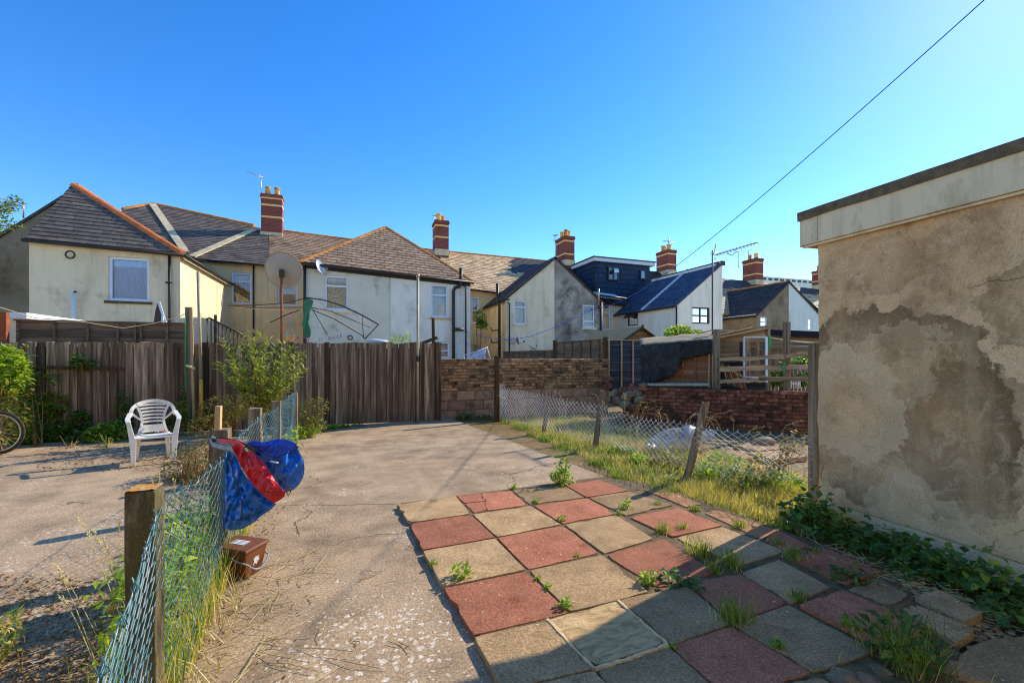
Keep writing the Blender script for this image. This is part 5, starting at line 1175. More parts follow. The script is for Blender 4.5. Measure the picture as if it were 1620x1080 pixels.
# loose laths and battens slung over the roofs
random.seed(12)
for x0, y0, x1, y1, k, lb in ((1150, 528, 1190, 517, .9, 'pale batten sloping up beside the greenhouse eaves'), (1130, 531, 1165, 523, .85, 'short pale batten at the left end of the hut roofs, next to the rail post'), (1140, 533, 1212, 519, .8, 'longest pale batten, lying across both hut roofs'), (1104, 528, 1128, 522, 1.2, 'short pale batten nearest the bright shrub behind the hut')): 
    tag(obj('roof_lath', MB().bar(Pt(x0, y0, k), Pt(x1, y1, k), .06, .03), 'pale_timber'), lb, 'batten', 'battens slung over the hut roofs')
cs = thing('corrugated_sheet', 'curved grey corrugated sheet lying along the top of the red wall', 'sheet', Pd(1075, 608, .1))
mb = MB(); vs = []; n1 = 48
for i in range(n1 + 1):
    px = lerp(1024, 1122, i / n1)
    for j in range(6):
        a = math.pi * j / 5; c = Pd(px, 609.5, .12); vs.append(c + dn * (-.09 * math.cos(a)) + Vector((0, 0, .055 * math.sin(a) + .006 * math.sin(i * 2.1) * math.sin(a))))
mb.add(vs, [(i * 6 + j, (i + 1) * 6 + j, (i + 1) * 6 + j + 1, i * 6 + j + 1) for i in range(n1) for j in range(5)]); obj('corrugated_skin', mb, 'sheet_metal', cs, smooth=True)

# derelict greenhouse hut with white framed door
gh = thing('derelict_hut', 'tumbledown boarded hut with a white framed glass door', 'shed', Pt(1180, 600, 1.0))
for i in range(7):
    y0, y1 = 571 - i * 7.6, 571 - i * 7.6 - 7.8; x1_ = 1170 if i < 4 else 1214
    if y1 < 521: y1 = 521
    obj('board', MB().hexa([Pt(1136, y0, 1.0), Pt(x1_, y0, 1.0), Pt(x1_, y0, 1.02), Pt(1136, y0, 1.02)], [Pt(1136, y1, 1.02), Pt(x1_, y1, 1.02), Pt(x1_, y1, 1.04), Pt(1136, y1, 1.04)]), 'cladding', gh)
b = MB(); b.bar(Pt(1134, 534, .95), Pt(1217, 517, .95), .05, .09); obj('eaves_board', b, 'cladding', gh)
b = MB(); b.hexa([Pt(1134, 534, .93), Pt(1217, 517, .93), Pt(1217, 517, 2.4) + Vector((0, 0, .02)), Pt(1134, 534, 2.4)], [Pt(1134, 531.5, .93), Pt(1217, 514.5, .93), Pt(1217, 514.5, 2.4) + Vector((0, 0, .02)), Pt(1134, 531.5, 2.4)]); obj('roof', b, 'tarp_pale', gh)
dr_ = MB(); 
for q in (((1177, 533), (1177, 605)), ((1212.5, 533), (1212.5, 605)), ((1177, 533), (1213, 533)), ((1177, 596), (1213, 597))): dr_.bar(Pt(*q[0], .93), Pt(*q[1], .93), .035 if q[0][0] < 1200 else .05, .03, up=(0, 1, 0))
fr = obj('door_frame', dr_, 'upvc', gh)
b = MB(); b.hexa([Pt(1178, 604, .96), Pt(1212, 604, .96), Pt(1212, 604, .965), Pt(1178, 604, .965)], [Pt(1178, 534, .96), Pt(1212, 534, .96), Pt(1212, 534, .965), Pt(1178, 534, .965)]); obj('pane', b, 'glass', fr)
for px in (1184, 1198): obj('stud', MB().bar(Pt(px, 600, 1.3), Pt(px, 536, 1.3), .06, .06, up=(0, 1, 0)), 'post_wood', gh)
b = MB(); b.hexa([Pt(1136, 640, 1.9), Pt(1216, 640, 1.9), Pt(1216, 640, 1.95), Pt(1136, 640, 1.95)], [Pt(1136, 530, 1.9), Pt(1216, 520, 1.9), Pt(1216, 520, 1.95), Pt(1136, 530, 1.95)]); obj('rear_wall', b, 'dark_panel', gh)
obj('corner_post', MB().bar(Pt(1215, 640, 1.0), Pt(1215, 519, 1.0), .07, .07, up=(0, 1, 0)), 'post_wood', gh)
# slanting laths of a broken trellis leaning below
tr = thing('broken_trellis', 'broken slatted trellis leaning under the rails', 'trellis', Pd(1160, 600, .5))
for i in range(9):
    x = 1142 + i * 3.2; y = 574 + i * 1.0
    obj('lath', MB().bar(Pd(x, y, .45), Pd(x + 10 + i * .4, y + 34, .5), .02, .012, up=(0, 1, 0)), 'red_panel' if i % 3 else 'pale_timber', tr)
obj('crossbar', MB().bar(Pd(1140, 578, .44), Pd(1180, 598, .44), .02, .012, up=(0, 1, 0)), 'pale_timber', tr)
# white basket
ch = thing('white_crate', 'small white slotted crate showing beneath the rails', 'crate', Pd(1258, 606, .6))
for px in (1252, 1255.5, 1259, 1262.5, 1265.5): obj('slat', MB().bar(Pd(px, 614, .6), Pd(px, 601, .6), .022, .01, up=(0, 1, 0)), 'upvc', ch)
for py in (601, 607): obj('band', MB().bar(Pd(1251, py, .59), Pd(1266.5, py, .59), .012, .025), 'upvc', ch)
# grey board fence and black flat roof behind
gf = thing('board_fence', 'grey vertical board fence under a black roof edge, behind the rails', 'fence', Pd(1255, 590, 2.4))
for i in range(15):
    x = 1214 + i * 6; obj('board', MB().hexa([Pd(x, 625, 2.4), Pd(x + 5.7, 625, 2.4), Pd(x + 5.7, 625, 2.42), Pd(x, 625, 2.42)], [Pd(x, 552, 2.4), Pd(x + 5.7, 552, 2.4), Pd(x + 5.7, 552, 2.42), Pd(x, 552, 2.42)]), 'cladding', gf)
obj('rail', MB().bar(Pd(1214, 553, 2.37), Pd(1306, 553, 2.37), .04, .06), 'cladding', gf)
fo = thing('flat_roofed_store', 'low store with a black fascia and grey boards below the pale blue gable', 'shed', Pd(1260, 560, 3.2))
b = MB(); b.hexa([Pd(1214, 531, 3.0), Pd(1320, 535, 3.0), Pd(1320, 535, 6), Pd(1214, 531, 6)], [Pd(1214, 521, 3.0), Pd(1320, 525, 3.0), Pd(1320, 525, 6), Pd(1214, 521, 6)]); obj('fascia', b, 'black_board', fo)
for i in range(3):
    y = 531 + i * 7; obj('board', MB().hexa([Pd(1214, y + 7, 3.1), Pd(1320, y + 10, 3.1), Pd(1320, y + 10, 3.13), Pd(1214, y + 7, 3.13)], [Pd(1214, y + .4, 3.12), Pd(1320, y + 3.4, 3.12), Pd(1320, y + 3.4, 3.15), Pd(1214, y + .4, 3.15)]), 'cladding', fo)

# ---------------------------------------------------------------- chain-link fences
def chainlink(parent, path, top, bot, mat, r, w=.066, nh=None, wob=.02, seed=1, lean=None):
    """woven wire: upright zigzag strands hooked into their neighbours, knuckled along the top"""
    segs = [(Vector(path[i]), Vector(path[i + 1])) for i in range(len(path) - 1)]; Ls = [(q - p).length for p, q in segs]; T = sum(Ls)
    def at(s_):
        for (p, q), L_ in zip(segs, Ls):
            if s_ <= L_ or (p, q) == segs[-1]: 
                d = (q - p).normalized(); return p + d * s_, Vector((-d.y, d.x, 0))
            s_ -= L_
    def itp(tab, s_):
        for (a, za), (b_, zb) in zip(tab, tab[1:]):
            if s_ <= b_: return lerp(za, zb, max(0, (s_ - a) / (b_ - a)))
        return tab[-1][1]
    mb = MB(); n = int(T / w); nh = nh or 26
    def pt(s_, t, off):
        p, nn = at(min(max(s_, 0), T)); z0, z1 = itp(bot, s_), itp(top, s_)
        z1 += .018 * mnoise.noise(Vector((s_ * 3.1, seed, 0)))
        k = wob * mnoise.noise(Vector((s_ * 1.6, t * 1.6, seed))) * 2 + off
        s2 = .03 * mnoise.noise(Vector((s_ * 1.2, t * 2.2, seed + 7)))
        q = p + nn * k + (segs[0][1] - segs[0][0]).normalized() * s2; q.z = lerp(z0, z1, t); return q
    for k in range(n):
        sc = (k + .5) * w; pts = []; sg = 1 if k % 2 else -1
        for j in range(nh + 1):
            sd = sg * (1 if j % 2 else -1); pts.append(pt(sc + sd * w * .515, j / nh, sd * r * .9))
        # twisted barbs at the top
        e = pts[-1]; pts.append(e + Vector((rnd(-.012, .012), rnd(-.012, .012), .022)))
        mb.tube(pts, r, 4, caps=False, ref=Vector((-(segs[-1][1] - segs[0][0]).y, (segs[-1][1] - segs[0][0]).x, 0)).normalized())
    obj('wire_mesh', mb, mat, parent)
    return pt, T
lf = thing('chain_link_fence', 'sagging green plastic coated chain link fence dividing the two yards', 'fence', D(228, 1000, 1.72))
LP = [(-.64, .95, 0), (-.665, 1.5, 0), (-.705, 2.06, 0), (-.80, 3.45, 0), (-.845, 4.6, 0), (-.86, 6.4, 0), (-.87, 8.4, 0)]
pt, T = chainlink(lf, LP, [(0, .36), (.55, .58), (.8, .70), (.98, .8), (1.1, .87), (1.25, .9), (1.6, .86), (2.5, .82), (3.6, .88), (5, .86), (7.5, .88)], [(0, 0), (.6, .0), (1.1, .01), (2.4, .01), (7.5, .02)], 'green_wire', .0021, seed=3, nh=30, wob=.022, lean=[(0, .22), (.55, .15), (.8, .10), (1.0, .05), (1.25, 0), (8, 0)])
for t, rr in ((.985, .0024), (.45, .0016)):
    obj('line_wire', MB().tube([pt(s_ * T / 90, t, .004 + .004 * math.sin(s_ * 1.7)) for s_ in range(91)], rr, 5), 'green_wire', lf, smooth=True)
random.seed(8)
for s_ in [.35, .5, .62, .75, .86, .97, 1.08, 1.5, 2.2]:
    c = pt(s_, .97, 0); pts = [c + Vector((.014 * math.cos(a * 1.1), .02 * math.sin(a * .9), .012 * math.sin(a) + .003 * a)) for a in range(12)]; obj('wire_tie', MB().tube(pts, .0021, 5), 'green_wire', lf, smooth=True)
def lpost(px, ytop, d, w, mat, lean=(0, 0), name='fence_post', cap=False):
    t_ = D(px, ytop, d); bt = Vector((t_.x - lean[0], t_.y - lean[1], -.1)); m_ = MB(); n = 8; vs = []
    for i in range(n + 1):
        c = bt.lerp(t_, i / n); j = .004
        vs += [c + Vector((x * w / 2 + rnd(-j, j), y * w / 2 + rnd(-j, j), (rnd(-.008, .008) if i == n else 0))) for x, y in ((-1, -1), (1, -1), (1, 1), (-1, 1))]
    m_.add(vs, [(i * 4 + q, i * 4 + (q + 1) % 4, (i + 1) * 4 + (q + 1) % 4, (i + 1) * 4 + q) for i in range(n) for q in range(4)] + [(n * 4, n * 4 + 1, n * 4 + 2, n * 4 + 3)])
    o = obj(name, m_, mat, lf, bevel=.005)
    return o, t_
random.seed(6)
o, tp = lpost(230, 772, 1.76, .098, 'mossy_post')
mb = MB(); vs = []
for j in range(9):
    for i in range(9): x, y = (i / 8 - .5) * .096, (j / 8 - .5) * .096; vs.append(tp + Vector((x, y, .004 + .009 * max(0, mnoise.noise(Vector((x * 40, y * 40, 1)))))))
mb.add(vs, [(j * 9 + i, j * 9 + i + 1, (j + 1) * 9 + i + 1, (j + 1) * 9 + i) for j in range(8) for i in range(8)]); obj('lichen_crust', mb, 'lichen', o, smooth=True)
lpost(349, 678, 3.28, .12, 'post_wood'); lpost(404, 645, 4.5, .11, 'post_wood'); lpost(437, 633, 5.6, .1, 'post_wood'); lpost(466, 622, 7.6, .09, 'post_wood')
a, b_ = D(345, 679, 3.26), D(346, 642, 3.26); tag(obj('timber_offcut', MB().bar(a, b_, .035, .055, up=(0, 1, 0)), 'pale_timber', bevel=.003), 'pale offcut of timber standing upright on the fence post above the bags', 'offcut')

rf = thing('chain_link_fence', 'slack galvanised chain link fence on leaning rough posts beside the grass', 'fence', G(945, 706))
random.seed(10)
def rpost(bx_, by_, tx, ty, w, mat='post_wood', d=None):
    bt = G(bx_, by_); bt.z = -.08; k = rayd(tx, ty); dd = d or (Vector((bt.x, bt.y, 0)) - Vector((0, 0, 0))).dot(Vector((st, ct, 0))); t_ = D(tx, ty, dd); m_ = MB(); n = 7; vs = []
    for i in range(n + 1):
        c = bt.lerp(t_, i / n); j = .004
        vs += [c + Vector((math.cos(a) * w / 2 + rnd(-j, j), math.sin(a) * w / 2 + rnd(-j, j), rnd(-.012, .012) if i == n else 0)) for a in [2 * math.pi * q / 7 for q in range(7)]]
    m_.add(vs, [(i * 7 + q, i * 7 + (q + 1) % 7, (i + 1) * 7 + (q + 1) % 7, (i + 1) * 7 + q) for i in range(n) for q in range(7)] + [tuple(n * 7 + q for q in range(7))])
    return obj('fence_post', m_, mat, rf)
rpost(859, 683, 873, 612, .085); rpost(941, 707, 953, 618, .095); rpost(1083, 758, 1117, 636, .095)
a = G(786, 665); t_ = V(785.5, 563, a.y); obj('fence_post', MB().box((a.x - .05, a.y - .05, -.1), (a.x + .05, a.y + .05, t_.z)), 'dark_post', rf, bevel=.006)
a = G(1290, 800); t_ = D(1290, 542, 4.47); obj('fence_post', MB().box((a.x - .037, a.y - .05, -.1), (a.x + .04, a.y + .05, t_.z)), 'post_wood', rf, bevel=.004)
RP = [G(*p) for p in ((788, 664), (862, 684), (944, 707), (1090, 757), (1287, 806))]
cum = [0]
for i in range(4): cum.append(cum[-1] + (RP[i + 1] - RP[i]).length)
top = [(0, .86), (.5, .74), (cum[1], .72), ((cum[1] + cum[2]) / 2, .66), (cum[2], .70), (lerp(cum[2], cum[3], .5), .60), (cum[3], .66), (lerp(cum[3], cum[4], .5), .65), (cum[4], .70)]
chainlink(rf, RP, top, [(0, .04), (cum[2], .08), (cum[3], .12), (cum[4], .26)], 'galv', .0042, w=.055, seed=11, nh=14, wob=.03)
b = MB(); a = G(795, 662); b.bar(a, D(800, 628, 10.6), .06, .06); b.bar(G(806, 668), D(797, 622, 10.6), .04, .04); obj('brace', b, 'post_wood', rf)

# posts and poles against the back fence
sp_ = thing('split_post', 'tall split timber post standing against the left board fence', 'post', G(299, 668))
b = MB(); b.bar(V(301, 668, VF - .12), V(297, 486, VF - .12), .075, .07, up=(0, 1, 0)); obj('post_half', b, 'post_wood', sp_)
b = MB(); b.bar(V(307, 668, VF - .12), V(302, 486, VF - .12), .04, .06, up=(0, 1, 0)); obj('post_half', b, 'pale_timber', sp_)
tube_part('rope_tie', [V(295, 578, VF - .18), V(302, 580, VF - .19), V(308, 584, VF - .18)], .025, 'rope', sp_)
gp_ = thing('metal_pole', 'grey metal pole with a yellow painted foot beside the split timber post', 'pole', G(317, 662))
tube_part('pole', [V(318, 600, VF - .12), V(313.5, 430, VF - .1)], .03, 'pole_grey', gp_); tube_part('pole_foot', [V(318.6, 660, VF - .12), V(318, 600, VF - .12)], .031, 'pole_yellow', gp_)
g2 = thing('metal_pole', 'thin grey metal pole near the right end of the board fence', 'pole', V(661, 668, VF - .12))
tube_part('pole', [V(661, 667, VF - .1), V(661, 437, VF - .1)], .03, 'pole_grey', g2); tube_part('pole_collar', [V(661, 572, VF - .1), V(661, 563, VF - .1)], .036, 'dark_metal', g2); tube_part('pole_cap', [V(661, 438, VF - .1), V(661, 434.5, VF - .1)], .036, 'aerial_metal', g2)
# ---------------------------------------------------------------- things in the yards
# white garden chair
fl, frt, bl = G(210.5, 739), G(276, 731), G(227, 727.5)
ex = (frt - fl).normalized(); ey = Vector((-ex.y, ex.x, 0)); c0 = (fl + frt) / 2 + ey * .0
if (bl - fl).dot(ey) < 0: ey = -ey
wch = (frt - fl).length
chair = thing('garden_chair', 'white moulded plastic garden chair by the board fence', 'chair', c0 + ey * .24)
k_ = wch / .46
def ch(x, y, z): return c0 + ex * (x * k_) + ey * (y * k_) + Vector((0, 0, z * k_))
def slab(name, pts, t, parent, smooth=False):
    return obj(name, MB().prism([ch(*p) for p in pts], t), 'chair_plastic', parent, bevel=.004)
hw = .23
# seat: dished sheet with rolled front
mb = MB(); vs = []; n1, n2 = 12, 12
for j in range(n2 + 1):
    for i in range(n1 + 1):
        u_, v_ = i / n1 * 2 - 1, j / n2; w = lerp(hw, hw * .82, v_); z = .42 - .02 * (1 - u_ * u_) * math.sin(v_ * 3.1) - .03 * v_ - (.03 * max(0, 1 - v_ * 9))
        vs.append(ch(u_ * w, .0 + v_ * .42, z))
mb.add(vs, [(j * (n1 + 1) + i, j * (n1 + 1) + i + 1, (j + 1) * (n1 + 1) + i + 1, (j + 1) * (n1 + 1) + i) for j in range(n2) for i in range(n1)])
o = obj('seat', mb, 'chair_plastic', chair, smooth=True); sm = o.modifiers.new('thickness', 'SOLIDIFY'); sm.thickness = .022
# legs: tapering angle section
for sx in (-1, 1):
    b = MB(); tpz = .64
    b.hexa([ch(sx * (hw + .015), -.005, 0), ch(sx * (hw - .03), -.005, 0), ch(sx * (hw - .03), .03, 0), ch(sx * (hw + .015), .03, 0)], [ch(sx * (hw + .045), .0, .40), ch(sx * (hw - .035), .0, .40), ch(sx * (hw - .035), .075, .40), ch(sx * (hw + .045), .075, .40)])
    obj('leg', b, 'chair_plastic', chair, bevel=.004)
    b = MB(); b.hexa([ch(sx * (hw - .02), .50, 0), ch(sx * (hw - .06), .50, 0), ch(sx * (hw - .06), .46, 0), ch(sx * (hw - .02), .46, 0)], [ch(sx * (hw - .03), .43, .40), ch(sx * (hw - .10), .43, .40), ch(sx * (hw - .10), .37, .40), ch(sx * (hw - .03), .37, .40)])
    obj('leg', b, 'chair_plastic', chair, bevel=.004)
    # arm: support rising from the seat, then a band sweeping up into the arch
    b = MB(); b.hexa([ch(sx * (hw + .045), 0, .40), ch(sx * (hw - .02), 0, .40), ch(sx * (hw - .02), .06, .40), ch(sx * (hw + .045), .06, .40)], [ch(sx * (hw + .075), .0, .63), ch(sx * (hw + .03), .0, .63), ch(sx * (hw + .03), .07, .63), ch(sx * (hw + .075), .07, .63)])
    arm = [(hw + .05, .01, .635), (hw + .06, .10, .655), (hw + .06, .2, .66), (hw + .05, .30, .675), (hw + .03, .38, .72)]
    for p, q in zip(arm, arm[1:]):
        b.hexa([ch(sx * (p[0] - .028), p[1], p[2]), ch(sx * (p[0] + .028), p[1], p[2]), ch(sx * (p[0] + .028), p[1], p[2] - .022), ch(sx * (p[0] - .028), p[1], p[2] - .022)], [ch(sx * (q[0] - .028), q[1], q[2]), ch(sx * (q[0] + .028), q[1], q[2]), ch(sx * (q[0] + .028), q[1], q[2] - .022), ch(sx * (q[0] - .028), q[1], q[2] - .022)])
    obj('armrest', b, 'chair_plastic', chair, bevel=.004)
# back: arch frame, inner stiles, six curved slats
def bk(x, z):                                             # leaning, gently wrapped back surface
    return (x, .40 + (z - .40) * .22 - x * x * .9, z)
arch = []
for i in range(25):
    a = math.pi * i / 24; arch.append(bk(-math.cos(a) * (hw + .02), .70 + .17 * math.sin(a) ** .8))
arch = [bk(-(hw + .03), .66)] + arch + [bk(hw + .03, .66)]
def strip(pts, w, nm, par):
    b = MB(); n = len(pts); vs = []
    for i, p in enumerate(pts):
        a = Vector(pts[max(0, i - 1)]); c = Vector(pts[min(n - 1, i + 1)]); d = (c - a).normalized(); nx = Vector((d.z, 0, -d.x)).normalized() * w / 2
        for q in (Vector(p) - nx, Vector(p) + nx): vs += [ch(q.x, q.y - .008, q.z), ch(q.x, q.y + .010, q.z)]
    for i in range(n - 1):
        o = i * 4; b.f += [(o, o + 2, o + 6, o + 4), (o + 1, o + 5, o + 7, o + 3), (o, o + 4, o + 5, o + 1), (o + 2, o + 3, o + 7, o + 6)]
    b.f += [(0, 1, 3, 2), (n * 4 - 4, n * 4 - 2, n * 4 - 1, n * 4 - 3)]; b.v = vs
    return obj(nm, b, 'chair_plastic', par, smooth=False)
back = strip(arch, .045, 'backrest', chair)
for sx in (-1, 1):
    strip([bk(sx * (.125 + .075 * (abs(t - .42) * 1.7) ** 1.6), .40 + .44 * t) for t in [i / 12 for i in range(13)]], .032, 'back_stile', back)
    strip([bk(sx * lerp(.135, hw + .005, t), .60 + .10 * t - .03 * t * (1 - t)) for t in [i / 6 for i in range(7)]], .026, 'back_brace', back)
for i in range(6):
    z = .565 + i * .049; hwid = .115 + .035 * abs(i - 1.5) / 3
    strip([bk(hwid * t, z + .008 * (1 - t * t)) for t in [j / 6 - 1 for j in range(13)]], .026, 'back_slat', back)
strip([bk(.135 * t, .47) for t in [j / 6 - 1 for j in range(13)]], .11, 'back_panel', back)
lt = thing('litter', 'scraps of red and white paper lying on the chair seat', 'litter', ch(0, .15, .42))
random.seed(2)
for i in range(5):
    p = ch(rnd(-.14, .14), rnd(.04, .2), .425 + .003 * i); a = Vector((rnd(-.05, .05), rnd(-.05, .05), rnd(0, .02))); c = Vector((-a.y, a.x, .012))
    obj('paper_scrap', MB().prism([p, p + a, p + a + c, p + c], (0, 0, .002)), ('bag_red' if i % 3 == 0 else 'emblem_white'), lt)

# bicycle at the far left: its front wheel shows
hub = D(-4, 688, 6.75); wr = .325
bike = thing('bicycle', 'bicycle among the climber at the left edge, its wheel with black tyre showing', 'bicycle', (hub.x, hub.y, 0))
hub.z = wr + .01
wx = Vector((ct, -st, 0)) * math.cos(R(18)) + Vector((st, ct, 0)) * math.sin(R(18)); wz = Vector((0, 0, 1)); wy = wx.cross(wz)
def ring(name, rad, r, mat, par, cen=None):
    c = cen or hub; m_ = MB(); n = 44; k = 8; vs = []
    for i in range(n):
        a = 2 * math.pi * i / n; d = wx * math.cos(a) + wz * math.sin(a)
        for j in range(k): b_ = 2 * math.pi * j / k; vs.append(c + d * (rad + r * math.cos(b_)) + wy * r * math.sin(b_))
    m_.add(vs, [(i * k + j, ((i + 1) % n) * k + j, ((i + 1) % n) * k + (j + 1) % k, i * k + (j + 1) % k) for i in range(n) for j in range(k)]); return obj(name, m_, mat, par, smooth=True)
for cen in (hub, hub - wx * 1.02):
    w = obj('wheel', MB().tube([cen - wy * .045, cen + wy * .045], .022, 10), 'aerial_metal', bike, smooth=True)
    ring('tyre', wr - .02, .022, 'tyre', w, cen); ring('rim', wr - .052, .013, 'aerial_metal', w, cen)
    b = MB()
    for i in range(28):
        a = 2 * math.pi * i / 28; sd = 1 if i % 2 else -1; b.tube([cen + wy * .03 * sd + (wx * math.cos(a + sd * 1.3) + wz * math.sin(a + sd * 1.3)) * .02, cen + (wx * math.cos(a) + wz * math.sin(a)) * (wr - .055)], .0016, 4, caps=False)
    obj('spokes', b, 'aerial_metal', w)
hd_ = hub - wx * .16 + wz * .62
obj('fork', MB().tube([hub + wy * .05, hub - wx * .08 + wz * .4 + wy * .04, hd_], .013, 8).tube([hub - wy * .05, hub - wx * .08 + wz * .4 - wy * .04, hd_], .013, 8), 'black_plastic', bike, smooth=True)
bbk = hub - wx * .62 - wz * .02; rr_ = hub - wx * 1.02; stp = bbk - wx * .14 + wz * .5
obj('frame', MB().tube([hd_, bbk], .018, 8).tube([hd_, stp], .016, 8).tube([bbk, stp], .016, 8).tube([bbk, rr_], .011, 8).tube([stp, rr_], .010, 8), 'bag_red', bike, smooth=True)
obj('handlebar', MB().tube([hd_ + wy * .27 + wz * .12, hd_ + wz * .14, hd_ - wy * .27 + wz * .12], .012, 8), 'black_plastic', bike, smooth=True)
obj('saddle', MB().tube([stp + wz * .1 - wx * .12, stp + wz * .12, stp + wz * .1 + wx * .14], [.07, .05, .02], 8), 'black_plastic', bike, smooth=True)

# brown kitchen caddy
ca, cb, cl = G(388, 919), G(417, 901), G(356, 908)
e_r = (cb - ca); lr = .165; e_r = e_r.normalized(); e_l = Vector((-e_r.y, e_r.x, 0)); 
if e_l.dot(cl - ca) < 0: e_l = -e_l
ll = .225; hgt = .185
cad = thing('food_caddy', 'small brown food waste caddy with a white emblem and grey handle', 'caddy', ca + (e_r * lr + e_l * ll) / 2)
def cp(a, b_, z): return ca + e_r * a + e_l * b_ + Vector((0, 0, z))
fl_ = .016
b = MB(); b.hexa([cp(.012, .012, .002), cp(lr - .012, .012, .002), cp(lr - .012, ll - .012, .002), cp(.012, ll - .012, .002)], [cp(-fl_, -fl_, hgt), cp(lr + fl_, -fl_, hgt), cp(lr + fl_, ll + fl_, hgt), cp(-fl_, ll + fl_, hgt)]); obj('body', b, 'caddy_brown', cad, bevel=.008)
b = MB(); b.hexa([cp(-fl_ - .012, -fl_ - .012, hgt + .001), cp(lr + fl_ + .012, -fl_ - .012, hgt + .001), cp(lr + fl_ + .012, ll + fl_ + .008, hgt + .001), cp(-fl_ - .012, ll + fl_ + .008, hgt + .001)], [cp(-fl_ - .008, -fl_ - .008, hgt + .022), cp(lr + fl_ + .008, -fl_ - .008, hgt + .022), cp(lr + fl_, ll + fl_ - .01, hgt + .034), cp(-fl_, ll + fl_ - .01, hgt + .034)]); lid = obj('lid', b, 'caddy_brown', cad, bevel=.006)
b = MB()
for i in range(4): b.hexa([cp(.05 + i * .017, .06, hgt + .024), cp(.06 + i * .017, .06, hgt + .024), cp(.06 + i * .017, .17, hgt + .028), cp(.05 + i * .017, .17, hgt + .028)], [cp(.05 + i * .017, .06, hgt + .029), cp(.06 + i * .017, .06, hgt + .029), cp(.06 + i * .017, .17, hgt + .033), cp(.05 + i * .017, .17, hgt + .033)])
obj('lid_lettering', b, 'emblem_white', lid)
# emblem: a small heraldic beast shape, pale, on the face with the handle
em = [(.00, .02), (.18, .0), (.25, .18), (.42, .2), (.48, .02), (.66, .0), (.62, .3), (.78, .42), (.95, .36), (1, .5), (.8, .58), (.72, .74), (.86, .95), (.66, .9), (.55, .78), (.44, .98), (.32, .98), (.36, .8), (.2, .7), (.06, .82), (.02, .66), (.2, .52), (.14, .3)]
def fp(a, z, out=0.0):                                     # on the sloping face away from e_l
    t = z / hgt; return cp(lerp(.012, -fl_, t) + a * (lerp(lr - .024, lr + 2 * fl_, t)), lerp(.012, -fl_, t) - out, z)
bm = bmesh.new(); vs = [bm.verts.new((x, y, 0)) for x, y in em]; f = bm.faces.new(vs); bmesh.ops.triangulate(bm, faces=[f]); bm.verts.index_update()
b = MB(); n0 = len(em); b.add([fp(.36 + p[0] * .34, .075 + p[1] * .06, .0035) for p in em], [tuple(v.index for v in f.verts) for f in bm.faces]); bm.free(); obj('emblem', b, 'emblem_white', cad)
hp = []
for i in range(15):
    a = math.pi * i / 14; hp.append(fp(.5 - .57 * math.cos(a), .15 - .095 * math.sin(a), .014 + .03 * math.sin(a)))
hp[0] = cp(-fl_ - .004, .1, .155); hp[-1] = cp(lr + fl_ + .004, .1, .155)
hp = [hp[0]] + [cp(-fl_ - .006, .05, .135)] + hp[2:-2] + [cp(lr + fl_ + .006, .05, .135)] + [hp[-1]]
tube_part('handle', hp, .0055, 'webbing', cad)

# the three bags hung on the fence post
post_d = 3.28
b1 = thing('tarpaulin_bag', 'long crumpled blue tarpaulin bag hanging lowest against the fence mesh', 'bag', D(375, 835, 3.1), group='shopping bags hung on the fence post')
o1 = cushion('body', [(353, 722), (357, 712), (364, 713), (371, 711), (375, 722), (380, 738), (389, 753), (398, 763), (410, 776), (424, 788), (437, 797), (428, 806), (414, 815), (400, 827), (384, 836), (366, 839), (354, 834), (353, 822), (357, 806), (355, 785), (356, 760), (355, 740)], 3.06, .07, .06, 'bag_blue', b1, seed=2, scale=9, back=.7, rings=22, nres=170)
for px_pts, nm in (([(362, 714), (367, 740), (377, 770), (383, 800), (381, 822)], 'seam'), ([(368, 822), (384, 821), (405, 813), (424, 803)], 'seam')):
    tube_part('seam', [D(x, y, 2.985 - .012) for x, y in px_pts], .0028, 'stitch', b1)
b2 = thing('shopping_bag', 'red shopping bag squeezed between the two blue bags', 'bag', D(410, 790, 3.0), group='shopping bags hung on the fence post')
o2 = cushion('body', [(366, 706), (374, 702), (383, 706), (390, 714), (397, 712), (404, 718), (414, 727), (424, 741), (433, 755), (442, 768), (452, 777), (450, 785), (442, 791), (433, 796), (421, 787), (410, 777), (398, 764), (390, 752), (381, 737), (373, 721)], 2.98, .05, .04, 'bag_red', b2, seed=5, scale=8, back=.6, rings=20, nres=150)
tube_part('seam', [D(x, y, 2.925) for x, y in ((392, 714), (391, 726), (393, 738))], .003, 'stitch', b2)
tube_part('seam', [D(x, y, 2.93) for x, y in ((418, 779), (430, 778), (444, 778))], .002, 'stitch', b2)
b3 = thing('tarpaulin_bag', 'open topped blue tarpaulin bag bulging out to the right', 'bag', D(450, 780, 3.08), group='shopping bags hung on the fence post')
o3 = cushion('body', [(386, 703), (398, 700), (412, 701), (428, 704), (444, 706), (460, 706), (470, 704), (473, 714), (480, 727), (482, 741), (480, 753), (474, 765), (466, 773), (454, 778), (446, 776), (440, 766), (432, 754), (424, 741), (414, 727), (402, 716), (392, 709)], 3.1, .10, .06, 'bag_blue', b3, seed=9, scale=8, back=.7, rings=22, nres=160)
o4 = cushion('opening', [(386, 702), (400, 697), (418, 699), (440, 694), (456, 696), (468, 701), (471, 707), (462, 713), (448, 717), (436, 722), (424, 716), (408, 709), (394, 706)], 3.02, .035, .03, 'bag_inside', b3, seed=4, scale=8, back=.3, rings=8, nres=70)
tube_part('rim_tape', [D(x, y, 2.965) for x, y in ((386, 703), (398, 708), (410, 715), (424, 720), (436, 725), (448, 719), (462, 714), (472, 706))], .004, 'stitch', b3)
tube_part('seam', [D(x, y, 2.955) for x, y in ((440, 724), (436, 740), (442, 756), (456, 770))], .003, 'stitch', b3)
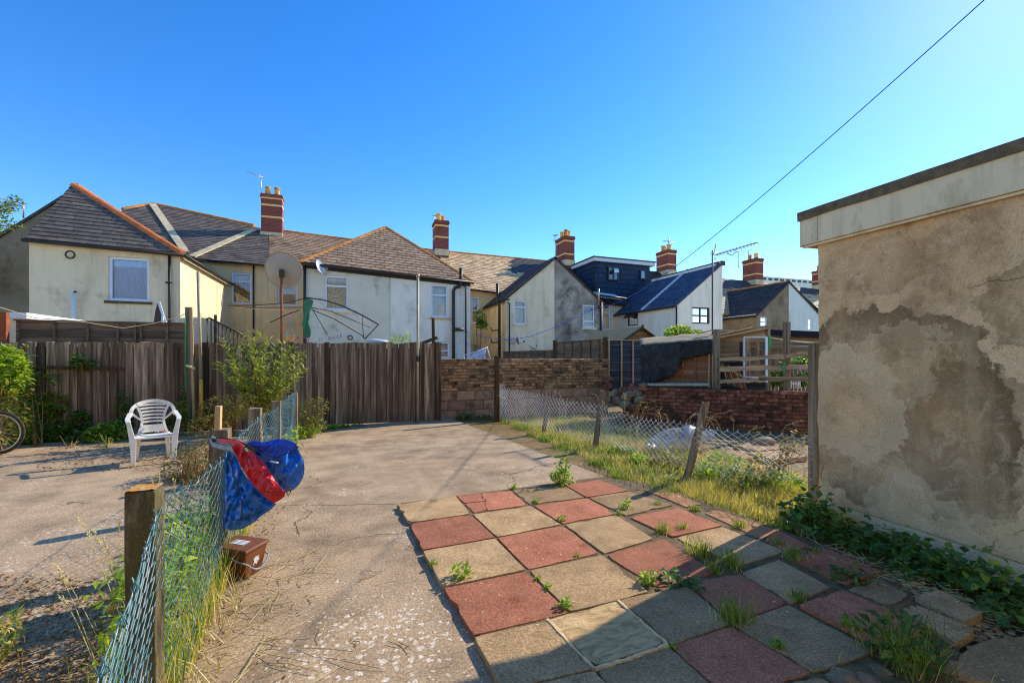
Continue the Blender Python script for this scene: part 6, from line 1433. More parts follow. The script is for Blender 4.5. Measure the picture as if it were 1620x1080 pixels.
tube_part('handle', [D(x, y, 2.95) for x, y in ((456, 771), (460, 777), (456, 783), (452, 776))], .004, 'stitch', b3)
tube_part('reflex_tag', [D(428, 729, 2.93), D(440, 732, 2.93)], .006, 'emblem_white', b3)
random.seed(14)
def strap(pts, w, par, mat='webbing'):
    b = MB(); n = len(pts); vs = []
    for p in pts: q = D(*p); vs += [q + Vector((0, 0, -w / 2)), q + Vector((.0, 0, w / 2)), q + Vector((.004, .006, w / 2)), q + Vector((.004, .006, -w / 2))]
    b.add(vs, [(i * 4 + k, i * 4 + (k + 1) % 4, (i + 1) * 4 + (k + 1) % 4, (i + 1) * 4 + k) for i in range(n - 1) for k in range(4)] + [(0, 1, 2, 3), (n * 4 - 1, n * 4 - 2, n * 4 - 3, n * 4 - 4)]); return obj('strap', b, mat, par)
strap([(333, 687, 3.3), (331, 694, 3.22), (336, 703, 3.12), (350, 707, 3.06), (364, 710, 3.03), (372, 716, 3.02)], .03, b1); strap([(334, 692, 3.2), (345, 698, 3.12), (358, 703, 3.06), (370, 712, 3.0)], .028, b1)
strap([(345, 696, 3.1), (358, 698, 3.04), (372, 700, 3.0), (384, 706, 2.97)], .024, b2, 'bag_red'); strap([(334, 697, 3.18), (350, 694, 3.1), (372, 699, 3.04), (392, 706, 2.99), (404, 712, 2.97)], .026, b3, 'stitch'); strap([(334, 703, 3.18), (352, 700, 3.1), (370, 704, 3.02), (386, 707, 2.98)], .022, b3)

# clear polythene bag dumped behind the wire fence
random.seed(15)
ps = cushion('polythene_bag', [(1018, 703), (1030, 692), (1042, 683), (1060, 677), (1078, 675), (1092, 671), (1104, 676), (1112, 681), (1128, 678), (1132, 686), (1128, 695), (1112, 700), (1100, 708), (1078, 712), (1050, 713), (1030, 709)], 7.2, .24, .12, 'clear_plastic', None, seed=21, scale=7, back=.8, rings=12, nres=90, tilt=(0, -.004))
tag(ps, 'crumpled clear polythene bag lying on the grass behind the wire fence', 'plastic bag')
sl_ = thing('paving_slab_stack', 'grey slabs lying in the next garden behind the wire fence', 'slabs', D(1215, 705, 6.2))
for i, (x, y, w, d) in enumerate(((1178, 716, 6.0, 0), (1230, 719, 5.8, 0), (1205, 708, 6.7, 0))):
    p = G(x, y + 2, .03); o = obj('paving_slab', MB().box((p.x - .32, p.y - .22, -.02), (p.x + .32, p.y + .25, .03 + .02 * i)), 'slab_grey', sl_, bevel=.008)
bk_ = thing('garden_stone', 'dark low stone by the wall foot behind the wire fence', 'stone', D(1205, 695, 7.2)); obj('stone_body', stone_mb(D(1207, 700, 7.3), .2, 4, .5), 'rubble', bk_, smooth=True)

# ---------------------------------------------------------------- over the back fence
dk = D(446, 428, 10.6)
big = thing('satellite_dish', 'large beige satellite dish on a rusty pole above the board fence', 'satellite dish', (dk.x, dk.y, 0))
def dish(par, c, facing, w, h, depth, mat, back=True, n=36):
    f = Vector(facing).normalized(); x = Vector((-f.y, f.x, 0)).normalized(); z = f.cross(x); z = z if z.z > 0 else -z; mb = MB(); vs = []; rg = 7
    for lay in (0, .012):
        for j in range(rg + 1):
            t = j / rg
            for i in range(n): a = 2 * math.pi * i / n; vs.append(c + x * math.cos(a) * w * t + z * math.sin(a) * h * t + f * (depth * t * t + lay))
    m = (rg + 1) * n
    for lay in (0, 1):
        for j in range(rg):
            for i in range(n):
                q = (lay * m + j * n + i, lay * m + j * n + (i + 1) % n, lay * m + (j + 1) * n + (i + 1) % n, lay * m + (j + 1) * n + i); mb.f.append(q if lay else q[::-1])
    mb.f += [(rg * n + i, rg * n + (i + 1) % n, m + rg * n + (i + 1) % n, m + rg * n + i) for i in range(n)]
    mb.v = vs; return obj('reflector', mb, mat, par, smooth=True)
fdir = Vector((-st * 0 + .25, 1, .35))
dish(big, dk, fdir, .43, .43, .09, 'dish_beige')
rimc = dk + Vector(fdir).normalized() * .09
tube_part('pole', [Vector((dk.x, dk.y - .07, 0)), Vector((dk.x, dk.y - .07, dk.z - .12))], .026, 'rust', big)
obj('bracket', MB().box((dk.x - .05, dk.y - .1, dk.z - .17), (dk.x + .05, dk.y + .02, dk.z + .02)), 'dark_metal', big)
tube_part('feed_arm', [dk + Vector((0, .02, -.3)), dk + fdir.normalized() * .5 + Vector((0, 0, -.25))], .014, 'aerial_metal', big)
# dishes on the houses
def wall_dish(label, px, py, v, w, h, face, mat, arm):
    c = V(px, py, v - .28); t = thing('satellite_dish', label, 'satellite dish', c); dish(t, c, face, w, h, .07, mat)
    f = Vector(face).normalized()
    tube_part('wall_bracket', [Vector((c.x - .15, v - .0, c.z - .12)), Vector((c.x - .1, v - .24, c.z - .12)), c], .022, 'aerial_metal', t, 6)
    tube_part('feed_arm', [c - Vector((0, 0, h * .85)) + f * .05, c + f * .42 - Vector((0, 0, h * .75))], .014, 'aerial_metal', t, 6)
    obj('feed_horn', MB().tube([c + f * .42 - Vector((0, 0, h * .75)), c + f * .34 - Vector((0, 0, h * .5))], .035, 8), 'dark_metal', t)
wall_dish('pale oval satellite dish on the off white roughcast wing', 505, 423, V2, .22, .29, (.75, -.62, .35), 'dish_grey', 0)
wall_dish('small dark satellite dish on the cream gable wall', 817, 539, V3, .16, .2, (.95, -.25, .25), 'dish_dark', 0)
wall_dish('tilted grey dish low on the cream gable behind the brown wall', 842, 552, V3 - .5, .2, .26, (.5, -.2, .9), 'dish_grey', 0)
# rotary clothes airer
da = 10.9
air = thing('rotary_airer', 'folding rotary clothes airer with a green cloth bundled round its mast', 'clothes airer', D(485, 560, da))
mast = D(485, 470, da); tube_part('mast', [Vector((mast.x, mast.y, 0)), mast], .022, 'dark_metal', air)
A_ = lambda x, y, k=0.0: D(x, y, da + k)
arms = [[(486, 471, 0), (510, 474, -.2), (540, 483, -.45), (570, 497, -.7), (599, 513, -.9)], [(486, 471, 0), (455, 479, .2), (415, 482, .5), (362, 484, .9)], [(487, 486, 0), (520, 491, .5), (560, 507, 1.0), (586, 518, 1.2)], [(483, 487, 0), (455, 497, -.4), (427, 510, -.8)]]
for i, a in enumerate(arms): tube_part('arm', [A_(*p) for p in a], .017 if i == 0 else .012, 'dark_metal', air)
for a in ([(492, 489, 0), (530, 505, -.35), (572, 530, -.6), (578, 536, -.7)], [(494, 489, 0), (507, 510, .1), (518, 530, .2)], [(573, 499, -.7), (575, 535, -.72)], [(598, 514, -.9), (578, 535, -.75)], [(486, 474, 0), (480, 486, .2), (362, 487, .9)]):
    tube_part('strut', [A_(*p) for p in a], .011, 'dark_metal', air, 6)
for i, (p, q) in enumerate((((486, 478, 0), (570, 526, 0)), ((420, 510, 0), (487, 486, .2)), ((362, 486, .9), (487, 493, 0)))): tube_part('cord', [A_(*p), A_(*q)], .005, 'rope', air, 5)
cl_ = cushion('green_cloth', [(481, 474), (489, 472), (496, 476), (494, 484), (489, 492), (491, 502), (489, 512), (492, 522), (491, 533), (485, 536), (479, 532), (482, 522), (477, 514), (480, 504), (479, 492), (481, 483)], da - .1, .08, .03, 'green_cloth', None, seed=3, scale=14, rings=8)
tag(cl_, 'green cloth cover hanging in a bundle on the rotary airer mast', 'cloth')
random.seed(9)
pg = thing('peg_line', 'line of coloured pegs hanging under the airer above the board fence', 'clothes pegs', D(500, 536, 10.8))
pts = [D(lerp(452, 540, i / 14), 529 + 6 * math.sin(i / 14 * 3.1), 10.7) for i in range(15)]; tube_part('line', pts, .004, 'rope', pg, 5)
for i in range(22):
    p = pts[random.randrange(15)] + Vector((rnd(-.05, .05), 0, 0)); obj('clothes_peg', MB().box((p.x - .008, p.y - .01, p.z - .07), (p.x + .008, p.y + .01, p.z + .012)), random.choice(['peg_pink', 'peg_cyan', 'upvc', 'peg_cyan']), pg)
for px, py in ((456, 498), (461, 509), (459, 515)): obj('clothes_peg', MB().tube([D(px, py - 3, 10.7), D(px + 1, py + 3, 10.7)], .012, 5), 'peg_pink' if py < 500 else 'peg_cyan', pg)
bs = thing('peg_basket', 'little cream peg basket hanging by the airer', 'basket', D(460, 536, 10.6)); c = D(460, 541, 10.6)
obj('basket', MB().lathe(c, [(.06, 0), (.11, .12), (.115, .12), (.1, .115), (.055, .01)], 12), 'basket_cloth', bs, smooth=True)
tube_part('handle', [c + Vector((-.11, 0, .12)), c + Vector((-.05, 0, .3)), c + Vector((.04, 0, .3)), c + Vector((.11, 0, .12))], .006, 'upvc', bs, 5)
tb = thing('water_butt', 'grey lidded tub top showing over the board fence', 'tub', D(596, 560, 11.2)); c = D(596, 541, 11.2)
obj('tub', MB().lathe((c.x, c.y, 0), [(.24, 0), (.28, c.z - .02), (.24, c.z)], 18), 'pole_grey', tb, smooth=True); obj('lid', MB().lathe(c, [(.3, -.02), (.31, .02), (.27, .05), (.1, .075), (.0, .08)], 18), 'dish_grey', tb, smooth=True)
# short upright stick and sloping board near the right of the fence
st_ = thing('stake', 'dark upright stake with a sloping board behind the right of the board fence', 'stake', V(685, 560, 11.5))
obj('post', MB().bar(V(686, 560, 11.5), V(685, 503, 11.5), .07, .05, up=(0, 1, 0)), 'dark_post', st_); obj('sloping_board', MB().bar(V(667, 543, 11.5), V(692, 534, 11.5), .03, .08), 'dark_post', st_)
# triangular board
tr_ = thing('tilted_board', 'dark triangular board on white struts in front of the cream house', 'board', V(252, 530, 13))
obj('panel', MB().prism([V(240, 530, 13), V(262, 530, 13), V(255, 492, 13), V(250, 477, 13), (V(246, 490, 13))], (0, .03, 0)), 'dark_slate', tr_)
obj('strut', MB().bar(V(251, 477, 12.95), V(268, 530, 12.95), .05, .03, up=(0, 1, 0)), 'upvc', tr_); obj('strut', MB().bar(V(257, 500, 12.9), V(257, 530, 12.9), .04, .03, up=(0, 1, 0)), 'upvc', tr_)
tube_part('vent_pipe', [V(116, 463, V1 - .12), V(116, 600, V1 - .12)], .05, 'trim_white', ha)
tube_part('pipe_elbow', [V(116, 464, V1 - .12), V(119, 461, V1 - .12), V(121, 462, V1 - .12)], .03, 'dark_metal', ha)
# stair rail
rl = thing('metal_railing', 'black metal stair railing above the board fence beside the bush', 'railing', V(355, 560, 12.0))
rt = [(326, 505), (331, 503), (345, 510), (365, 520), (392, 534)]
tube_part('top_rail', [V(x, y, 12) for x, y in rt], .022, 'dark_metal', rl)
for i in range(11):
    x = 328 + i * 6; y = 504 + max(0, (x - 331)) * .49; tube_part('baluster', [V(x, y, 12), V(x, 560, 12)], .012, 'dark_metal', rl, 6)
obj('post', MB().bar(V(341, 560, 12), V(341, 498, 12), .05, .05, up=(0, 1, 0)), 'dark_metal', rl)
# white lean-to at the far left
ln = thing('lean_to', 'low lean to with a white flat roof edge at the far left', 'outbuilding', V(10, 560, 11.5))
obj('wall', MB().box((V(-80, 520, 11.5).x, 11.5, 0), (V(36, 520, 11.5).x, 13.5, V(20, 503, 11.5).z)), 'cream_render', ln); obj('roof_edge', MB().box((V(-80, 500, 11.4).x, 11.4, V(20, 503, 11.4).z), (V(42, 500, 11.4).x, 13.7, V(20, 494, 11.4).z)), 'trim_white', ln)
pk = thing('stub_post', 'brown stub post at the left end of the lap panel', 'post', V(7, 560, 10.7)); obj('post', MB().bar(V(7, 600, 10.6), V(7, 494, 10.6), .09, .09, up=(0, 1, 0)), 'rust', pk)
def line(name, label, pts, r, mat, cat='line', sag=0.0, n=30):
    out = []
    for p, q in zip(pts, pts[1:]):
        m = n if sag else 6
        for i in range(m): t = i / m; c = Vector(p).lerp(Vector(q), t); out.append(c - Vector((0, 0, sag * 4 * t * (1 - t))))
    out.append(Vector(pts[-1])); o = obj(name, MB().tube(out, r, 6) if not isinstance(r, tuple) else MB().tube(out, r[0], 6, r2=r[1]), mat, smooth=True); return tag(o, label, cat)
line('washing_line', 'white washing line drooping along the top of the left lap panel', [V(-20, 480, 10.4), V(55, 503, 10.4), V(118, 507, 10.4), V(195, 519, 10.4), V(246, 511, 10.4), V(283, 501, 10.4), V(296, 495, 10.2)], .008, 'rope')
line('dropper_cord', 'thin green cord hanging from the split timber post', [V(293, 500, 10.1), V(293, 585, 10.1), V(294, 620, 10.1)], .008, 'green_cord')
# laundry beyond the wall
lr_ = thing('laundry_airer', 'white wire airer with striped washing behind the brown yard wall', 'clothes airer', V(755, 565, 12.5))
for x0, y0, x1_, y1 in ((733, 562, 740, 578), (770, 548, 778, 575), (768, 550, 764, 578), (735, 562, 772, 549)): tube_part('frame_bar', [V(x0, y0, 12.5), V(x1_, y1, 12.5)], .012, 'upvc', lr_, 6)
cw = cushion('washing', [(738, 566), (746, 562), (752, 557), (760, 554), (767, 552), (770, 566), (768, 580), (740, 580)], 13.0, .1, .06, 'laundry', None, seed=6, scale=12); tag(cw, 'striped washing draped on the airer behind the yard wall', 'laundry')
# TV aerials
def aerial(label, base, top, ends, nel, elen, r=.012, par=None, extra=()):
    t = thing('tv_aerial', label, 'aerial', base); tube_part('mast', [base, top], r * 1.6, 'aerial_metal', t, 6)
    a, b_ = ends; tube_part('boom', [a, b_], r, 'aerial_metal', t, 6); d = (b_ - a).normalized(); x = d.cross(Vector((0, 0, 1))).normalized()
    for i in range(nel):
        c = a.lerp(b_, (i + .5) / nel); l = elen * lerp(1, .6, i / nel); ob = obj('element', MB().tube([c - x * l / 2, c + x * l / 2], r * .7, 5), 'aerial_metal', t)
    for p in extra: tube_part('reflector', p, r, 'aerial_metal', t, 6)
    return t
aerial('rooftop aerial pointing left on the tallest chimney', V(413, 318, VR - .5), V(413.5, 277, VR - .5), (V(416, 281, VR - .5), V(389, 271, VR - .7)), 6, .4, .014, extra=[[V(408, 282, VR - .5), V(412, 276, VR - .2)]])
dd = 10.6
mm = aerial('near yagi aerial on a tall dark pole above the tarpaulin hut', D(1127, 545, dd), D(1127, 396, dd), (D(1131, 404, dd), D(1199, 383.5, dd - .9)), 13, .28, .011, extra=[[D(1133, 385, dd), D(1129, 403, dd)], [D(1130, 408, dd), D(1140, 417, dd)], [D(1124, 401, dd - .1), D(1136, 399, dd + .1)], [D(1150, 401, dd), D(1158, 404, dd), D(1165, 398, dd), D(1163, 394, dd)]])
for o in mm.children:
    if o.name.startswith('mast'): o.data.materials[0] = MATS['dark_metal']
aerial('small aerial at the left of the striped chimney behind the brown hip', V(687, 375, VR - .3), V(687.5, 341, VR - .3), (V(685, 342, VR - .3), V(691, 341, VR - .8)), 4, .35, .014)
aerial('cluster aerial beside the four pot chimney above the grey gable', V(878.5, 405, VR), V(878, 371, VR), (V(875, 373, VR), V(882, 371, VR - .4)), 5, .4, .016, extra=[[V(875, 380, VR), V(881, 382, VR)]])
aerial('aerial standing on the chimney behind the navy dormer', V(1058, 400, VR), V(1058, 375, VR), (V(1049, 381, VR), V(1068, 383, VR)), 5, .6, .018)
aerial('aerial standing on the chimney above the white house', V(1184, 412, VR), V(1184, 396, VR), (V(1182, 397, VR), V(1196, 393, VR)), 4, .5, .018)
aerial('small aerial on the sloping roof beside the last whole chimney', V(1168, 424, VR), V(1168, 396, VR), (V(1164, 399, VR), V(1174, 397, VR)), 4, .5, .018)
aerial('aerial pointing across the top of the dark gable at the left edge', V(37, 345, 20), V(37, 318, 20), (V(-6, 313, 20), V(38, 322, 20)), 7, .3, .014)
# overhead blue line
kn = V(948, 486, V3 - .15); B_ = D(1545, 0, 2.6); C_ = D(2000, -400, 1.9)
p0, p3 = kn, C_
pts = []
for i in range(61):
    t = i / 60; pts.append(p0.lerp(p3, t) - Vector((0, 0, .55 * 4 * t * (1 - t))))
o = obj('overhead_line', MB().tube(pts, .012, 6, r2=.0035), 'line_blue', smooth=True); tag(o, 'long blue overhead line climbing from the grey gable across the sky', 'line')
line('sagging_line', 'blue line sagging across the cream gable to the white wing', [kn, V(922, 497, V3 - .3), V(890, 513, V3 - .5), V(840, 532, V3 - .8), V(805, 538, V3 - 1), V(770, 534, V3 - 1.3), V(735, 524, V2 - .1)], .012, 'line_blue')
o = obj('line_knot', MB().tube([kn + Vector((-.12, 0, -.05)), kn + Vector((0, 0, .03)), kn + Vector((.15, 0, .0))], [.02, .06, .02], 8), 'black_plastic', smooth=True); tag(o, 'dark knot where the blue lines meet on the grey gable', 'knot')
# ---------------------------------------------------------------- plants
def foliage(name, fn, n, l, w, mat, parent=None, kind=None, updir=.4, spread=1.0):
    mb = MB()
    for i in range(n):
        p = fn(); d = Vector((rnd(-1, 1) * spread, rnd(-1, 1) * spread, rnd(-.5, 1) + updir - .4)); ll = l * rnd(.6, 1.25)
        mb.leaf(p, d, Vector((rnd(-.4, .4), rnd(-.4, .4), 1)), ll, w * rnd(.7, 1.2) * (ll / l), .12)
    return obj(name, mb, mat, parent, kind=kind)
def blobs(cs):
    """points spread through clumps given as (centre, (rx, ry, rz))"""
    wts = [c[1][0] * c[1][1] * c[1][2] for c in cs]
    def f():
        c, r = random.choices(cs, wts)[0]
        while True:
            v = rvec()
            if .25 < v.length < 1: break
        v = v.normalized() * v.length ** .5
        return c + Vector((v.x * r[0], v.y * r[1], max(v.z * r[2], -c.z + .02)))
    return f
def plant(name, label, cat, base, clumps, n, l, w, mat, stems=6, stem_r=.008, group=None, smat='stem', mats=None):
    t = thing(name, label, cat, base, group); fn = blobs(clumps)
    if mats:
        for m_, k in mats: foliage('foliage', fn, int(n * k), l, w, m_, t)
    else: foliage('foliage', fn, n, l, w, mat, t)
    if stems:
        b = MB()
        for i in range(stems):
            q = fn(); s_ = Vector(base) + Vector((rnd(-.05, .05), rnd(-.05, .05), 0)); mid = s_.lerp(q, .5) + Vector((rnd(-.05, .05), rnd(-.05, .05), rnd(0, .1))); b.tube([s_, mid, q], stem_r, 5, r2=stem_r * .4)
        obj('stems', b, smat, t)
    return t
def disc(px, py, d, rx, rz, ry=None): return (D(px, py, d), (rx, ry or rx, rz))
random.seed(31)
# climber at the left edge
plant('climbing_shrub', 'tall bright leafy climber at the left edge with yellowing leaves lower down', 'shrub', G(0, 712), [disc(-10, 590, 7.3, .45, .5, .25), disc(18, 570, 7.6, .22, .3, .2), disc(-20, 660, 7.0, .5, .5, .3), disc(20, 625, 7.4, .25, .35, .2), disc(35, 650, 7.5, .2, .25, .15)], 0, .085, .065, None, 10, .012, mats=[('leaf_bright', 1700), ('leaf_autumn', 500), ('leaf_mixed', 900)], smat='stem') if False else None
def plantm(name, label, cat, base, clumps, parts, stems=6, stem_r=.008, group=None, smat='stem'):
    t = thing(name, label, cat, base, group)
    for m_, n, l, w, cl in parts:
        foliage('foliage', blobs(cl or clumps), n, l, w, m_, t)
    if stems:
        fn = blobs(clumps); b = MB()
        for i in range(stems):
            q = fn(); s_ = Vector(base) + Vector((rnd(-.05, .05), rnd(-.05, .05), 0)); mid = s_.lerp(q, .5) + Vector((rnd(-.05, .05), rnd(-.05, .05), rnd(0, .1))); b.tube([s_, mid, q], stem_r, 5, r2=stem_r * .4)
        obj('stems', b, smat, t)
    return t
cl = [disc(-10, 590, 7.3, .45, .45, .25), disc(14, 575, 7.5, .22, .3, .2), disc(-20, 660, 7.1, .5, .5, .3), disc(22, 630, 7.5, .24, .36, .15), disc(36, 560, 7.7, .12, .16, .1)]
plantm('climbing_shrub', 'tall bright leafy climber at the left edge, yellowing lower down', 'shrub', G(2, 712), cl, [('leaf_bright', 1500, .09, .07, cl[:2]), ('leaf_mixed', 700, .08, .06, cl), ('leaf_autumn', 550, .08, .06, cl[2:])], 12, .012)
cl = [disc(60, 665, 7.9, .3, .38, .15), disc(85, 640, 8.0, .22, .22, .1), disc(40, 690, 7.6, .25, .25, .15), disc(45, 610, 7.8, .16, .3, .1)]
plantm('climbing_shrub', 'dark bramble with rusty yellow leaves climbing the fence beside the bicycle', 'shrub', G(60, 706), cl, [('leaf_bright', 500, .085, .065, None), ('leaf_dark', 500, .08, .06, None), ('leaf_autumn', 520, .08, .06, None)], 8)
cl = [disc(100, 690, 7.9, .28, .2, .15), disc(125, 672, 8.1, .18, .25, .1), disc(130, 695, 7.9, .25, .12, .14)]
plantm('ivy', 'dark green ivy spreading along the fence foot left of the bright shrub', 'ivy', G(110, 708), cl, [('leaf_dark', 800, .065, .055, None), ('leaf_bright', 450, .06, .05, None), ('leaf_autumn', 120, .06, .05, None)], 8, .006)
cl = [disc(168, 690, 7.9, .32, .22, .22), disc(180, 682, 8.0, .18, .2, .15)]
plantm('leafy_shrub', 'rounded bright green shrub at the fence foot left of the chair', 'shrub', G(168, 708), cl, [('leaf_bright', 1000, .075, .042, None), ('leaf_dark', 300, .07, .045, None)], 10, .006, smat='stem_green')
plantm('wall_creeper', 'small creeper sprig over the lone rail of the board fence', 'creeper', V(132, 590, 10.2), [(V(132, 576, 10.2), (.22, .05, .13)), (V(122, 570, 10.2), (.08, .05, .15)), (V(84, 598, 10.2), (.1, .04, .12))], [('leaf_dark', 130, .07, .055, None), ('leaf_bright', 50, .06, .05, None)], 5, .005)
plantm('wall_creeper', 'dark creeper on the fence just left of the chair back', 'creeper', V(196, 660, 10.1), [(V(195, 640, 10.15), (.12, .05, .3)), (V(200, 660, 10.1), (.14, .08, .25))], [('leaf_dark', 220, .07, .05, None), ('leaf_mixed', 60, .07, .05, None)], 5, .005)
plantm('tall_weed', 'tall thin leafy weed climbing in front of the split timber post', 'weed', V(288, 668, 10.0), [(V(289, 625, 10.05), (.05, .05, .2)), (V(288, 650, 10.0), (.1, .08, .25))], [('leaf_bright', 130, .07, .035, None), ('leaf_dark', 120, .08, .05, None)], 4, .006, smat='stem_green')
plantm('fence_weeds', 'dark weeds at the fence foot behind the chair', 'weed', G(290, 690), [disc(300, 665, 8.7, .4, .15, .2), disc(330, 660, 8.9, .25, .2, .2), disc(250, 690, 8.2, .3, .1, .2)], [('leaf_dark', 600, .08, .06, None), ('leaf_mixed', 200, .07, .05, None)], 6, .006)
# buddleia
cb_ = V(408, 662, 9.4); cl = []
bud = thing('buddleia_bush', 'tall buddleia bush with purple and rusty flower spikes against the board fence', 'bush', (cb_.x, cb_.y, 0))
tips = [(352, 540), (365, 552), (345, 574), (372, 565), (362, 600), (385, 535), (398, 528), (412, 533), (425, 540), (436, 546), (448, 548), (462, 552), (475, 560), (484, 566), (470, 575), (480, 585), (458, 590), (466, 600), (440, 575), (420, 560), (405, 575), (390, 590), (425, 600), (450, 615), (395, 615), (378, 620), (412, 630), (440, 630), (372, 580), (352, 588), (460, 570), (432, 610), (400, 550), (380, 548), (455, 560), (418, 585), (444, 598), (384, 605), (366, 640), (360, 655), (455, 640)]
stm, lf1, fl1, fl2 = MB(), MB(), MB(), MB()
for k, (px, py) in enumerate(tips):
    tip = V(px + rnd(-3, 3), py + rnd(-3, 3), 9.3 + rnd(-.45, .35)); base = Vector((cb_.x + rnd(-.1, .1), cb_.y + rnd(-.1, .1), rnd(0, .35)))
    mid = base.lerp(tip, .55) + Vector((0, 0, rnd(.1, .25))) - (tip - base).cross(Vector((0, 0, 1))) * rnd(-.1, .1)
    path = [base.lerp(mid, t).lerp(mid.lerp(tip, t), t) for t in [i / 12 for i in range(13)]]; stm.tube(path, .008, 5, r2=.003)
    for i in range(3, 13):
        p = path[i]; d0 = (path[min(12, i + 1)] - path[i - 1]).normalized()
        for s_ in range(6 if i > 5 else 3):
            a = rnd(0, 6.28); d = Vector((math.cos(a), math.sin(a), rnd(-.35, .5))) + d0 * .7; lf1.leaf(p + rvec(.03), d, (rnd(-.3, .3), rnd(-.3, .3), 1), rnd(.09, .18), rnd(.026, .042), .2)
    # drooping flower spike, some gone over to rust
    m_ = fl1 if k % 5 < 2 else (fl2 if k % 5 < 4 else None)
    if m_ is not None and py < 640:
        d = (tip - mid).normalized() + Vector((.35, -.1, -.1)); d.normalize()
        for i in range(70):
            t = random.random(); q = tip + d * (.2 * t) + rvec(.024 * (1 - t) + .005); m_.leaf(q, rvec(), (0, 0, 1), .014, .011)
obj('stems', stm, 'stem', bud); obj('foliage', lf1, 'leaf_buddleia', bud); obj('flower_spikes', fl1, 'flower_purple', bud); obj('flower_spikes', fl2, 'flower_rust', bud)
# brown dying growth round its feet and along the fence
def twiggy(name, label, base, clumps, n, mats, ntw, group=None):
    t = thing(name, label, 'shrub', base, group); fn = blobs(clumps); b = MB()
    for i in range(ntw):
        q = fn(); s_ = Vector(base) + Vector((rnd(-.12, .12), rnd(-.12, .12), 0)); mid = s_.lerp(q, .5) + rvec(.08) + Vector((0, 0, .06)); mid.z = max(mid.z, .02); b.tube([s_, mid, q], .004, 4, r2=.0018, caps=False)
        e = q + rvec(.12); b.tube([q, e], .002, 4, caps=False)
    obj('twigs', b, 'stem', t)
    for m_, k, l, w in mats: foliage('foliage', fn, k, l, w, m_, t)
    return t
twiggy('dying_shrub', 'half dead brown and olive shrub sprawling in front of the chair', G(305, 762), [disc(300, 735, 5.5, .3, .22, .25), disc(320, 720, 5.7, .3, .2, .25), disc(278, 748, 5.3, .18, .12, .2), disc(335, 752, 5.0, .25, .18, .2)], 0, [('leaf_dry', 1300, .035, .02), ('leaf_mixed', 650, .035, .022), ('flower_purple', 60, .03, .012)], 110)
twiggy('dead_brush', 'brown dead brush behind the fence posts under the buddleia', G(358, 690), [disc(350, 650, 7.4, .35, .25, .25), disc(375, 640, 7.5, .3, .22, .25), disc(330, 675, 7.0, .3, .18, .25)], 0, [('leaf_dry', 1100, .045, .026), ('leaf_autumn', 160, .05, .03), ('leaf_mixed', 250, .05, .03)], 90)
twiggy('dead_brush', 'straggling brown brush right of the buddleia by the fence mesh end', G(484, 690), [disc(488, 655, 8.4, .25, .25, .2), disc(498, 672, 8.3, .22, .15, .2), disc(505, 640, 8.6, .2, .15, .15)], 0, [('leaf_dry', 420, .05, .028), ('leaf_mixed', 260, .055, .03), ('leaf_buddleia', 160, .07, .03)], 60)
plantm('low_weeds', 'low green weeds by the end of the green wire fence', 'weed', G(485, 690), [disc(482, 683, 8.2, .25, .1, .15), disc(500, 678, 8.6, .15, .06, .1)], [('leaf_bright', 320, .08, .035, None)], 0)
plantm('low_weeds', 'strip of low green weeds at the foot of the board fence', 'weed', G(530, 681), [disc(520, 678, 9.1, .2, .05, .1), disc(540, 677, 9.3, .2, .05, .1), disc(566, 675, 9.6, .12, .04, .08)], [('leaf_bright', 260, .07, .03, None), ('leaf_dark', 120, .06, .03, None)], 0)
plantm('low_weeds', 'dark weeds at the foot of the big concrete blocks', 'weed', G(735, 665), [disc(735, 660, 10.6, .22, .08, .1), disc(765, 660, 10.7, .2, .06, .1)], [('leaf_dark', 200, .07, .04, None), ('leaf_mixed', 60, .06, .03, None)], 0)
# greenery over the back fence and beyond
plantm('spiky_plant', 'yellow green spiky plants showing over the board fence', 'plant', D(633, 560, 11.2), [disc(625, 541, 11.2, .2, .1, .1), disc(645, 538, 11.3, .1, .14, .1)], [('leaf_bright', 120, .2, .025, None)], 0)
plantm('wall_shrub', 'thin stemmed leafy plant by the yellow wall between two white houses', 'shrub', V(758, 570, 19), [(V(760, 502, 19), (.22, .2, .35)), (V(763, 514, 19), (.25, .2, .2))], [('leaf_mixed', 420, .13, .09, None)], 5, .015)
plantm('garden_shrub', 'bright leafy shrub behind the tarpaulin hut', 'shrub', D(1085, 560, 13.5), [disc(1075, 524, 13.5, .35, .15), disc(1100, 530, 13.5, .35, .12), disc(1060, 530, 13.2, .2, .12)], [('leaf_bright', 700, .11, .07, None), ('leaf_mixed', 200, .1, .06, None)], 5)
plantm('garden_shrub', 'dark green shrub seen between the rails of the rail fence', 'shrub', Pd(1265, 640, 1.6), [(Pd(1265, 575, 1.6), (.45, .3, .14)), (Pd(1235, 604, 1.4), (.3, .3, .12)), (Pd(1280, 603, 1.4), (.35, .3, .15)), (Pd(1228, 595, 1.6), (.2, .3, .18))], [('leaf_dark', 900, .09, .07, None), ('leaf_bright', 260, .08, .06, None)], 6)
tree = thing('garden_tree', 'tree branch with small leaves reaching in at the left edge against the sky', 'tree', D(-150, 600, 12.5))
b = MB(); tr0 = D(-150, 600, 12.5); tr0.z = -.1; tp_ = D(-90, 380, 12.5); b.tube([tr0, tr0.lerp(tp_, .5) + Vector((.1, 0, 0)), tp_], .13, 8, r2=.06); obj('trunk', b, 'stem', tree)
b = MB(); brs = []
for e in ((28, 318), (36, 322), (20, 330), (26, 355), (10, 350), (5, 325), (-20, 300), (-60, 280), (-30, 360), (0, 362), (-110, 300), (-140, 330)):
    q = D(e[0], e[1], 12.5 + rnd(-.4, .4)); m = tp_.lerp(q, .5) + Vector((0, 0, .12)); b.tube([tp_, m, q], .025, 5, r2=.006); brs += [(m.lerp(q, t), q) for t in (.35, .55, .75, .9, 1)]
obj('branches', b, 'stem', tree)
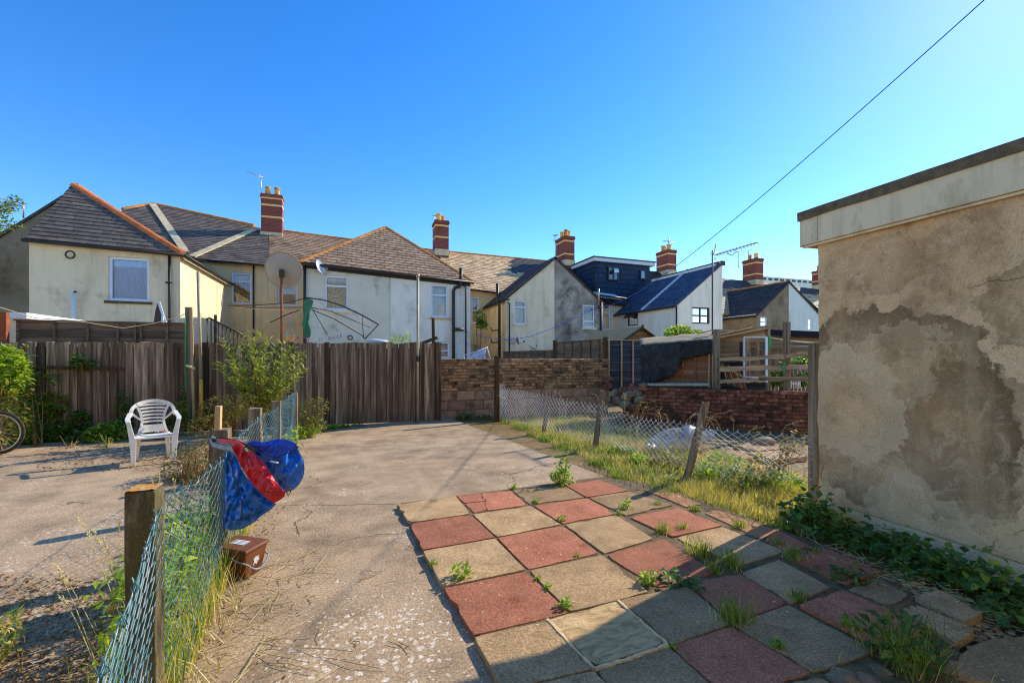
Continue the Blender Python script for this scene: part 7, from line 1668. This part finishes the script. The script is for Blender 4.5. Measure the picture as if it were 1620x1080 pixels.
def tf(): c, q = random.choice(brs); return c + rvec(.12)
foliage('crown', tf, 900, .1, .055, 'leaf_mixed', tree); foliage('crown', tf, 250, .09, .05, 'leaf_bright', tree)

# ---------------------------------------------------------------- grass and weeds
def grass(name, fn, n, h0, h1, w, mat, parent=None, lean=.5, kind=None):
    mb = MB()
    for i in range(n):
        p = fn(); p = Vector((p[0], p[1], p[2] if len(p) > 2 else 0)); h = rnd(h0, h1); a = rnd(0, 6.28); k = h * lean * rnd(.2, 1.2)
        t = p + Vector((math.cos(a) * k, math.sin(a) * k, h)); q = p + Vector((math.cos(a) * k * .35, math.sin(a) * k * .35, h * .6)); mb.blade(p, q, t, w * rnd(.7, 1.3))
    return obj(name, mb, mat, parent, kind=kind)
gedge = [(793, 664), (835, 684), (870, 700), (912, 716), (960, 742), (1010, 767), (1065, 790), (1125, 806), (1180, 820), (1235, 838), (1275, 850)]
def band(t0, t1, wmin, wmax, bias=1.0):
    def f():
        t = rnd(t0, t1) * (len(gedge) - 1); i = min(int(t), len(gedge) - 2); a = G(*gedge[i]).lerp(G(*gedge[i + 1]), t - i)
        return a + Vector((rnd(wmin, wmax) ** bias if wmin >= 0 else rnd(wmin, wmax), rnd(-.05, .1), 0)) + Vector((0, 0, -.025))
    return f
def patchy_band(t0, t1, w0, w1, thr, sc, seed):
    f = band(t0, t1, w0, w1)
    def g():
        for _ in range(40):
            p = f()
            if mnoise.noise(Vector((p.x * sc, p.y * sc, seed))) > thr: return p
        return p
    return g
random.seed(41)
grass('grass', patchy_band(0, 1, .02, 2.1, -.25, 2.0, 3), 12000, .03, .12, .006, 'grass_yellow', kind='stuff', lean=1.3)
grass('grass', patchy_band(0, 1, .0, 2.1, -.1, 2.6, 44), 6000, .03, .12, .006, 'straw', kind='stuff', lean=1.3)
grass('grass', patchy_band(0, 1, .0, 1.9, 0.0, 1.7, 8), 6500, .03, .11, .007, 'grass_green', kind='stuff', lean=1.2)
grass('grass', patchy_band(0, .7, -.08, .25, .05, 2.6, 5), 2200, .03, .12, .007, 'grass_green', kind='stuff', lean=.8)
grass('grass', patchy_band(.55, 1, .15, 1.5, -.2, 2.2, 12), 4200, .05, .16, .006, 'grass_yellow', kind='stuff', lean=1.0)
foliage('ground_weeds', patchy_band(0, 1, .0, 1.6, .0, 1.4, 20), 6000, .05, .03, 'leaf_bright', kind='stuff')
foliage('ground_weeds', patchy_band(.2, 1, .0, 1.0, .12, 1.9, 26), 2000, .055, .04, 'leaf_mixed', kind='stuff')
foliage('fallen_leaves', patchy_band(0, 1, -.06, 1.4, -.1, 2.5, 33), 3500, .04, .022, 'straw', kind='stuff', updir=-.3)
foliage('fallen_leaves', patchy_band(0, 1, -.06, 1.6, .05, 2.1, 37), 1800, .045, .025, 'leaf_autumn', kind='stuff', updir=-.1)
# bigger leafy clumps within the strip and up the wire
WDC = ['leafy weed clump just right of the leaning third fence post', 'bright weed clump behind the wire, right of the polythene bag', 'mixed weed clump halfway between the leaning post and the tall square post', 'bright weed clump nearest the tall square post by the garage', 'low bright weed clump at the concrete edge, left of the leaning post', 'grassy clump beside the second fence post', 'yellow rusty weed clump left of the leaning post, behind the wire', 'rusty yellow weed clump behind the wire near the grey slabs']
for k, (px, py, d, rx, rz, n, m_) in enumerate(((1120, 755, 5.5, .22, .16, 420, 'leaf_bright'), (1145, 735, 5.7, .25, .16, 400, 'leaf_bright'), (1175, 765, 5.1, .25, .16, 420, 'leaf_mixed'), (1240, 770, 4.9, .2, .18, 320, 'leaf_bright'), (1010, 735, 6.4, .16, .1, 260, 'leaf_bright'), (985, 722, 7.0, .2, .1, 240, 'grass_green'), (1060, 730, 6.2, .25, .14, 320, 'leaf_autumn'), (1210, 745, 5.3, .2, .2, 300, 'leaf_autumn'))):
    plantm('weed_clump', WDC[k], 'weed', D(px, py + 8, d), [disc(px, py, d, rx, rz)], [(m_, n, .065, .035, None)], 5, .004, group='weed clumps along the wire fence', smat='stem_green')
# dry seed stems threaded through the wire
b = MB(); lf_ = MB()
for i in range(85):
    t = random.random(); k = t * 4; j = min(3, int(k)); p = RP[j].lerp(RP[j + 1], k - j) + Vector((rnd(-.1, .5), rnd(-.1, .3), 0)); h = rnd(.35, .85); a = Vector((rnd(-.3, .3), rnd(-.3, .3), 0)); pts = [p, p + Vector((0, 0, h * .6)) + a * .3, p + Vector((0, 0, h * .92)) + a * .8, p + Vector((0, 0, h)) + a * 1.5]
    b.tube(pts, .0032, 4, r2=.0018, caps=False)
    for q in range(9): u = pts[2].lerp(pts[3], random.random()) + rvec(.015); lf_.leaf(u, rvec() + Vector((0, 0, .5)), (0, 0, 1), .03, .007)
o = obj('dry_stems', b, 'straw'); o['kind'] = 'stuff'; o = obj('dry_seedheads', lf_, 'straw'); o['kind'] = 'stuff'
twiggy('dying_shrub', 'rusty dead dock stems against the wire by the tall fence post', D(1232, 745, 5.2), [disc(1240, 712, 5.2, .06, .2, .06), disc(1262, 700, 5.0, .08, .15, .06), disc(1285, 690, 4.8, .05, .12, .05)], 0, [('leaf_autumn', 110, .05, .028), ('dead_leaf', 120, .05, .028)], 14)
# growth along and through the green mesh fence
def mesh_strip(v0, v1, o0, o1):
    def f():
        v = rnd(v0, v1); i = max(j for j in range(len(LP) - 1) if LP[j][1] <= v); t = (v - LP[i][1]) / (LP[i + 1][1] - LP[i][1]); return Vector((lerp(LP[i][0], LP[i + 1][0], t) + rnd(o0, o1), v, 0))
    return f
grass('fence_grass', mesh_strip(1.75, 4.3, -.26, .03), 900, .1, .38, .006, 'grass_green', kind='stuff', lean=.45)
grass('fence_grass', mesh_strip(1.5, 6.5, -.24, .04), 1500, .08, .4, .005, 'grass_yellow', kind='stuff', lean=.6)
f_ = mesh_strip(2.2, 3.4, -.26, -.02)
foliage('fence_weeds', lambda: f_() + Vector((0, 0, rnd(.03, .6))), 1500, .05, .026, 'leaf_bright', kind='stuff')
foliage('fence_weeds', lambda: f_() + Vector((0, 0, rnd(.02, .5))), 500, .05, .02, 'leaf_dry', kind='stuff')
f2 = mesh_strip(3.4, 6.6, -.3, -.02); foliage('fence_weeds', lambda: f2() + Vector((0, 0, rnd(.02, .4))), 500, .055, .03, 'leaf_mixed', kind='stuff')
f3 = mesh_strip(6.2, 8.3, -.1, .12); foliage('fence_weeds', lambda: f3() + Vector((0, 0, rnd(.02, .35))), 350, .07, .03, 'leaf_bright', kind='stuff')
grass('fence_grass', mesh_strip(1.9, 4.0, .0, .16), 260, .05, .22, .005, 'straw', kind='stuff', lean=1.3)
grass('fence_grass', lambda: (rnd(-1.3, -.7), rnd(1.55, 2.2), 0), 500, .04, .16, .005, 'grass_green', kind='stuff', lean=.6)
# tall dry grasses on the near left
b = MB(); lf_ = MB(); random.seed(52)
for (x0, y0, x1, y1, d) in ((210, 950, 126, 820, 1.95), (205, 960, 165, 855, 2.0), (215, 930, 146, 838, 2.05), (150, 1000, 92, 905, 1.9), (160, 985, 86, 892, 2.0), (188, 870, 188, 825, 2.3), (152, 985, 96, 944, 1.85), (262, 805, 252, 748, 2.4), (275, 785, 240, 758, 2.6), (276, 800, 276, 760, 2.5)):
    p, q = D(x0, y0, d), D(x1, y1, d); p.z = min(p.z, .2); m = p.lerp(q, .6) + Vector((0, 0, .06)); pts = [p, m, q]; b.tube([p.lerp(m, t).lerp(m.lerp(q, t), t) for t in [i / 8 for i in range(9)]], .0022, 4, r2=.001, caps=False)
    for i in range(38): u = m.lerp(q, .45 + .55 * random.random()) + rvec(.006); lf_.leaf(u, (q - m).normalized() + rvec(.35), (0, 0, 1), .016, .0035)
o = obj('dry_grass_stems', b, 'straw'); o['kind'] = 'stuff'; o = obj('dry_grass_seedheads', lf_, 'straw'); o['kind'] = 'stuff'
plantm('tall_weed', 'yellow green seeding weed at the very bottom left', 'weed', G(10, 1075), [disc(8, 1010, 2.2, .05, .12, .05), disc(22, 1000, 2.2, .03, .1, .03)], [('grass_yellow', 120, .05, .012, None), ('grass_green', 60, .07, .014, None)], 5, .003)
# dead leaves and straw on the dirt and along the yard
def scat(px0, px1, py0, py1): return lambda: G(rnd(px0, px1), rnd(py0, py1), .012) 
foliage('fallen_leaves', scat(-40, 215, 905, 1100), 900, .035, .022, 'dead_leaf', kind='stuff', updir=-.25)
foliage('fallen_leaves', scat(60, 330, 705, 745), 500, .05, .03, 'dead_leaf', kind='stuff', updir=-.25)
foliage('fallen_leaves', lambda: Vector((rnd(-.75, -.25), rnd(2.0, 4.2), .008)), 120, .03, .012, 'dead_leaf', kind='stuff', updir=-.3)
b = MB()
for i in range(110):
    p = Vector((-.72 + abs(random.gauss(0, .3)), rnd(1.7, 3.6), .006)); a = rnd(-1.2, 1.6); l = rnd(.05, .35); q = p + Vector((math.cos(a) * l, math.sin(a) * l, rnd(0, .02))); b.tube([p, p.lerp(q, .5) + Vector((rnd(-.02, .02), rnd(-.02, .02), .012)), q], .0016, 4, caps=False)
o = obj('dry_straws', b, 'straw'); o['kind'] = 'stuff'
b = MB()
for px, py in ((590, 905), (372, 962), (440, 1010), (560, 1010), (660, 870), (505, 870), (640, 1020)):
    for i in range(3): p = G(px, py, .006) + Vector((rnd(-.04, .04), rnd(-.04, .04), 0)); q = p + Vector((rnd(-.12, .12), rnd(-.12, .12), .008)); b.tube([p, p.lerp(q, .5) + rvec(.01), q], .0018, 4, caps=False)
for o in (obj('fallen_twigs', b, 'stem'),): o['kind'] = 'stuff'
# young plant in the yard
yp = G(888, 768)
plantm('seedling_plant', 'upright young leafy plant growing from the concrete beyond the patio', 'plant', yp, [(yp + Vector((0, 0, .09)), (.13, .13, .09)), (yp + Vector((.02, 0, .24)), (.07, .07, .13)), (yp + Vector((.03, 0, .42)), (.06, .06, .09))], [('leaf_bright', 230, .07, .03, [(yp + Vector((0, 0, .09)), (.13, .13, .08)), (yp + Vector((.02, 0, .2)), (.07, .07, .1))]), ('leaf_bright', 40, .04, .016, [(yp + Vector((.03, 0, .4)), (.1, .1, .12))]), ('leaf_mixed', 50, .06, .03, None)], 9, .004, smat='stem_green')
# tufts in the slab joints: (px, py, kind, size)
TF = [(730, 915, 'leafy', .085, 'leafy weed at the left edge of the patio, the biggest there'), (685, 895, 'leafy', .03, 'tiny weed at the crumbling left edge of the patio'),
 (812, 774, 'leafy', .045, 'small weed at the far edge of the patio by the cracked red slab'), (848, 796, 'leafy', .04, 'flat weed between the far grey slab and a red one'), (888, 825, 'leafy', .045, 'small weed at the corner of four slabs near the patio centre'),
 (893, 962, 'leafy', .05, 'weed at the right corner of the big near red slab'), (866, 933, 'leafy', .025, 'tiny weed along the right side of the near red slab'), (850, 918, 'leafy', .022, 'tiniest weed along the near red slab'), (912, 882, 'leafy', .02, 'speck of weed above the near grey slab'),
 (990, 805, 'leafy', .075, 'bushy weed beside the pinkish path edge slabs'), (980, 815, 'grass', .05, 'low grass beside the bushy joint weed'), (1050, 843, 'grass', .085, 'grass tuft left of the tall sunlit tuft'), (1080, 838, 'grass', .065, 'thin grass tuft on the sunlit grey slab joint'),
 (1108, 878, 'grass', .13, 'tall sunlit grass tuft at the shadow edge'), (1155, 895, 'grass', .12, 'grass tuft just inside the shade'), (1128, 905, 'grass', .08, 'dull grass tuft in the shade beside the bindweed'), (1025, 925, 'leafy', .07, 'yellowing weed at the shadow edge'), (1170, 835, 'grass', .07, 'grass tuft along the pinkish edging'), (1100, 808, 'grass', .06, 'grass tuft by the upper pinkish edging'), (1040, 800, 'grass', .05, 'grass on the joint below the grass strip'),
 (1165, 985, 'grass', .13, 'long bladed grass tuft between shaded red and grey slabs'), (1255, 885, 'grass', .09, 'grass tuft at the shaded far joint'), (1230, 862, 'grass', .06, 'dry grass tuft where the shade meets the edging'), (1262, 950, 'grass', .07, 'thin grass tuft by the shaded red slab'), (1230, 1025, 'leafy', .04, 'moss cushion on the shaded grey slab'), (1065, 1027, 'leafy', .018, 'tiny weed at the corner of the shaded near red slab'),
 (1430, 1050, 'mix', .2, 'lush grass and nettle clump at the broken corner of the patio'), (1345, 1000, 'leafy', .06, 'small weed on the joint of the far shaded red slab'), (1290, 875, 'grass', .05, 'dry tuft beside the shaded strip slab')]
for k, (px, py, kd, s_, lb) in enumerate(TF):
    c = G(px, py, .02); t = thing('grass_tuft' if kd == 'grass' else 'joint_weed', lb, 'grass tuft' if kd == 'grass' else 'weed', c, 'weeds in the patio joints')
    n = int(40 + 700 * s_)
    if kd in ('grass', 'mix'): grass('blades', lambda: (c.x + random.gauss(0, s_ * .35), c.y + random.gauss(0, s_ * .35), .02), n, s_ * .5, s_ * 1.35, .0045, 'grass_green' if k % 3 else 'grass_green', t, lean=.8); grass('dry_blades', lambda: (c.x + random.gauss(0, s_ * .4), c.y + random.gauss(0, s_ * .4), .02), n // 3, s_ * .4, s_ * .9, .004, 'grass_yellow', t, lean=1.0)
    if kd in ('leafy', 'mix'): foliage('leaves', blobs([(c + Vector((0, 0, s_ * .5)), (s_ * .7, s_ * .7, s_ * .6))]), int(n * 1.1), min(.06, .018 + s_ * .3), min(.03, .01 + s_ * .12), 'leaf_bright' if kd == 'leafy' else 'leaf_mixed', t)
# bindweed: broad dark leaves trailing along the joints and the garage foot
def trail(label, pts, wd, n, l, group, nz=.1, mats=('leaf_dark', 'leaf_mixed'), name='bindweed'):
    c = G(*pts[0]); t = thing(name, label, 'weed', c, group); Q = [G(*p) for p in pts]
    def f():
        k = random.random() * (len(Q) - 1); i = min(int(k), len(Q) - 2); return Q[i].lerp(Q[i + 1], k - i) + Vector((random.gauss(0, wd), random.gauss(0, wd), .03 + abs(random.gauss(0, nz))))
    foliage('leaves', f, int(n * .8), l, l * .8, mats[0], t, updir=.1); foliage('leaves', f, int(n * .2), l, l * .8, mats[1], t, updir=.1)
    b = MB(); b.tube([q + Vector((0, 0, .03)) for q in Q], .004, 5); obj('stems', b, 'stem_green', t)
trail('dark bindweed trailing over the patio joint at the shadow edge', [(1040, 925), (1070, 930), (1110, 942)], .035, 60, .055, None, .03)
trail('dark bindweed climbing at the near corner of the garage and tall post', [(1262, 835), (1280, 830), (1310, 845)], .08, 330, .07, None, .12)
trail('thick bindweed along the first half of the garage foot', [(1310, 850), (1370, 865), (1430, 885), (1480, 905)], .09, 560, .07, None, .07)
trail('bindweed with paler leaves along the garage foot at the right edge', [(1480, 905), (1530, 925), (1580, 945), (1640, 965)], .09, 420, .07, None, .06, ('leaf_dark', 'leaf_bright'))
trail('low dark creeper between the shaded slabs and the garage', [(1400, 905), (1460, 915), (1520, 935)], .07, 150, .055, None, .03)
trail('short dark creeper on the joint beside the far shaded slabs', [(1310, 915), (1345, 925), (1370, 930)], .05, 80, .05, None, .03)
trail('bindweed sprawling over stones at the bottom right', [(1560, 960), (1610, 990), (1650, 1010)], .06, 130, .06, None, .04)
foliage('fallen_leaves', along((1270, 880), (1600, 985), .15), 500, .05, .01, 'straw', kind='stuff', updir=-.3) if False else None
b = MB(); fa_ = along((1290, 875), (1590, 980), .14)
for i in range(260):
    p = Vector(fa_()) + Vector((0, 0, .012)); a = rnd(0, 6.28); l = rnd(.05, .2); b.tube([p, p + Vector((math.cos(a) * l, math.sin(a) * l, rnd(0, .03)))], .0022, 4, caps=False)
o = obj('dry_straws', b, 'straw'); o['kind'] = 'stuff'
